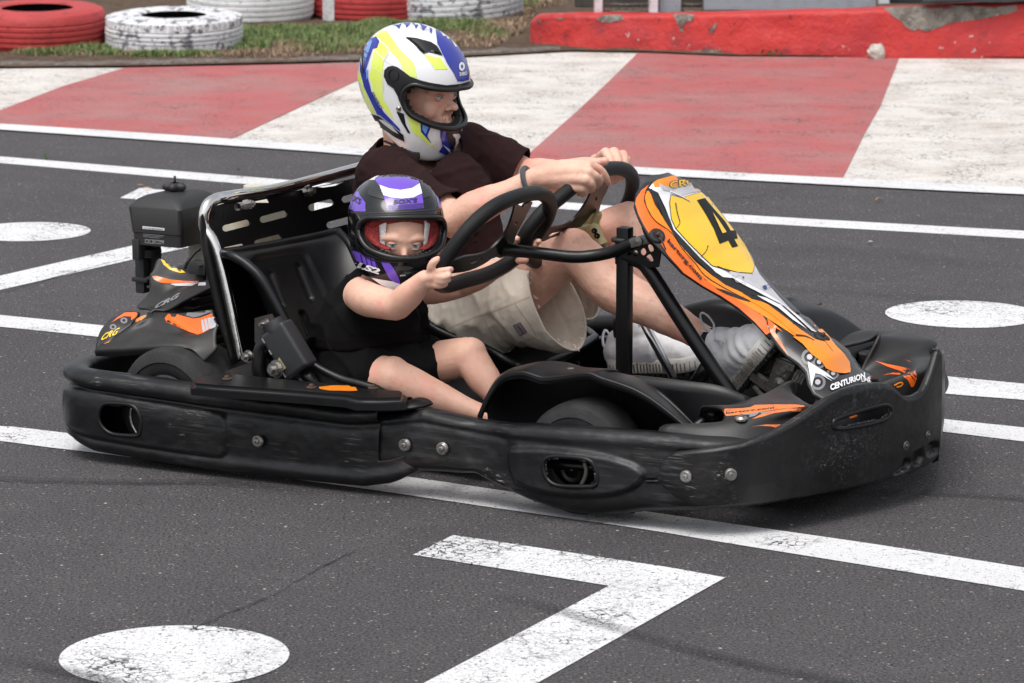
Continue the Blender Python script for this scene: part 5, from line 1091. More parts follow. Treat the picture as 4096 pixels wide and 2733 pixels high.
for cx_, cy_, r_ in ((1840, 960, 60), (1775, 760, 62), (1850, 800, 48), (1960, 890, 46)):
    pts = [(t3(cx_, cy_)[0]+math.cos(a)*(r_*.5+(3 if k % 2 else 0)), t3(cx_, cy_)[1]+math.sin(a)*(r_*.5+(3 if k % 2 else 0))) for k, a in enumerate(np.linspace(0, 6.28, 61)[:-1])]; D.poly(pts, M_GV, 10, 2)
    pts = [(t3(cx_, cy_)[0]+math.cos(a)*r_*.34, t3(cx_, cy_)[1]+math.sin(a)*r_*.34) for a in np.linspace(0, 6.28, 25)[:-1]]; D.poly(pts, M_KV, 10, 3)
    pts = [(t3(cx_, cy_)[0]+math.cos(a)*r_*.18, t3(cx_, cy_)[1]+math.sin(a)*r_*.18) for a in np.linspace(0, 6.28, 19)[:-1]]; D.poly(pts, M_SV, 10, 4)
D.text('CENTURION', t3(1945, 1030), t3(2222, 930), (-5, -20), M_WV, 7, .04, .15); D.text('LINE', t3(2190, 966), t3(2262, 950), (-3, -13), M_WV, 7, .03)
D.done()
# pins of the panel
for f, x, y, yy in ((t4, 255, 690, 0), (t3, 1875, 600, 0)):
    h = bvh_of(nas).ray_cast(CAM_K, kray(*f(x, y)).normalized())
    if h[0] is None: continue
    n_ = h[1] if h[1].dot(kray(*f(x, y))) < 0 else -h[1]; mb = MB(); mb.lathe(h[0], n_, [(-.002, .019), (.004, .018), (.006, .013), (.004, .009), (.004, .0001)], 20); mb.out('panel_grommet', M_RU, kart); mb = MB(); mb.tube([h[0]+n_*.002, h[0]+n_*.012], .004, 8); mb.tube([h[0]+n_*.012+Vector((0, 0, -.01)), h[0]+n_*.014+Vector((.01, -.004, -.018)), h[0]+n_*.013+Vector((.02, -.006, -.035))], .0018, 6, 3); mb.out('spring_pin', M_RUST, kart)
# ---- centre frame
mb = MB(); YP = -.12; mb.box((P(*t3(295, 450), 'y', YP)+Vector((0, 0, 0))), (.030, .030, P(*t3(290, -60), 'y', YP).z-P(*t3(290, 905), 'y', YP).z+.14), None, .004); post = mb.out('front_post', M_BM, kart, True, 40)
mb = MB(); q = P(*th(1757, 1215), 'y', YP); mb.lathe(q+Vector((0, 0, -.006)), (0, 0, 1), [(-.05, .014), (0, .014), (0, .0225), (.006, .0235), (.009, .020), (.010, .0001)], 24); mb.out('post_cap', M_RU, kart)
mb = MB(); mb.tube([P(*th(1800, 1420), 'y', YP), P(*th(2000, 1500), 'y', YP), P(*t3(500, 75), 'y', YP), P(*t3(570, 180), 'y', YP), P(*t3(760, 480), 'y', YP), P(*t3(1000, 840), 'y', YP), P(*t3(1250, 1200), 'y', YP)], .0165, 14, 8); mb.out('front_stay', M_BM, kart)
mb = MB(); mb.tube([P(*t3(980, 800), 'y', -.06), P(*t3(860, 990), 'y', -.04)], .017, 12); mb.out('short_stay', M_BM, kart)
def TH_(p, y=YP): return P(*th(*p), 'y', y)
o2 = TH_((1760, 1360), YP-.018)
def h2(L): return [((TH_(p, YP-.018)-o2).x, (TH_(p, YP-.018)-o2).z) for p in L]
plate('lightened_bracket', [h2([(1700, 1380), (1900, 1310), (2090, 1230), (2190, 1290), (2230, 1400), (2205, 1555), (2080, 1560), (1950, 1500), (1760, 1440)]), h2(smo([(1830, 1395), (1870, 1370), (1885, 1400), (1850, 1420)], 3)), h2(smo([(1895, 1380), (1940, 1350), (1960, 1400), (1920, 1430)], 3)), h2(smo([(1985, 1365), (2030, 1325), (2060, 1380), (2010, 1425)], 3)), h2(smo([(2070, 1300), (2120, 1285), (2150, 1350), (2100, 1370)], 3)), h2(smo([(2045, 1440), (2105, 1398), (2145, 1470), (2110, 1485)], 2))], .005, (o2, Vector((1, 0, 0)), Vector((0, 0, 1))), M_BM, kart)
# panel carrier behind the number panel
patch('panel_carrier', [[P(*th(*p), 'y', -.145) for p in ((2010, 1080), (2060, 1200), (2130, 1290), (2240, 1350))], [P(*th(*p), 'y', -.145) for p in ((2030, 1130), (2110, 1200), (2200, 1260), (2330, 1360))]], M_BP2, .012, n=4)
# wheel support bar of the passenger wheel
YH = -.22
hubc = P(*th(310, 1345), 'y', YH)
mb = MB(); mb.tube([hubc, P(*th(700, 1380), 'y', YH+.02), P(*th(1150, 1432), 'y', YH+.05), P(*th(1400, 1420), 'y', -.15), P(*th(1640, 1372), 'y', -.14), P(*th(1940, 1250), 'y', -.135)], .0140, 18, 8); mb.out('wheel_bar', M_BM, kart)
mb = MB(); mb.box(P(*th(2000, 1235), 'y', -.14), (.055, .02, .022), Matrix.Rotation(-.32, 3, 'Y'), .005); mb.lathe(P(*th(1960, 1243), 'y', -.152), (0, -1, 0), [(0, .011), (.006, .011), (.007, .006), (.009, .0001)], 14); mb.out('bar_link', mat('scuffed grey metal', (.16, .16, .155), .45, .6), kart, True, 40)
# ---- steering wheels
BETA = R(34); NW = Vector((-math.cos(BETA), 0, math.sin(BETA)))
def swheel(name, hub, rim_px, f, spokes, holes, label=None, rr=.0168):
    hub = Vector(hub); pts = [PP(*f(*p), hub, NW) for p in rim_px]; mb = MB(); mb.tube(pts, rr, 16, 6, True); o = mb.out(name, M_GRIP, kart, label=label)
    u = Vector((0, 1, 0)); v = Vector((math.sin(BETA), 0, math.cos(BETA))); og = hub
    def p2(p): q = PP(*f(*p), hub, NW)-og; return (q.dot(u), q.dot(v))
    s = plate('wheel_spokes', [[p2(p) for p in sp] for sp in spokes]+[[p2(p) for p in h] for h in holes], .005, (og, u, v), M_BM, kart); s.parent = o
    return o, pts
pas, ppts = swheel('steering_wheel', P(*th(330, 1330), 'y', YH), [((a-1900)*2.9974, (b-550)*2.9974) for a, b in [(1755, 1082), (1792, 1022), (1877, 913), (1965, 835), (2050, 793), (2135, 773), (2178, 781), (2198, 812), (2194, 858), (2165, 913), (2128, 962), (2092, 1000), (2055, 1035), (2005, 1070), (1941, 1100), (1862, 1122), (1789, 1143), (1757, 1136), (1747, 1112)]], th,
    [smo([(480, 790), (560, 830), (590, 795), (680, 770), (640, 860), (560, 1020), (490, 1150), (455, 1260), (420, 1310), (520, 1310), (640, 1250), (780, 1130), (740, 1230), (640, 1320), (500, 1370), (380, 1400), (300, 1440), (220, 1430), (100, 1510), (-80, 1590), (-260, 1620), (-400, 1620), (-390, 1540), (-260, 1470), (-120, 1420), (20, 1400), (140, 1360), (230, 1290), (330, 1180), (400, 1050), (450, 900)], 3)], [smo([(470, 1030), (485, 1000), (497, 1020), (478, 1045)], 3), smo([(-60, 1480), (60, 1440), (80, 1450), (-40, 1510)], 2)])
YM = .25; mh = P(*th(1360, 1040), 'y', YM)
man_w, mpts = swheel('steering_wheel', mh, [(560, 1330), (600, 1180), (700, 1030), (830, 880), (960, 770), (1120, 640), (1260, 520), (1400, 440), (1560, 385), (1700, 370), (1800, 390), (1870, 450), (1890, 560), (1860, 720), (1790, 860), (1690, 1000), (1560, 1150), (1440, 1290), (1250, 1400), (950, 1480), (700, 1480)], th,
    [smo([(1390, 640), (1440, 600), (1530, 530), (1590, 560), (1570, 640), (1510, 760), (1480, 880), (1470, 985), (1560, 970), (1680, 880), (1720, 900), (1620, 990), (1500, 1050), (1450, 1100), (1380, 1130), (1280, 1110), (1150, 1100), (1000, 1150), (900, 1200), (780, 1240), (780, 1100), (860, 1070), (940, 1070), (1080, 1045), (1180, 970), (1270, 860), (1340, 750)], 3)], [smo([(1430, 740), (1445, 700), (1460, 720), (1440, 755)], 3), smo([(870, 1190), (920, 1140), (1090, 1115), (1080, 1130), (960, 1180)], 2)])
# hub casting and column
M_GOLD = mat('pale brass casting', (.62, .53, .27), .42, .25, bump=[('n', 90, .002)], var=[(30, .5, .75, (.45, .37, .18), V1)])
ha, hb = P(*th(1330, 1020), 'y', YM-.015)-NW*.016, P(*th(1480, 1260), 'y', YM-.02)-NW*.012
dh = (hb-ha).normalized(); mb = MB(); s1 = dh.cross(Vector((0, 1, 0))).normalized()
mb.tube([ha, ha.lerp(hb, .3), ha.lerp(hb, .7), hb], [.022, .0185, .016, .0155], 18, 3)
for k in range(3):
    a = R(90+120*k); e = (Vector((0, 1, 0))*math.cos(a)+s1*math.sin(a)); mb.tube([ha-dh*.004+e*.008, ha-dh*.012+e*.030], [.015, .011], 12, dome=True)
mb.tube([P(*th(1370, 925), 'y', YM-.02), P(*th(1330, 1040), 'y', YM-.02)], [.013, .017], 10, dome=True)
mb.out('wheel_hub', M_GOLD, kart, True, 50)
mb = MB()
for (x, y) in ((1430, 1120), (1462, 1180)): q = P(*th(x, y), 'y', YM-.035); mb.lathe(q, (0, -1, .3), [(-.004, .0065), (.002, .0065), (.002, .004), (-.003, .003), (-.003, .0001)], 12)
mb.out('hub_screws', mat('dark screw', (.03, .03, .03), .5, .8), kart)
ce = P(*t3(690, 930), 'y', .14); mb = MB(); mb.tube([hb-dh*.01, hb.lerp(ce, .5), ce], .0105, 14); mb.out('steering_column', mat('bright zinc tube', (.85, .85, .86), .28, 1), kart)
mb = MB(); mb.tube([hb+Vector((.06, -.02, -.09)), P(*t3(672, 925), 'y', .12)], .0035, 8); mb.out('column_rod', M_BM, kart)
# pedals and brake hardware
M_PED = mat('greasy steel', (.16, .15, .14), .45, .7, bump=[('n', 90, .002)], var=[(40, .5, .7, (.07, .05, .04), V1)])
mb = MB(); F = lambda x, y, d: P(*t3(x, y), 'y', d)
mb.box(F(1440, 980, -.02), (.085, .012, .028), Matrix.Rotation(.55, 3, 'Y'), .003); mb.box(F(1560, 900, -.02), (.05, .02, .07), Matrix.Rotation(.3, 3, 'Y'), .004); mb.tube([F(1420, 880, 0), F(1600, 850, 0)], .004, 8); mb.tube([F(1700, 830, .0), F(1560, 940, -.04)], .012, 12); mb.lathe(F(1550, 962, -.03), (0, -1, 0), [(0, .014), (.012, .014), (.013, .008), (.018, .0001)], 16)
for k in range(4): mb.tube([F(1690+22*k, 860+8*k, -.03), F(1640+22*k, 940+12*k, -.04)], .004, 8)
mb.tube([F(1340, 1000, -.02), F(1420, 1070, -.05), F(1600, 1000, -.06)], .006, 8, 4); mb.out('brake_linkage', M_PED, kart, True, 40)
mb = MB(); mb.tube([F(1330, 980, .03), F(1560, 720, .02), F(1545, 725, .10)], .011, 12, 3); mb.out('pedal', M_PED, kart, True, 40)
mb = MB(); mb.tube([(.10, .28, .07), (.20, .28, .10), (.22, .28, .17), (.22, .33, .18)], .010, 12, 4); mb.out('pedal', M_PED, kart, True, 40)
mb = MB(); mb.box((.16, .0, .070), (.25, .42, .02), None, .005); mb.out('foot_well', M_BP2, kart, True, 40)
mb = MB(); mb.grid([[(x, -.535, z) for x in (-1.24, -1.1, -.95)] for z in (.03, .18)]); mb.out('added_hole_backing', M_BM, kart)  # black plate added behind the rear pod hole to darken it
mb = MB(); mb.grid([[(x, -.55+.0*x, z) for x in (-.10, 0, .14)] for z in (.02, .17)]); mb.out('added_hole_backing', M_BM, kart)  # second added black plate, keeps the front pod hole dark
mb = MB(); mb.tube([P(*t6(*p), 'y', -.57) for p in ((655, 760), (645, 820), (660, 900), (700, 975))], .004, 10, 5); mb.out('hub_arc', M_ST, kart)
mb = MB(); mb.tube([P(*t7(*p), 'y', -.57) for p in ((1875, 1000), (1890, 1060), (1880, 1120), (1850, 1180))], .0045, 10, 5); mb.out('hub_arc', mat('grey plastic edge', (.2, .19, .17), .5), kart)
mb = MB(); c_ = P(*t7(1785, 1055), 'y', -.556); mb.lathe(c_, (0, -1, 0), [(0, .032), (.006, .032), (.006, .026), (.003, .022), (.003, .010), (.012, .009), (.014, .0001)], 24); mb.out('wheel_nut', M_BM, kart)
# ================================================================== PEOPLE
def skin_mat(name, c, c2, red):
    return mat(name, c, .50, var=[(22, .42, .66, c2, V1), (9, .50, .66, red, V1), (60, .58, .72, tuple(q*.90 for q in c2), V1), (230, .67, .74, tuple(q*.62 for q in c), V1)], bump=[('n', 60, .0010), ('n', 420, .0006)], sub=.10)
M_SK = skin_mat('light skin', (.78, .475, .36), (.73, .405, .30), (.75, .355, .27))
M_SKC = skin_mat('child skin', (.82, .50, .375), (.79, .445, .325), (.80, .39, .30))
M_NAIL = mat('fingernail', (.62, .33, .29), .25)
def chain(mb, pts, rad, sm=8, n=26, flat=1.0): mb.tube([Vector(p) for p in pts], list(rad), n, sm, dome=True, flat=flat)
class Frame:
    def __init__(s, c, f, pitch=0, roll=0):
        s.c = Vector(c); f = Vector((f[0], f[1], 0)).normalized(); l_ = Vector((-f.y, f.x, 0)); u = Vector((0, 0, 1)); rt = Matrix.Rotation(R(pitch), 3, l_)
        f = rt @ f; u = rt @ u; rr = Matrix.Rotation(R(roll), 3, f); s.f = f; s.l = rr @ l_; s.u = rr @ u
        s.M = Matrix((s.f, s.l, s.u)).transposed()
    def __call__(s, a, b, u): return s.c+s.f*a+s.l*b+s.u*u
HP = [(-.152, .134, -.030, .072), (-.140, .151, -.075, .099), (-.115, .158, -.108, .112), (-.085, .163, -.128, .119), (-.05, .161, -.142, .124), (-.015, .157, -.151, .1275), (.02, .151, -.155, .129), (.055, .139, -.151, .125), (.085, .119, -.138, .114), (.11, .090, -.114, .094), (.128, .055, -.082, .067), (.138, .022, -.045, .036), (.141, -.008, -.014, .004)]
def hprof(z, sc=(1, 1, 1)):
    zs = [p[0] for p in HP]; k = min(max(0, np.searchsorted(zs, z)-1), len(HP)-2)
    q = crom([HP[max(0, k-1)], HP[k], HP[k+1], HP[min(len(HP)-1, k+2)]], 12); q = [c for c in q]; zz = [c[0] for c in q]
    return [float(np.interp(z, zz, [c[i] for c in q])) for i in (1, 2, 3)]
def hpoint(fr, th_, z, sc, grow=0., sz=1.):
    af, ab, w_ = hprof(z); c = (af+ab)/2; h = (af-ab)/2; e = 2.25; ct, st = math.cos(th_), math.sin(th_)
    k = (abs(ct)**e+abs(st)**e)**(-1/e); lift = (.006+.022*min(1, max(0, (.7-ct)/.7))+.050*max(0, -ct))*min(1, max(0, (-.02-z)/.13)); return fr((c+(h*(1+0)+grow)*ct*k)*sc[0], (w_+grow)*st*k*sc[1], (z+lift)*sc[2]*sz)
def helmet(parent, fr, sc, m_shell, port, m_rim, m_lin, m_in):
    """port(th) -> (zlo, zhi) or None; returns the shell"""
    nz, nt = 150, 220; Z = np.linspace(-.152, .141, nz); TT = [-math.pi+2*math.pi*i/nt for i in range(nt)]
    V = []; F = []; zz = []
    edge = {}
    for j, z in enumerate(Z):
        for i, t in enumerate(TT):
            z_ = z; p = port(t)
            if p:   # pull rows onto the rim of the port
                dz = Z[1]-Z[0]
                if abs(z-p[0]) < dz*.55: z_ = p[0]
                if abs(z-p[1]) < dz*.55: z_ = p[1]
            V.append(hpoint(fr, t, z_, sc)); zz.append(z_)
    for j in range(nz-1):
        for i in range(nt):
            t = TT[i]+math.pi/nt; zc = (Z[j]+Z[j+1])/2; p = port(t)
            if p and p[0] < zc < p[1]: continue
            a, b = j*nt+i, j*nt+(i+1) % nt; F.append((a, b, b+nt, a+nt))
    h = mk('helmet', V, F, m_shell, parent)
    n = h.data.polygons[len(h.data.polygons)//2]
    ctr = fr.c-OFF[h.name]
    if n.normal.dot(Vector(n.center)-ctr) < 0: h.data.flip_normals()
    mods(h, ('SOLIDIFY', dict(thickness=.008, offset=-1))); h.data.polygons.foreach_set('use_smooth', [True]*len(h.data.polygons))
    # bottom rim
    mb = MB(); mb.tube([hpoint(fr, t, -.150, sc, .002) for t in TT[::4]], .0065, 8, 0, True); r_ = mb.out('neck_rim', m_rim, h); OFF[r_.name] = OFF[h.name]
    # port rim
    ts = [t for t in np.linspace(-math.pi, math.pi, 721) if port(t)]
    up = [hpoint(fr, t, port(t)[1], sc, .001) for t in ts][::3]; lo = [hpoint(fr, t, port(t)[0], sc, .001) for t in ts][::3]
    mb = MB(); mb.tube(up+lo[::-1], .0062, 10, 0, True); r_ = mb.out('port_seal', m_rim, h); OFF[r_.name] = OFF[h.name]
    # padding: an inner shell with a smaller port
    V = []; F = []; n2 = 90; nz2 = 60; Z2_ = np.linspace(-.148, .12, nz2); T2 = [-math.pi+2*math.pi*i/n2 for i in range(n2)]
    for z in Z2_:
        for t in T2:
            p = port(t*1.04); z_ = z; dz = (Z2_[1]-Z2_[0])*.56
            if p and abs(z-p[0]-.004) < dz: z_ = p[0]+.004
            if p and abs(z-p[1]+.006) < dz: z_ = p[1]-.006
            V.append(hpoint(fr, t, z_, sc, -.020))
    for j in range(nz2-1):
        for i in range(n2):
            t = T2[i]+math.pi/n2; zc = (Z2_[j]+Z2_[j+1])/2; p = port(t*1.04)
            if p and p[0]+.004 < zc < p[1]-.006: continue
            a, b = j*n2+i, j*n2+(i+1) % n2; F.append((a, b, b+n2, a+n2))
    li = mk('padding', V, F, m_lin, h); OFF[li.name] = OFF[h.name]; mods(li, ('SOLIDIFY', dict(thickness=.014, offset=0)))
    li.data.polygons.foreach_set('use_smooth', [True]*len(li.data.polygons))
    # lip between shell and padding
    mb = MB(); a1 = [hpoint(fr, t, port(t)[1], sc, 0) for t in ts][::3]+[hpoint(fr, t, port(t)[0], sc, 0) for t in ts][::-3]
    b1 = [hpoint(fr, t*.97, port(t)[1]-.003, sc, -.024) for t in ts][::3]+[hpoint(fr, t*.97, port(t)[0]+.003, sc, -.024) for t in ts][::-3]
    k = min(len(a1), len(b1)); mb.grid([a1[:k], b1[:k]], cv=True); r_ = mb.out('port_lip', m_in, h); OFF[r_.name] = OFF[h.name]
    return h
def facebits(parent, fr, s, m_skin, iris, browc, gaze, child=False, open_=.5):
    """eyes with lids and brows; fr is the head frame, s the head scale"""
    for sd_ in (-1, 1):
        c = fr(.079*s, .031*s*sd_, .004*s); r_ = (.0138 if child else .0125)*s; g_ = Vector(gaze).normalized(); mb = MB(); M3 = g_.to_track_quat('Z', 'Y').to_matrix()
        me_v = []; n = 28; mth = 18
        for i in range(mth+1):
            a = math.pi*i/mth
            for k in range(n): b = 2*math.pi*k/n; me_v.append(c+M3 @ Vector((math.sin(a)*math.cos(b), math.sin(a)*math.sin(b), math.cos(a)))*r_)
        f = [(i*n+k, (i+1)*n+k, (i+1)*n+(k+1) % n, i*n+(k+1) % n) for i in range(mth) for k in range(n)]; fm = [(2 if i < 1 else 1 if i < 3 else 0) for i in range(mth) for k in range(n)]
        e = mk('eye', me_v, f, [mat('eye white', (.62, .58, .56), .2), iris, mat('pupil', (.004, .004, .004), .1)], parent, True, fm)
        # lids: two hooded caps rotated about the eye's own axis
        mb = MB()
        for (lo, hi) in ((open_*38, 100), (-100, -open_*34)):
            rows = []
            for i in range(9):
                el = R(lo+(hi-lo)*i/8); row = []
                for k in range(17):
                    az = R(-85+170*k/16); e_ = el*(1-.0*abs(az)); curve = math.cos(az)
                    ee = math.copysign(abs(el)*(.35+.65*curve), el) if i == 0 else el
                    d = fr.f*(math.cos(ee)*math.cos(az))+fr.l*(math.cos(ee)*math.sin(az))+fr.u*math.sin(ee); row.append(c+d*(r_*1.10))
                rows.append(row)
            mb.grid(rows)
        l_ = mb.out('eyelid', m_skin, parent); mods(l_, ('SOLIDIFY', dict(thickness=.0012*s, offset=1))); l_.data.polygons.foreach_set('use_smooth', [True]*len(l_.data.polygons))
        mb = MB(); mb.tube([fr((.0915-.008*abs(t))*s, (.031+.018*t)*s*sd_, (.0235+.004*(1-t*t)-.002*t)*s) for t in np.linspace(-1, 1, 9)], [.0012*s, .0024*s, .003*s, .003*s, .0028*s, .0026*s, .0022*s, .0016*s, .0008*s], 8); mb.out('eyebrow', browc, parent)
        mb = MB(); mb.tube([c+(fr.f*math.cos(R(az))+fr.l*math.sin(R(az)))*r_*1.13+fr.u*(r_*math.sin(R(open_*38*(.35+.65*math.cos(R(az)))))+.0003) for az in range(-62, 63, 10)], .0007*s, 6); mb.out('eyelashes', mat('lash', (.03, .02, .015), .6), parent)
def head(mb, fr, s, child=False):
    M3 = fr.M
    mb.ell(fr(0, 0, .02*s), (.096*s, .076*s, .108*s), M3, 28, 20); mb.ell(fr(.02*s, 0, -.045*s), (.070*s, .062*s, .070*s), M3, 24, 16)
    chain(mb, [fr(.078*s, 0, .018*s), fr(.092*s, 0, -.008*s), fr(.104*s if child else .110*s, 0, (-.030 if child else -.023)*s)], [.0095*s, .0088*s, .0108*s])
    for sd_ in (-1, 1):
        mb.ell(fr(.096*s, .012*s*sd_, (-.034 if child else -.028)*s), (.009*s, .008*s, .007*s), M3, 12, 8); mb.ell(fr(.054*s, .037*s*sd_, -.030*s), (.027*s, .024*s, .032*s), M3, 16, 12)
        chain(mb, [fr(.086*s, .012*s*sd_, .022*s), fr(.083*s, .034*s*sd_, .026*s), fr(.068*s, .054*s*sd_, .020*s)], [.010*s, .011*s, .009*s]); mb.ell(fr(-.005*s, .077*s*sd_, -.01*s), (.014*s, .008*s, .030*s), M3, 12, 10)
    mb.ell(fr(.080*s, 0, -.064*s), (.018*s, .026*s, .018*s), M3, 16, 12); mb.ell(fr(.074*s, 0, -.098*s), (.022*s, .026*s, .020*s), M3, 16, 12); mb.ell(fr(.045*s, 0, -.085*s), (.042*s, .050*s, .032*s), M3, 16, 12)
def lips(parent, fr, s):
    mb = MB(); mb.tube([fr((.0935-.010*t*t)*s, .022*s*t, (-.060-.002*abs(t))*s) for t in np.linspace(-1, 1, 9)], [.001*s]+[.0042*s]*7+[.001*s], 8); mb.tube([fr((.0925-.011*t*t)*s, .019*s*t, (-.069)*s) for t in np.linspace(-1, 1, 9)], [.001*s]+[.0052*s]*7+[.001*s], 8)
    mb.out('lips', mat('lips', (.50, .19, .16), .35), parent)

# ------------------------------------------------------------------ the man
man = root('person', (-.75, .25, .09), 'adult driver in brown t-shirt, cream shorts and a white, yellow and blue helmet', 'person', 'K')
MF = Frame(P(1654, 338, 'y', .25), (1, -.10), 20, 0); HS = .92
def py_(x, y, d): return P(x, y, 'y', d)
b_ = MB()
head(b_, Frame(P(1822, 424, 'y', .243)-Vector((.103, -.0103, -.021)), (1, -.10), 2, 0), .92)
chain(b_, [MF(-.015, 0, -.06), py_(1625, 590, .25), py_(1600, 660, .25)], [.054, .054, .06])
shN, shF = py_(1535, 705, .10), py_(1880, 610, .43)
# shoulders and chest inside the shirt
chain(b_, [shN, py_(1660, 700, .26), shF], [.055, .060, .055]); chain(b_, [py_(1650, 730, .26), py_(1720, 950, .25), py_(1740, 1180, .25)], [.07, .09, .09])
elN, wrN = py_(1822, 884, -.03), py_(2138, 714, .005)
chain(b_, [shN, shN.lerp(elN, .5)+Vector((0, 0, .003)), elN], [.056, .049, .042])
chain(b_, [elN, elN.lerp(wrN, .28)+Vector((0, 0, .004)), elN.lerp(wrN, .65), wrN, wrN.lerp(py_(2200, 690, .01), .5)], [.042, .0445, .034, .0265, .027], flat=.92)
elF, wrF = py_(2105, 705, .46), py_(2385, 712, .335)
chain(b_, [shF, shF.lerp(elF, .5), elF], [.056, .049, .043]); chain(b_, [elF, elF.lerp(wrF, .3), elF.lerp(wrF, .7), wrF], [.043, .043, .034, .028])
# near hand, back of it towards us, fingers over the rim
def L_(x, y, d): return P(*tl(x, y), 'y', d)
kn = [L_(1590, 400, 0.013), L_(1585, 500, -0.007), L_(1545, 622, -0.015), L_(1490, 745, -0.010)]
chain(b_, [wrN, L_(1150, 455, 0.015), kn[0]], [.025, .021, .0128]); chain(b_, [wrN, L_(1150, 520, 0.003), kn[1]], [.026, .021, .0132]); chain(b_, [wrN, L_(1120, 600, 0.000), kn[2]], [.026, .020, .0128]); chain(b_, [wrN, L_(1080, 660, 0.005), kn[3]], [.024, .018, .0122])
chain(b_, [kn[0], L_(1750, 460, 0.030), L_(1850, 580, 0.045), L_(1896, 690, 0.057)], [.0118, .0098, .0090, .0070])
chain(b_, [kn[1], L_(1700, 575, 0.005), L_(1752, 665, 0.030), L_(1690, 725, 0.055)], [.0120, .0104, .0092, .0085])
chain(b_, [kn[2], L_(1625, 700, -0.005), L_(1630, 765, 0.020), L_(1570, 790, 0.045)], [.0118, .0100, .0090, .0085])
chain(b_, [kn[3], L_(1525, 800, -0.003), L_(1500, 840, 0.020), L_(1440, 845, 0.045)], [.0108, .0090, .0082, .0075])
chain(b_, [L_(1230, 430, 0.030), L_(1500, 375, 0.060), L_(1680, 365, 0.070), L_(1840, 335, 0.075)], [.019, .0155, .0122, .0105])
# far hand, knuckles up, fingers down the rim
kf = [L_(1850, 200, .245), L_(1985, 195, .262), L_(2115, 240, .285), L_(2185, 310, .31)]
for q, r_ in zip(kf, (.0125, .0128, .012, .011)): chain(b_, [wrF, wrF.lerp(q, .55)+Vector((0, 0, .006)), q], [.026, .020, r_])
chain(b_, [kf[0], L_(1925, 330, .232), L_(1935, 440, .232), L_(1905, 560, .245), L_(1930, 630, .27)], [.0122, .0108, .0105, .0092, .0085])
chain(b_, [kf[1], L_(2050, 330, .245), L_(2065, 455, .25), L_(2015, 570, .265), L_(2000, 640, .285)], [.0124, .0108, .0104, .0092, .0085])
chain(b_, [kf[2], L_(2145, 350, .27), L_(2145, 460, .275), L_(2095, 560, .29), L_(2080, 610, .31)], [.0118, .0104, .0100, .0088, .008])
chain(b_, [kf[3], L_(2205, 390, .31), L_(2200, 470, .315), L_(2165, 545, .325)], [.0108, .0094, .0088, .0078])
chain(b_, [L_(1700, 330, .29), L_(1800, 400, .275), L_(1850, 500, .27)], [.017, .013, .010])
# legs
hN, kN, aN = py_(1795, 1275, .16), py_(2282, 1008, .12), py_(2866, 1392, .06)
chain(b_, [hN, hN.lerp(kN, .5)+Vector((0, 0, -.01)), hN.lerp(kN, .85), kN+Vector((.0, 0, 0))], [.085, .078, .062, .052])
chain(b_, [kN, kN.lerp(aN, .12), kN.lerp(aN, .33)+Vector((-.010, 0, -.014)), kN.lerp(aN, .6)+Vector((-.004, 0, -.004)), kN.lerp(aN, .86), aN, aN+Vector((.03, 0, -.05))], [.052, .050, .0545, .044, .032, .032, .028])
b_.ell(kN+Vector((.008, -.002, .012)), (.048, .045, .045), None, 20, 14)
hF, kF, aF = py_(1850, 1240, .34), py_(2520, 895, .35), py_(2548, 1375, .29)
chain(b_, [hF, hF.lerp(kF, .5), hF.lerp(kF, .85), kF], [.085, .076, .062, .053])
chain(b_, [kF, kF.lerp(aF, .12), kF.lerp(aF, .33)+Vector((.0, 0, .0)), kF.lerp(aF, .6), kF.lerp(aF, .86), aF, aF+Vector((.02, 0, -.05))], [.053, .052, .055, .045, .034, .033, .028])
def flesh(o, k=1.0):
    L = []
    for nm, sc_, st_ in (('muscle form', .055, .0050), ('skin unevenness', .016, .0011)):
        tx = bpy.data.textures.get(nm) or bpy.data.textures.new(nm, 'CLOUDS'); tx.noise_scale = sc_; L.append(('DISPLACE', dict(texture=tx, texture_coords='LOCAL', strength=st_*k, mid_level=.5)))
    mods(o, *L); o.data.polygons.foreach_set('use_smooth', [True]*len(o.data.polygons))
body = blob('body', b_, M_SK, man, .0029, 5); flesh(body)
MH = Frame(P(1822, 424, 'y', .243)-Vector((.103, -.0103, -.021)), (1, -.10), 2, 0)
facebits(man, MH, .92, M_SK, mat('grey blue iris', (.10, .16, .22), .1), mat('brown brow hair', (.16, .08, .04), .8), MF.f*1+Vector((0, 0, -.05)), open_=.42)
lips(man, MH, .90)
M_BEARD = mat('ginger stubble', (.36, .18, .09), .85, bump=[('n', 900, .002)], var=[(120, .4, .65, (.40, .22, .15), V1)])
mb = MB()
for k in range(60):
    t = random.uniform(-1, 1); u_ = random.choice([0, 1, 1, 2]); p0 = MH(.0935-.012*t*t, .025*t, -.0475+random.uniform(-.003, .003)) if u_ == 0 else MH(.090-.022*t*t, .032*t, -.079+random.uniform(-.012, .012)-.01*(u_ == 2)); mb.tube([p0, p0+MF.f*.004+MF.u*-.007+MF.l*random.uniform(-.002, .002)], [.0006, .0003], 4)
o = mb.out('beard', M_BEARD, man); tag(o, kind='stuff')
for (p, q) in (((1790, 322), (1838, 338)),):
    nb = bvh_of(body); D = Decals(body, .0008); D.poly([tl(*a) for a in smo([(1768, 325), (1775, 290), (1805, 283), (1828, 300), (1830, 345), (1812, 368), (1780, 362)], 3)], M_NAIL, 5); D.poly([tl(*a) for a in smo([(1880, 690), (1898, 662), (1918, 680), (1912, 715), (1890, 720)], 3)], M_NAIL, 5); D.done()
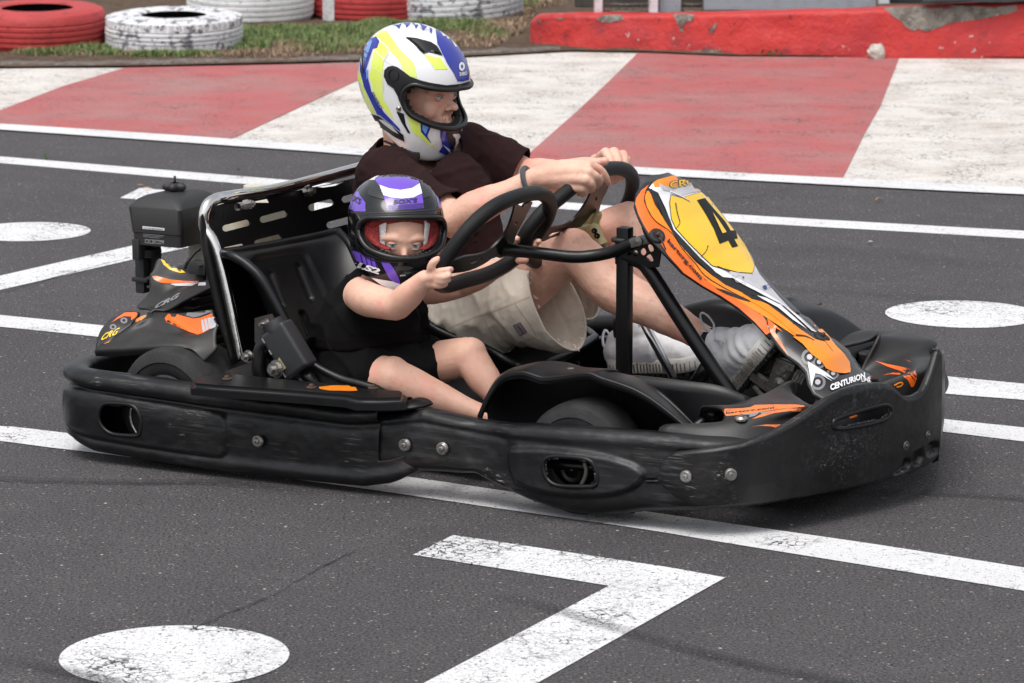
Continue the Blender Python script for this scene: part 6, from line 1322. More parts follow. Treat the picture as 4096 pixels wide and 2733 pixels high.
D = Decals(body, .0006); D.poly([tm(*a) for a in smo([(1000, 985), (1030, 958), (1080, 945), (1125, 950), (1130, 975), (1110, 1000), (1105, 1045), (1080, 1052), (1060, 990), (1015, 1003)], 3)], mat('short ginger beard', (.46, .25, .165), .9, bump=[('n', 900, .002)], var=[(300, .42, .6, (.62, .38, .28), V1)]), 5); D.done()
# fine hair on shins, thighs and forearms
hb2 = bvh_of(body); hv = []; hf2 = []
for (a_, c_, n_h, r_, ln) in ((kN, aN, 900, .07, .010), (hN.lerp(kN, .55), kN, 220, .09, .008), (kF, aF, 400, .07, .010), (elN, wrN, 420, .06, .009), (elF, wrF, 160, .06, .009)):
    ax0 = (c_-a_).normalized()
    for _ in range(n_h):
        t = random.random(); an = random.uniform(0, 6.283); o_ = ax0.orthogonal().normalized(); w2 = ax0.cross(o_); d = o_*math.cos(an)+w2*math.sin(an); q = a_.lerp(c_, t)
        h = hb2.ray_cast(q+d*r_*1.6, -d, r_*1.6)
        if h[0] is None: continue
        n0 = h[1] if h[1].dot(d) > 0 else -h[1]; g0 = (ax0+n0*.35+Vector((random.uniform(-.4, .4), random.uniform(-.4, .4), random.uniform(-.6, .1)))).normalized(); L0 = ln*random.uniform(.5, 1.2); sd0 = g0.cross(n0).normalized()*.00022; b0_ = len(hv)
        hv += [h[0]-sd0, h[0]+sd0, h[0]+g0*L0+n0*.001]; hf2.append((b0_, b0_+1, b0_+2))
tag(mk('body_hair', hv, hf2, mat('fine body hair', (.20, .12, .07), .7), man), kind='stuff')
# wrist band
wd_ = (wrN-elN).normalized(); wc = elN.lerp(wrN, .925); mb = MB(); pts = []
for k in range(40):
    a = 2*math.pi*k/40; s1 = wd_.cross(Vector((0, 1, 0))).normalized(); s2 = wd_.cross(s1); pts.append(wc+(s1*math.cos(a)+s2*math.sin(a))*.0315+wd_*(.006*math.cos(a)))
mb.tube(pts, .0062, 10, 0, True); mb.out('wristband', mat('grey cord', (.12, .13, .15), .8, bump=[('w', 300, .001)]), man)
# shirt
M_SH = mat('brown cotton', (.020, .0080, .0085), .95, spec=.15, bump=[('n', 900, .0005)], var=[(6, .4, .7, (.026, .011, .011), V1)])
def fold(p):
    a = noise.noise(Vector((p.x*9+p.z*7, p.y*5, p.z*13-p.x*6))); b = noise.noise(Vector((p.x*22-p.z*14, p.y*9, p.z*18+p.x*12))); r1 = 1-abs(a)*2.2
    c_ = noise.noise(Vector((p.x*30+p.z*34, p.y*12, p.z*20-p.x*18))); return .0055*max(0, r1)**4+.0035*b+.003*a+.003*max(0, 1-abs(c_)*3)**2
s_ = MB()
chain(s_, [shN+Vector((0, -.004, -.006)), py_(1600, 655, .18), py_(1690, 660, .26), py_(1800, 625, .35), shF], [.066, .070, .070, .068, .066])
chain(s_, [py_(1640, 710, .25), py_(1660, 820, .25), py_(1730, 960, .25), py_(1760, 1080, .25), py_(1760, 1190, .25)], [.120, .138, .142, .138, .125])
chain(s_, [py_(1700, 730, .32), py_(1830, 760, .36), py_(1850, 900, .34)], [.09, .085, .085]); chain(s_, [py_(1560, 760, .14), py_(1600, 900, .13), py_(1660, 1050, .14)], [.09, .095, .09])
chain(s_, [shN, shN.lerp(elN, .45), shN.lerp(elN, .78), shN.lerp(elN, 1.06)], [.068, .062, .059, .059]); chain(s_, [shF, shF.lerp(elF, .45), shF.lerp(elF, .8), shF.lerp(elF, .95)], [.072, .067, .064, .062])
chain(s_, [py_(1640, 690, .25), py_(1600, 625, .25)], [.085, .067]); chain(s_, [py_(1720, 690, .25), py_(1800, 780, .25), py_(1850, 960, .24)], [.075, .10, .10])
dN, dF = (elN-shN).normalized(), (elF-shF).normalized(); nk = (py_(1655, 640, .25)-py_(1546, 562, .25)).cross(Vector((0, 1, 0))).normalized(); nk = nk if nk.z > 0 else -nk
shirt = blob('tshirt', s_, M_SH, man, .0055, 6, None, fold)
bm = bmesh.new(); bm.from_mesh(shirt.data); off = OFF[shirt.name]; hemN = shN.lerp(elN, .90); hemF = shF.lerp(elF, .88); nkp = py_(1600, 602, .25)
dl = []
for (pp_, nn_) in ((hemN, dN), (hemF, dF), (nkp, nk)): bmesh.ops.bisect_plane(bm, geom=bm.verts[:]+bm.edges[:]+bm.faces[:], plane_co=pp_-off, plane_no=nn_)
for f in bm.faces:
    c = f.calc_center_median()+off
    if (c-hemN).dot(dN) > 0 and (c-hemN).length < .11 and c.y < .10: dl.append(f)
    elif (c-hemF).dot(dF) > 0 and (c-hemF).length < .12 and c.y > .33: dl.append(f)
    elif (c-nkp).dot(nk) > .0 and (c-nkp).length < .15 and (c-shF).length > .12: dl.append(f)
bmesh.ops.delete(bm, geom=dl, context='FACES'); bm.to_mesh(shirt.data); bm.free(); mods(shirt, ('SMOOTH', dict(factor=.5, iterations=2)), ('SOLIDIFY', dict(thickness=.004, offset=-1))); shirt.data.polygons.foreach_set('use_smooth', [True]*len(shirt.data.polygons))
def hemring(c, d, r1, name, th_=.0022, m=M_SH, par=man, sq=1.0):
    s1 = d.cross(Vector((0, 1, 0))).normalized(); s2 = d.cross(s1); mb = MB(); mb.tube([c+(s1*math.cos(a)*r1+s2*math.sin(a)*r1*sq) for a in [2*math.pi*k/48 for k in range(48)]], th_, 8, 0, True); return mb.out(name, m, par)
# shorts
M_SO = mat('cream canvas', (.72, .65, .56), .85, bump=[('n', 700, .0006)], var=[(8, .42, .7, (.64, .57, .48), V1), (25, .6, .75, (.54, .48, .41), V1)])
M_SO2 = mat('canvas seam', (.66, .57, .45), .85)
def legtube(mb, secs, n=40):
    rows = []
    for (c, d, ru, rl) in secs:
        d = Vector(d).normalized(); up = Vector((0, 0, 1)); up = (up-d*up.dot(d)).normalized(); lt = d.cross(up); rows.append([Vector(c)+up*math.sin(2*math.pi*k/n)*ru+lt*math.cos(2*math.pi*k/n)*rl for k in range(n)])
    mb.grid(rows, cv=True); return rows
def T6b(x, y): return (1650+x*.6057, 550+y*.6057)
dth = (kN-hN).normalized(); hemC = P(*T6b(925, 1110), 'y', .125); dh_ = (hemC-hN).normalized()
s_ = MB(); chain(s_, [py_(1740, 1240, .14), py_(1760, 1235, .25), py_(1790, 1215, .37)], [.105, .12, .105]); 
chain(s_, [py_(1780, 1265, .16), py_(1900, 1262, .135), P(*T6b(640, 1080), 'y', .13), P(*T6b(780, 1090), 'y', .125), P(*T6b(900, 1100), 'y', .125), P(*T6b(1000, 1110), 'y', .125)], [.102, .103, .104, .105, .108, .112], 6, 28)
chain(s_, [py_(1830, 1240, .34), py_(2000, 1210, .36), py_(2200, 1180, .36), py_(2290, 1150, .36)], [.098, .098, .096, .094])
sd_n = Vector((.90, 0, .22)); 
def fold2(p):
    a = noise.noise(Vector((p.x*16+p.z*9, p.y*6, p.z*11))); r1 = 1-abs(a)*2.5; return (.010*max(0, r1)**3+.004*noise.noise(p*12)+.005*a+.004*max(0, 1-abs(noise.noise(Vector((p.x*40+p.z*10, p.y*8, p.z*26))))*3)**2)*min(1, max(.25, (hemC.x-p.x)*6))
shorts = blob('shorts', s_, M_SO, man, .0055, 5, None, fold2)
hemA, hemB = P(*T6b(745, 830), 'y', .06), P(*T6b(1040, 1375), 'y', .10)
hax = (hemB-hemA).normalized(); hn = hax.cross(Vector((0, 1, 0))).normalized(); hn = hn if hn.x > 0 else -hn; hp = hemA.lerp(hemB, .5)
hF_p = P(*T6b(1160, 1130), 'y', .36); hnF = Vector((.8, 0, .45)).normalized()
bm = bmesh.new(); bm.from_mesh(shorts.data); off = OFF[shorts.name]; dl = []
for (pp_, nn_) in ((hp, hn), (hF_p, hnF)): bmesh.ops.bisect_plane(bm, geom=bm.verts[:]+bm.edges[:]+bm.faces[:], plane_co=pp_-off, plane_no=nn_)
for f in bm.faces:
    c = f.calc_center_median()+off
    if (c-hp).dot(hn) > 0 and c.y < .25 and (c-hp).length < .3: dl.append(f)
    elif (c-hF_p).dot(hnF) > 0 and c.y >= .25: dl.append(f)
bmesh.ops.delete(bm, geom=dl, context='FACES'); bm.to_mesh(shorts.data); bm.free(); mods(shorts, ('SMOOTH', dict(factor=.4, iterations=1)), ('SOLIDIFY', dict(thickness=.004, offset=-1))); shorts.data.polygons.foreach_set('use_smooth', [True]*len(shorts.data.polygons))
D = Decals(shorts, .0012)
def q6(L): return [T6b(*p) for p in L]
for ln in ([(215, 1268), (330, 1220), (450, 1170), (560, 1135), (700, 1080), (800, 1040)], [(470, 1190), (520, 1290), (600, 1405)], [(600, 1405), (700, 1350), (818, 1308)], [(818, 1308), (760, 1210), (670, 1090)]):
    D.line(q6(ln), 3.2, M_SO2, 1); D.line([(x+3, y+4) for x, y in q6(ln)], 1.0, mat('seam line', (.30, .25, .19), .9), 2)
D.poly(q6([(665, 1240), (715, 1218), (762, 1285), (712, 1310)]), mat('grey woven label', (.17, .19, .23), .8), 6, 2); D.poly(q6([(675, 1243), (713, 1227), (750, 1283), (715, 1300)]), mat('light woven label', (.26, .28, .33), .8), 6, 3)
D.text('BRAND', T6b(702, 1242), T6b(735, 1288), (9, -5), mat('red thread', (.45, .05, .04), .8), 4, .03) if False else D.line(q6([(703, 1240), (722, 1262), (738, 1290)]), 5, mat('red thread', (.45, .05, .04), .8), 4)
D.done()
# frayed hem threads
mb = MB(); sb = bvh_of(shorts)
for (x, y, dx, dy) in [(752, 900, 22, 12), (760, 925, 30, 6), (765, 950, 18, 20), (798, 1045, 20, 22), (806, 1060, 26, 2), (875, 1240, 14, 10), (960, 1330, 8, 16), (1110, 1255, 16, -6), (1118, 1210, 8, -12), (1062, 1370, 20, 25), (1085, 1392, 18, 24), (1105, 1325, 20, 6), (745, 870, 14, -3), (830, 1110, 10, 14), (905, 1280, 10, 14), (1010, 1352, 6, 16)]:
    p0 = P(*T6b(x, y), 'y', .045); p1 = P(*T6b(x+dx*.5, y+dy*.3), 'y', .035); p2 = P(*T6b(x+dx, y+dy), 'y', .03); mb.tube([p0, p1, p2], [.0012, .0009, .0005], 5, 4)
    mb.tube([p0, P(*T6b(x+dx*.3, y+dy*.8), 'y', .04)], [.001, .0004], 5)
tag(mb.out('frayed_threads', mat('loose thread', (.70, .66, .58), .9), man), kind='stuff')
# shoes
M_SHOE = mat('white knit shoe', (.92, .92, .94), .75, bump=[('n', 500, .0008)], var=[(12, .45, .7, (.78, .78, .86), V1)]); M_SOLE = mat('off white sole', (.82, .80, .76), .55, var=[(20, .5, .7, (.58, .55, .50), V1)]); M_BLK = mat('black rubber sole', (.012, .012, .012), .6); M_LACE = mat('white lace', (.78, .78, .82), .8)
def shoe(heel, toe, upv, ankle, L=.285, loops=True, flip=1):
    h, t = Vector(heel), Vector(toe); f = (t-h).normalized(); u = Vector(upv); u = (u-f*u.dot(f)).normalized(); l_ = u.cross(f); q = lambda a, b, c: h+f*a*L+l_*b+u*c
    M3 = Matrix((f, l_, u)).transposed(); b = MB()
    chain(b, [q(.08, 0, .045), q(.11, 0, .075)], [.034, .030]); chain(b, [q(.10, 0, .05), q(.40, 0, .055), q(.65, 0, .048), q(.86, 0, .036)], [.038, .043, .044, .033]); chain(b, [q(.22, 0, .06), q(.30, 0, .105)], [.040, .036]); b.ell(q(.70, .004, .036), (.060, .046, .034), M3, 20, 14)
    chain(b, [q(.33, 0, .098), q(.5, 0, .085), q(.66, 0, .070)], [.030, .026, .020])
    up_ = blob('shoe', b, M_SHOE, man, .0036, 4, None, lambda p: .0018*math.sin((p-h).dot(f)*190)*max(0, min(1, ((p-h).dot(f)/L-.35)*4))*max(0, min(1, (.9-(p-h).dot(f)/L)*6))+noise.noise(p*60)*.0012)
    out = [(0.0, 0), (.01, .022), (.06, .033), (.2, .036), (.4, .036), (.6, .044), (.74, .048), (.88, .042), (.97, .022), (1.0, 0), (.97, -.022), (.88, -.040), (.74, -.044), (.6, -.040), (.4, -.033), (.2, -.034), (.06, -.032), (.01, -.02)]
    ol_ = smo([(a*L, b2) for a, b2 in out], 4); mb = MB(); rows = []
    for (z, g_) in ((.0, .90), (.004, .98), (.014, 1.0), (.024, 1.01), (.032, 1.0), (.036, .93)):
        rows.append([h+f*((x-L*.5)*(1-(1-g_)*.4)+L*.5)+l_*(y*g_)+u*(z+.012*max(0, (x/L-.8)*5)**2*.6+(.006 if x < L*.2 else 0)*(z > .02)) for x, y in ol_])
    mb.grid(rows, cv=True); k = len(ol_); mb.f += [tuple(range(k))]; mb.m += [0]
    so = mb.out('sole', M_SOLE, up_); OFF[so.name] = OFF[up_.name]
    # tread blocks and vertical cuts
    mb = MB()
    for i in range(16):
        a = .06+.88*i/15; hw = float(np.interp(a, [p[0] for p in out[:10]], [p[1] for p in out[:10]]))
        for s_ in (-1, 1): mb.box(h+f*a*L+l_*s_*hw*.62+u*-.003, (.011, hw*.5, .010), M3, .001, 1)
    so2 = mb.out('tread', M_BLK, up_, False); OFF[so2.name] = OFF[up_.name]
    mb = MB()
    for i in range(26):
        a = .04+.92*i/25; hw = float(np.interp(a, [p[0] for p in out[:10]], [p[1] for p in out[:10]]))
        for s_ in (-1, 1): mb.box(h+f*a*L+l_*s_*(hw*1.0)+u*(.014+.012*max(0, (a-.8)*5)**2*.6), (.0014, .004, .018+.006*(i % 3 == 0)), M3, 0)
    so3 = mb.out('sole_cuts', mat('grimy cut', (.18, .16, .14), .8), up_, False); tag(so3, kind='stuff'); OFF[so3.name] = OFF[up_.name]
    mb = MB()
    for i in range(5):
        a = .36+.075*i; z = .128-.020*i
        mb.tube([q(a, -.026, z-.012), q(a+.03, 0, z+.006), q(a+.05, .026, z-.014)], .0024, 6, 4); mb.tube([q(a, .026, z-.012), q(a+.03, 0, z+.007), q(a+.05, -.026, z-.014)], .0024, 6, 4)
    if loops: 
        c0 = q(.34, 0, .135)
        mb.tube([c0, c0+u*.018-f*.012+l_*.0, c0+u*.040-f*.002, c0+u*.046+f*.016, c0+u*.030+f*.026, c0+u*.008+f*.020, c0], .0024, 6, 5); mb.tube([c0, c0-f*.02+u*.012, c0-f*.032+u*.020, c0-f*.030+u*.006, c0], .0035, 6, 4, flat=.5)
        mb.tube([c0, c0-f*.03-l_*.01+u*-.0, c0-f*.055+u*.006], .0018, 6, 4); mb.tube([c0, c0+f*.02-l_*.025*flip-u*.02, c0+f*.05-l_*.036*flip-u*.035], .0018, 6, 4); mb.tube([c0, c0-l_*.025*flip-u*.018, c0-l_*.038*flip-u*.04], .0018, 6, 4)
    la = mb.out('laces', M_LACE, up_); OFF[la.name] = OFF[up_.name]
    mb = MB(); mb.tube([q(.0, .010, .085), q(-.045, .008, .100), q(-.06, 0, .085), q(-.04, -.008, .065), q(.0, -.01, .065)], .004, 8, 5, flat=.5); la = mb.out('heel_loop', M_SHOE, up_); OFF[la.name] = OFF[up_.name]
    mb = MB(); a_ = Vector(ankle); mb.tube([q(.22, 0, .085), q(.23, 0, .112), a_.lerp(q(.23, 0, .112), .72)], [.036, .0375, .0355], 20, 3); mb.out('sock', mat('black sock', (.008, .008, .009), .9), man)
    return up_
hl, to = P(*t3(1215, 1040), 'y', .075), P(*t3(1550, 640), 'y', -.05)
upn = (aN-hl).normalized(); s1_ = shoe(hl, to, aN-hl+Vector((-.02, -.02, .03)), aN, min(.27, (to-hl).length*1.02), flip=1)
hl, to = P(*t3(195, 878), 'y', .30), P(*t3(930, 868), 'y', .265)
s2_ = shoe(hl, to, Vector((0, 0, 1)), aF, min(.28, (to-hl).length*1.02), loops=False)
# ---- helmet
def port_m(t):
    a = abs(t)
    if a > 1.22: return None
    k = (a/1.22); rc = max(0, 1-((k-.80)/.20)**2)**.5 if k > .80 else 1
    zl = -.051+.022*k*k; zh = .047-.008*k; m_ = (zl+zh)/2; h = (zh-zl)/2*rc
    return (m_-h, m_+h) if h > .001 else None
M_HW = mat('white helmet gloss', (.80, .80, .82), .18, coat=.6); M_HB = mat('royal blue gloss', (.022, .035, .33), .16, coat=.6); M_HB2 = mat('light blue gloss', (.16, .33, .72), .2, coat=.5); M_HY = mat('fluorescent yellow gloss', (.74, .86, .10), .22, coat=.5, var=[(9, .4, .7, (.78, .90, .28), V1)]); M_HK = mat('helmet black trim', (.010, .010, .011), .35); M_HL = mat('black helmet padding', (.010, .010, .011), .9)
hm = helmet(man, MF, (HS*.985, HS, HS*1.09), M_HW, port_m, M_HK, M_HL, M_HK)
D = Decals(hm, .0007, True)
def qm(L): return [tm(*p) for p in L]
D.poly(qm([(450, 615), (455, 560), (490, 525), (535, 515), (580, 528), (640, 570), (705, 620), (800, 655), (900, 680), (1050, 703), (1180, 690), (1300, 655), (1306, 700), (1215, 720), (1215, 800), (1255, 880), (1290, 960), (1302, 1060), (1275, 1120), (1150, 1140), (1000, 1115), (850, 1045), (700, 968), (645, 935), (610, 885), (580, 800), (545, 735), (485, 690)]), M_HK, 12, 3)
D.poly(qm([(945, 165), (1040, 200), (1130, 270), (1200, 360), (1245, 470), (1262, 560), (1265, 650), (1200, 668), (1155, 665), (1120, 590), (1060, 500), (1020, 420), (960, 300)]), M_HB, 12, 2)
for pl in ([(470, 120), (600, 90), (620, 110), (595, 165), (560, 130)], [(610, 92), (690, 88), (705, 110), (665, 155), (655, 120)], [(700, 88), (770, 95), (780, 130), (755, 165), (740, 125)], [(790, 110), (865, 140), (835, 170), (820, 180), (812, 145)], [(885, 145), (915, 165), (905, 210), (890, 190)], [(860, 100), (960, 130), (1000, 160), (920, 150), (880, 125)]): D.poly(qm(pl), M_HB, 10, 2)
D.poly(qm([(280, 280), (330, 210), (430, 175), (480, 180), (530, 260), (620, 370), (740, 490), (770, 630), (700, 620), (640, 570), (600, 470), (500, 370), (440, 300), (400, 250), (370, 240), (300, 290)]), M_HY, 12, 1)
D.poly(qm([(395, 290), (440, 290), (500, 360), (460, 440), (440, 520), (435, 640), (440, 830), (500, 930), (550, 1040), (470, 960), (400, 870), (345, 760), (310, 620), (330, 500), (345, 400)]), M_HY, 12, 1)
D.line(qm([(430, 290), (500, 370), (440, 470)]), 3, M_HW, 2); D.line(qm([(370, 380), (450, 450), (560, 530)]), 3, M_HW, 2); D.line(qm([(350, 540), (440, 610), (440, 760)]), 2.5, M_HW, 2)
D.poly(qm([(205, 490), (235, 640), (300, 830), (370, 975), (330, 970), (250, 860), (210, 740), (195, 600)]), M_HY, 12, 1)
D.poly(qm([(825, 405), (990, 440), (1065, 550), (940, 552), (890, 480)]), M_HY, 10, 1); D.poly(qm([(1215, 360), (1235, 380), (1268, 480), (1262, 520), (1235, 430)]), M_HY, 8, 3)
D.poly(qm([(280, 290), (330, 250), (375, 235), (408, 280), (385, 345), (345, 350), (320, 420), (300, 480), (275, 560), (300, 640), (330, 760), (380, 870), (450, 960), (600, 1120), (610, 1150), (520, 1080), (410, 990), (385, 985), (330, 870), (260, 720), (220, 560), (225, 460), (255, 600), (262, 440)]), M_HB, 10, 2)
D.poly(qm([(300, 300), (330, 270), (340, 285), (300, 400), (275, 470), (265, 420), (280, 350)]), M_HB2, 8, 3); D.line(qm([(270, 370), (300, 400), (330, 390)]), 4, M_HB, 4); D.line(qm([(262, 430), (290, 450)]), 4, M_HB, 4); D.poly(qm([(285, 560), (300, 545), (300, 620), (285, 650)]), M_HB2, 8, 3)
D.poly(qm([(655, 240), (760, 252), (900, 290), (960, 330), (1000, 400), (1012, 420), (940, 400), (880, 385), (830, 403), (790, 370), (730, 300)]), M_HK, 10, 3)
D.poly(qm([(1100, 210), (1150, 250), (1215, 340), (1212, 365), (1170, 320)]), M_HK, 8, 3)
D.poly(qm([(655, 960), (760, 1000), (800, 1050), (830, 1170), (950, 1315), (860, 1260), (720, 1150)]), M_HY, 10, 1)
D.poly(qm([(800, 1045), (905, 1090), (865, 1190), (910, 1268), (840, 1190), (805, 1150)]), M_HB, 10, 2); D.poly(qm([(818, 1065), (882, 1092), (850, 1175), (820, 1130)]), M_HB2, 8, 3)
D.poly(qm([(570, 955), (640, 975), (660, 1080), (705, 1165), (680, 1160), (620, 1060)]), M_HK, 8, 2)
D.poly(qm([(990, 1125), (1060, 1150), (1110, 1280), (1150, 1300), (1090, 1390), (975, 1345), (1010, 1290), (990, 1200)]), M_HB, 10, 2); D.poly(qm([(1010, 1270), (1080, 1320), (1085, 1360)]), M_HW, 8, 3)
D.poly(qm([(1040, 1160), (1100, 1140), (1280, 1100), (1260, 1200), (1150, 1330), (1100, 1345), (1085, 1290)]), M_HK, 10, 3)
D.poly(qm([(1105, 1172), (1165, 1168), (1175, 1200), (1215, 1190), (1235, 1160), (1265, 1120), (1262, 1170), (1200, 1260), (1150, 1300), (1120, 1310), (1135, 1270), (1130, 1215), (1108, 1190)]), M_HW, 8, 4); D.poly(qm([(1195, 1190), (1240, 1140), (1230, 1185)]), M_HK, 6, 5)
D.poly(qm([(205, 790), (215, 760), (250, 870), (330, 975), (410, 1000), (520, 1085), (640, 1180), (650, 1245), (560, 1200), (400, 1090), (320, 1010), (230, 890)]), M_HK, 10, 4); D.poly(qm([(405, 1030), (450, 1035), (530, 1090), (600, 1172), (540, 1140), (460, 1080)]), mat('grey helmet trim', (.5, .5, .5), .3), 8, 5)
D.poly(qm([(330, 190), (300, 215), (262, 300), (240, 420), (248, 610), (262, 560), (256, 440), (272, 320)]), M_HK, 8, 4)
cxm, cym = tm(1191, 525)
D.poly([(cxm+11.5*math.cos(a), cym+17*math.sin(a)) for a in np.linspace(0, 6.28, 25)[:-1]], M_HW, 8, 4); D.poly([(cxm+4.5*math.cos(a), cym+7.5*math.sin(a)) for a in np.linspace(0, 6.28, 19)[:-1]], M_HB, 6, 5)
D.text('SHIRO', tm(1170, 614), tm(1243, 603), (-1, -13), M_HW, 4, .03); D.text('SHIRO', tm(330, 775), tm(420, 945), (10, -5), mat('navy vinyl', (.02, .03, .15), .3), 4, .02)
D.line(qm([(720, 740), (720, 900), (760, 960), (900, 1030), (1020, 1080), (1150, 1100), (1240, 1080)]), 4, mat('dark grey trim', (.05, .05, .052), .4), 5)
D.done()
hb_ = bvh_of(hm)
def onh(x, y): h = hb_.ray_cast(CAM_K, kray(*tm(x, y)).normalized()); return h[0], (h[1] if h[1].dot(kray(0, 0)) < 0 else h[1])
c, n_ = onh(545, 605); mb = MB(); mb.lathe(c, n_, [(-.002, .0135), (.004, .013), (.006, .012), (.006, .008), (.009, .0075), (.009, .004), (.007, .0035), (.007, .0001)], 28); v_ = mb.out('visor_pivot', M_HK, hm, True, 35); OFF[v_.name] = OFF[hm.name]
mb = MB(); c, n_ = onh(640, 660)
for (x, y) in ((645, 600), (512, 678), (650, 845)): mb = MB(); c, n_ = onh(x, y); mb.lathe(c, n_, [(0, .0045), (.0035, .0042), (.0042, .002), (.0042, .0001)], 12); v_ = mb.out('rivet', mat('brass rivet', (.45, .3, .12), .35, .9), hm)
mb = MB(); pts = []
for (x, y) in ((605, 600), (618, 640), (600, 680), (570, 710)): c, n_ = onh(x, y); pts.append(c+n_*.0042)
mb.tube(pts, .0022, 6, 3); pts = []
for (x, y) in ((690, 615), (690, 660), (670, 705)): c, n_ = onh(x, y); pts.append(c+n_*.0042)
mb.tube(pts, .0028, 6, 3); v_ = mb.out('visor_ratchet', mat('grey plastic teeth', (.45, .45, .45), .5), hm); OFF[v_.name] = OFF[hm.name]
c, n_ = onh(592, 928); mb = MB(); mb.lathe(c, n_, [(0, .0065), (.003, .006), (.005, .003), (.005, .0001)], 14); v_ = mb.out('snap_button', M_ST, hm); OFF[v_.name] = OFF[hm.name]
# top vents stand proud
def vent(pts, hgt, mid):
    base = [onh(*p) for p in pts]; cc, cn = onh(*mid); mb = MB(); n = len(pts); V = [a for a, _ in base]+[a.lerp(cc, .22)+b*hgt for a, b in base]+[cc+cn*hgt*1.3]
    mb.add(V, [(i, (i+1) % n, n+(i+1) % n, n+i) for i in range(n)]+[(n+i, n+(i+1) % n, 2*n) for i in range(n)]); v_ = mb.out('top_vent', M_HK, hm, True, 30); OFF[v_.name] = OFF[hm.name]
vent([(655, 245), (760, 252), (900, 285), (955, 325), (1005, 415), (940, 398), (870, 382), (830, 400), (790, 370), (725, 300)], .006, (850, 330))
for k in range(2):
    mb = MB()
    for j in range(4): c1_, n1_ = onh(800+10*j+65*k, 280+3*j+35*k); c2_, n2_ = onh(820+10*j+72*k, 300+3*j+38*k); mb.tube([c1_+n1_*.008, c2_+n2_*.008], .0008, 5)
    v_ = mb.out('vent_slits', mat('dark grey trim', (.05, .05, .052), .4), hm); OFF[v_.name] = OFF[hm.name]
mb = MB(); mb.tube([MF(.02, -.085, -.13), py_(*tm(745, 1370), .16), py_(*tm(735, 1440), .15)], [.006, .006, .005], 10, 4, flat=.4); mb.box(py_(*tm(735, 1380), .155), (.03, .012, .016), None, .003); mb.tube([MF(.02, .07, -.14), MF(.05, 0, -.175), py_(*tm(760, 1370), .17)], .006, 8, 5, flat=.4); v_ = mb.out('chin_strap', M_HL, hm); OFF[v_.name] = OFF[hm.name]
mb = MB()
for k in range(9): t = -.55+.14*k; mb.box(hpoint(MF, t, -.060, (HS, HS, HS), -.012), (.004, .013, .009), MF.M, .002, 1)
v_ = mb.out('breath_guard', M_HK, hm); OFF[v_.name] = OFF[hm.name]

# ------------------------------------------------------------------ the child
kid = root('person', (-.62, -.24, .09), 'small child passenger in a purple and black helmet and a sleeveless black dress', 'person', 'K')
CF = Frame(P(1584, 916, 'y', -.26), (.66, -.75), 3, -2); CS = (.835, .825, .85)
HFc = Frame(CF.c+CF.f*.030+CF.u*-.014, (.64, -.77), 9, -3); hs = .83
b_ = MB(); head(b_, HFc, hs, True)
chain(b_, [HFc(-.01, 0, -.06), py_(1530, 1180, -.25)], [.042, .045])
sN, sF = py_(1446, 1180, -.345), py_(1640, 1150, -.14)
chain(b_, [sN, py_(1520, 1190, -.25), sF], [.042, .055, .04]); chain(b_, [py_(1520, 1200, -.25), py_(1520, 1330, -.24), py_(1480, 1420, -.24)], [.065, .070, .075])
eN, wN = py_(*t2(775, 452), -.465), py_(*t2(1000, 232), -.505)
chain(b_, [sN, py_(*t2(560, 400), -.40), eN], [.0405, .0385, .0315]); chain(b_, [eN, py_(*t2(870, 365), -.485), py_(*t2(950, 282), -.498), wN], [.0315, .0298, .0235, .0195])
pz = lambda x, y, d: P(*t2(x, y), 'y', d)
chain(b_, [wN, pz(1075, 210, -0.507)], [.0200, .0200], flat=.8); chain(b_, [wN, pz(1060, 250, -0.505)], [.018, .0175])
chain(b_, [pz(1055, 175, -0.511), pz(1055, 125, -0.521), pz(1085, 85, -0.523), pz(1118, 70, -0.515)], [.0125, .0098, .0082, .0068])
chain(b_, [pz(1090, 180, -0.511), pz(1140, 168, -0.523), pz(1208, 155, -0.525)], [.0098, .0078, .0062]); chain(b_, [pz(1090, 212, -0.513), pz(1140, 222, -0.529), pz(1190, 205, -0.529)], [.0100, .0084, .0072])
chain(b_, [pz(1088, 245, -0.513), pz(1140, 252, -0.527), pz(1185, 240, -0.523)], [.0098, .0082, .0070]); chain(b_, [pz(1075, 275, -0.511), pz(1125, 285, -0.521), pz(1165, 275, -0.513)], [.0092, .0076, .0066])
# far arm and hand
eF, wF = py_(1840, 1140, -.055), pz(1640, 120, -.085)
chain(b_, [sF, sF.lerp(eF, .5)+Vector((0, 0, -.004)), eF], [.040, .037, .031]); chain(b_, [eF, eF.lerp(wF, .4), eF.lerp(wF, .8), wF], [.031, .030, .022, .019])
ph = lambda x, y, d: P(*th(x, y), 'y', d)
chain(b_, [wF, ph(560, 1370, -.075)], [.019, .018]); chain(b_, [ph(560, 1380, -.085), ph(600, 1470, -.10), ph(520, 1480, -.125)], [.010, .0085, .0075])
chain(b_, [ph(600, 1330, -.07), ph(700, 1310, -.075), ph(735, 1285, -.095)], [.0098, .0082, .0072]); chain(b_, [ph(620, 1300, -.065), ph(720, 1260, -.08), ph(768, 1245, -.10)], [.0096, .0082, .0068])
chain(b_, [ph(560, 1330, -.08), ph(520, 1250, -.10), ph(500, 1215, -.125)], [.0105, .0090, .0078])
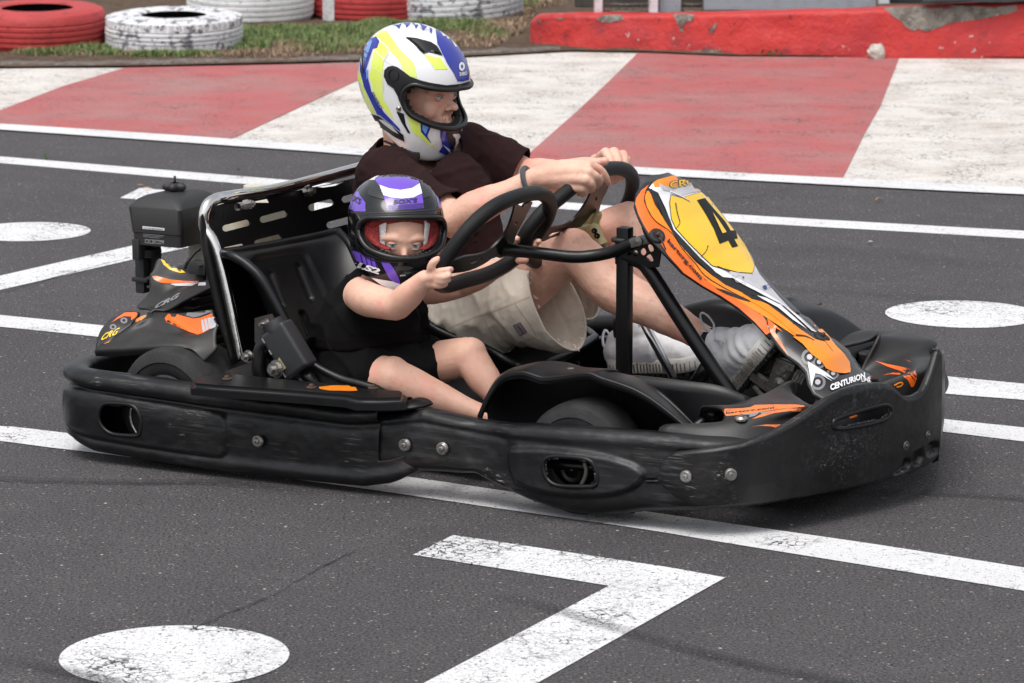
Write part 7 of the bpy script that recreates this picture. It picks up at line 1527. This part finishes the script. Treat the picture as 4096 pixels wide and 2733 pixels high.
# legs
hn_, kn_, an_ = py_(1400, 1500, -.32), pz(748, 1020, -.365), pz(1440, 1310, -.33)
chain(b_, [hn_, hn_.lerp(kn_, .5), kn_], [.056, .052, .044]); b_.ell(kn_+Vector((0, 0, .014)), (.036, .035, .034), None, 18, 12)
chain(b_, [kn_, kn_.lerp(an_, .22)+Vector((0, 0, .0)), kn_.lerp(an_, .45), kn_.lerp(an_, .75), an_, an_+Vector((.04, 0, -.01))], [.044, .040, .035, .026, .022, .022])
hf_, kf_, af_ = py_(1560, 1490, -.18), pz(1345, 850, -.20), pz(1590, 1200, -.22)
chain(b_, [hf_, hf_.lerp(kf_, .5), kf_], [.056, .051, .044]); b_.ell(kf_+Vector((.006, 0, .008)), (.037, .036, .036), None, 18, 12)
chain(b_, [kf_, kf_.lerp(af_, .3), kf_.lerp(af_, .6), af_, af_+Vector((.03, 0, -.02))], [.042, .0385, .036, .024, .022])
for a_ in (an_, af_): chain(b_, [a_+Vector((.03, 0, -.01)), a_+Vector((.09, 0, -.02)), a_+Vector((.13, 0, -.02))], [.022, .022, .014])
kbody = blob('body', b_, M_SKC, kid, .0028, 5); flesh(kbody, .6)
D = Decals(kbody, .0007); D.poly([t2(*a) for a in smo([(1115, 68), (1122, 54), (1136, 54), (1142, 68), (1134, 82), (1120, 82)], 3)], mat('pink nail polish', (.75, .05, .16), .25), 5, 2); D.poly([t2(*a) for a in smo([(1198, 158), (1204, 144), (1220, 146), (1226, 158), (1216, 168)], 3)], mat('pink nail', (.60, .28, .30), .3), 5, 2); D.done()
facebits(kid, HFc, hs, M_SKC, mat('blue grey iris', (.13, .20, .26), .1), mat('fair brow hair', (.30, .15, .085), .85), (CAM_K-HFc.c)+Vector((.3, 0, -.2)), True, .74)
lips(kid, HFc, hs)
# white cap edge under the helmet
M_CAP = mat('white lace cap', (.85, .84, .83), .9, bump=[('v', 260, .002)]); mb = MB(); rows = []
for i in range(7):
    a0 = R(58+9*i); rows.append([HFc(.10*hs*math.cos(a0)*1.02, .080*hs*math.sin(a0)*s_*1.03, z*hs) if False else None for s_ in (1,)]) if False else None
for s_ in (-1, 1):
    mb2 = MB(); rows = []
    for i in range(10):
        a0 = R(40+8*i); rows.append([HFc(.100*hs*math.cos(a0), .082*hs*math.sin(a0)*s_, zz_*hs) if zz_ < .07 else HFc(.094*hs*math.cos(a0), .074*hs*math.sin(a0)*s_, zz_*hs) for zz_ in (-.055, -.03, 0, .03, .06, .09)])
    mb2.grid(rows); o = mb2.out('lace_cap', M_CAP, kid); mods(o, ('SOLIDIFY', dict(thickness=.003, offset=1))); o.data.polygons.foreach_set('use_smooth', [True]*len(o.data.polygons))
# dress
M_DR = mat('black cotton dress', (.0045, .0045, .005), .95, spec=.15, bump=[('n', 800, .0005)])
def fold3(p):
    a = noise.noise(Vector((p.x*14+p.z*10, p.y*8, p.z*9))); return .006*max(0, 1-abs(a)*2.4)**3+.004*noise.noise(p*22)+.004*a
s_ = MB(); chain(s_, [py_(1462, 1150, -.27), py_(1420, 1215, -.27), py_(1375, 1330, -.27), py_(1340, 1400, -.27)], [.045, .062, .075, .07]); chain(s_, [sN+Vector((.0, .030, .004)), py_(1520, 1165, -.25), sF+Vector((0, -.02, 0))], [.043, .058, .043]); chain(s_, [py_(1515, 1200, -.25), py_(1520, 1290, -.25), py_(1510, 1370, -.24)], [.082, .090, .088])
chain(s_, [py_(1600, 1230, -.17), py_(1610, 1330, -.16)], [.06, .062]); chain(s_, [py_(1420, 1280, -.31), py_(1400, 1370, -.31)], [.055, .06])
chain(s_, [py_(1400, 1420, -.31), hn_.lerp(kn_, .25)+Vector((0, 0, .01)), hn_.lerp(kn_, .55)+Vector((-.01, 0, .008))], [.072, .068, .060]); chain(s_, [py_(1540, 1420, -.19), hf_.lerp(kf_, .25), hf_.lerp(kf_, .52)+Vector((-.01, 0, .005))], [.078, .068, .060]); chain(s_, [py_(1480, 1440, -.25), py_(1560, 1430, -.26), py_(1620, 1440, -.26)], [.08, .062, .045]); chain(s_, [hn_.lerp(kn_, .4), hf_.lerp(kf_, .42)], [.050, .050]); chain(s_, [hn_.lerp(kn_, .62)+Vector((0, 0, .004)), hf_.lerp(kf_, .58)+Vector((0, 0, -.006))], [.046, .046]); chain(s_, [hn_.lerp(kn_, .2), hf_.lerp(kf_, .2)], [.06, .06]); chain(s_, [pz(480, 985, -.37), pz(700, 960, -.33), pz(900, 925, -.27), pz(1060, 860, -.22), pz(1150, 800, -.20)], [.022, .024, .026, .024, .018])
dress = blob('dress', s_, M_DR, kid, .005, 6, None, fold3)
# seat belt across the lap
mb = MB(); bp_ = [P(*t6(2010, 300), 'y', -.44), P(*t2(100, 745), 'y', -.42), P(*t2(330, 760), 'y', -.40), P(*t2(620, 722), 'y', -.36), P(*t2(900, 690), 'y', -.28), P(*t2(1050, 670), 'y', -.18)]; bp_ = crv(bp_, 8)
db = bvh_of(dress); rows = []
for q in bp_:
    r2 = []
    for dz in (-.022, -.008, .008, .022):
        p = q+Vector((0, 0, dz)); d_ = (p-CAM_K).normalized(); h = db.ray_cast(CAM_K, d_); r2.append(h[0]-d_*.004 if h[0] is not None and abs((h[0]-p).length) < .12 else p)
    rows.append(r2)
mb.grid(rows); bl = mb.out('seat_belt', mat('dark webbing', (.0055, .0042, .0046), .95, spec=.1, bump=[('w', 400, .0006)]), kart); mods(bl, ('SMOOTH', dict(factor=.5, iterations=8)), ('SOLIDIFY', dict(thickness=.002, offset=0)))
# ---- child's helmet
def port_c(t):
    a = abs(t)
    if a > 1.10: return None
    k = a/1.10; rc = max(0, 1-((k-.72)/.28)**2)**.5 if k > .72 else 1
    zl = -.048+.030*k*k; zh = .058-.016*k*k; m_ = (zl+zh)/2; h = (zh-zl)/2*rc
    return (m_-h, m_+h) if h > .001 else None
M_PK = mat('black helmet gloss', (.005, .005, .0065), .12, coat=.35); M_PU = mat('purple helmet gloss', (.16, .075, .55), .16, coat=.6); M_PW = mat('white helmet gloss', (.80, .80, .82), .18, coat=.6); M_PG = mat('charcoal vent plastic', (.030, .031, .034), .3)
M_PR = mat('red mesh padding', (.36, .030, .030), .85, bump=[('v', 600, .0006)], var=[(300, .45, .6, (.10, .012, .012), V1)])
ch_ = helmet(kid, CF, CS, M_PK, port_c, M_HK, M_HL, M_HK)
mb = MB(); rows = []
ts = np.linspace(-1.02, 1.02, 61)
ring_o = [hpoint(CF, t, port_c(t)[1]-.006, CS, -.014) for t in ts]+[hpoint(CF, t, port_c(t)[0]+.012, CS, -.014) for t in ts[::-1] if abs(t) > .45]
ring_i = [hpoint(CF, t*.80, port_c(t)[1]-.016, CS, -.024) for t in ts]+[hpoint(CF, t*.80, port_c(t)[0]+.016, CS, -.024) for t in ts[::-1] if abs(t) > .45]
k = [61, len(ring_o)]
for a_, b2 in ((0, 61), (61, 61+(len(ring_o)-61)//2), (61+(len(ring_o)-61)//2, len(ring_o))):
    A_, B_ = ring_o[a_:b2], ring_i[a_:b2]; mid = [(p+q)/2+(CF.f*.004) for p, q in zip(A_, B_)]; mb.grid([A_, mid, B_])
# side cheeks, tall red cushions
for sd_ in (-1, 1):
    R_ = []
    for i in range(9):
        t = sd_*(1.03-.33*i/8); zl, zh = port_c(t) or (-.02, .02); R_.append([hpoint(CF, t, zl+(zh-zl)*j/10, CS, -.014-.012*(i/8)) for j in range(11)])
    mb.grid(R_)
v_ = mb.out('red_padding', M_PR, ch_); OFF[v_.name] = OFF[ch_.name]; mods(v_, ('SOLIDIFY', dict(thickness=.003, offset=0))); v_.data.polygons.foreach_set('use_smooth', [True]*len(v_.data.polygons))
D = Decals(ch_, .0007, True)
def qc(L): return [tc(*p) for p in L]
D.poly(qc([(645, 175), (700, 130), (800, 108), (900, 104), (1010, 118), (1090, 160), (1112, 195), (1112, 225), (1040, 270), (920, 290), (800, 275), (690, 235)]), M_PU, 14, 1)
D.poly(qc([(590, 190), (650, 155), (760, 115), (700, 140), (655, 175), (650, 190)]), M_PW, 10, 2)
D.poly(qc([(690, 235), (800, 275), (920, 292), (1040, 272), (1118, 222), (1145, 325), (1050, 370), (930, 382), (820, 370), (740, 345)]), M_PW, 14, 2)
D.poly(qc([(740, 345), (820, 370), (930, 382), (1050, 370), (1145, 325), (1165, 478), (1000, 490), (790, 502), (770, 430)]), M_PU, 14, 1)
D.text("BOX'S", tc(845, 440), tc(1090, 418), (2, -15), M_PG, 3, .03)
for k in range(4): D.line(qc([(785+2*k, 455+12*k), (950, 448+12*k), (1162, 430+13*k)]), 1.6, M_PK, 3)
D.poly(qc([(385, 485), (400, 400), (440, 330), (480, 300), (500, 350), (555, 420), (555, 515), (440, 510)]), M_PU, 10, 1); D.text("X'S", tc(415, 400), tc(500, 440), (-10, -16) if False else (8, -20), M_PG, 3, .03)
D.poly(qc([(405, 395), (440, 330), (490, 265), (520, 240), (470, 300), (430, 360)]), M_PU, 8, 1)
D.poly(qc([(1285, 340), (1310, 370), (1345, 440), (1350, 470), (1315, 460), (1300, 400)]), M_PU, 8, 1)
D.poly(qc([(585, 190), (640, 185), (665, 210), (700, 240), (745, 350), (750, 390), (690, 375), (600, 350), (580, 330), (600, 250)]), M_PG, 10, 2); D.poly(qc([(1120, 185), (1180, 205), (1235, 270), (1255, 330), (1230, 360), (1150, 380), (1140, 300)]), M_PG, 10, 2)
D.poly(qc([(395, 910), (460, 930), (560, 980), (640, 1010), (660, 1020), (690, 1118), (600, 1085), (480, 1040), (400, 985)]), M_PU, 10, 1)
for k in range(4): D.line(qc([(508+50*k, 962+18*k), (530+50*k, 1050+18*k)]), 3, M_PK, 3)
D.poly(qc([(715, 1035), (800, 1045), (850, 1110), (900, 1200), (918, 1270), (850, 1255), (800, 1210), (760, 1130)]), M_PU, 10, 1)
D.poly(qc([(615, 1205), (720, 1225), (850, 1245), (915, 1272), (918, 1330), (850, 1340), (720, 1280)]), M_PW, 10, 1); D.poly(qc([(365, 950), (385, 960), (395, 1020), (375, 1010)]), M_PW, 6, 1)
D.poly(qc([(1200, 1030), (1290, 995), (1365, 940), (1350, 985), (1230, 1060)]), M_PU, 8, 1)
D.text('LS2', tc(468, 1092), tc(706, 1168), (2, -21), M_PW, 3, .05, .25); D.line(qc([(450, 1055), (468, 1052)]), 2, M_PW, 3)
D.line(qc([(350, 560), (352, 640), (360, 720), (385, 800), (425, 910)]), (10, 10), M_PG, 2); D.line(qc([(1340, 480), (1355, 600), (1365, 720), (1385, 860)]), 8, M_PG, 2)
D.line(qc([(400, 515), (480, 530), (700, 528), (900, 520), (1150, 505), (1320, 490)]), 5, M_PG, 2); D.line(qc([(480, 555), (800, 548), (1150, 535), (1330, 545)]), 2, M_PG, 3)
D.poly(qc([(850, 1085), (1010, 1085), (1060, 1100), (1000, 1130), (870, 1130)]), M_PG, 10, 2); D.poly(qc([(912, 1175), (970, 1172), (972, 1184), (914, 1188)]), mat('grey helmet trim', (.5, .5, .5), .3), 6, 2)
D.line(qc([(455, 735), (465, 850), (520, 950), (640, 1020), (800, 1040), (960, 1040), (1150, 1020), (1290, 960)]), 5, M_HK, 3); D.line(qc([(470, 760), (485, 860), (560, 940), (700, 1000), (880, 1020), (1100, 1005), (1280, 930)]), 1.6, M_PG, 4)
D.done()
hbc = bvh_of(ch_)
mb = MB()
for k in range(12): t = -.62+.113*k; mb.box(hpoint(CF, t, port_c(t)[0]+.001, CS, -.010), (.008, .010, .010), CF.M, .001, 1)
mb.ell(hpoint(CF, .02, port_c(0)[0]+.003, CS, -.004), (.006, .009, .006), CF.M); v_ = mb.out('breath_guard', M_HK, ch_); OFF[v_.name] = OFF[ch_.name]
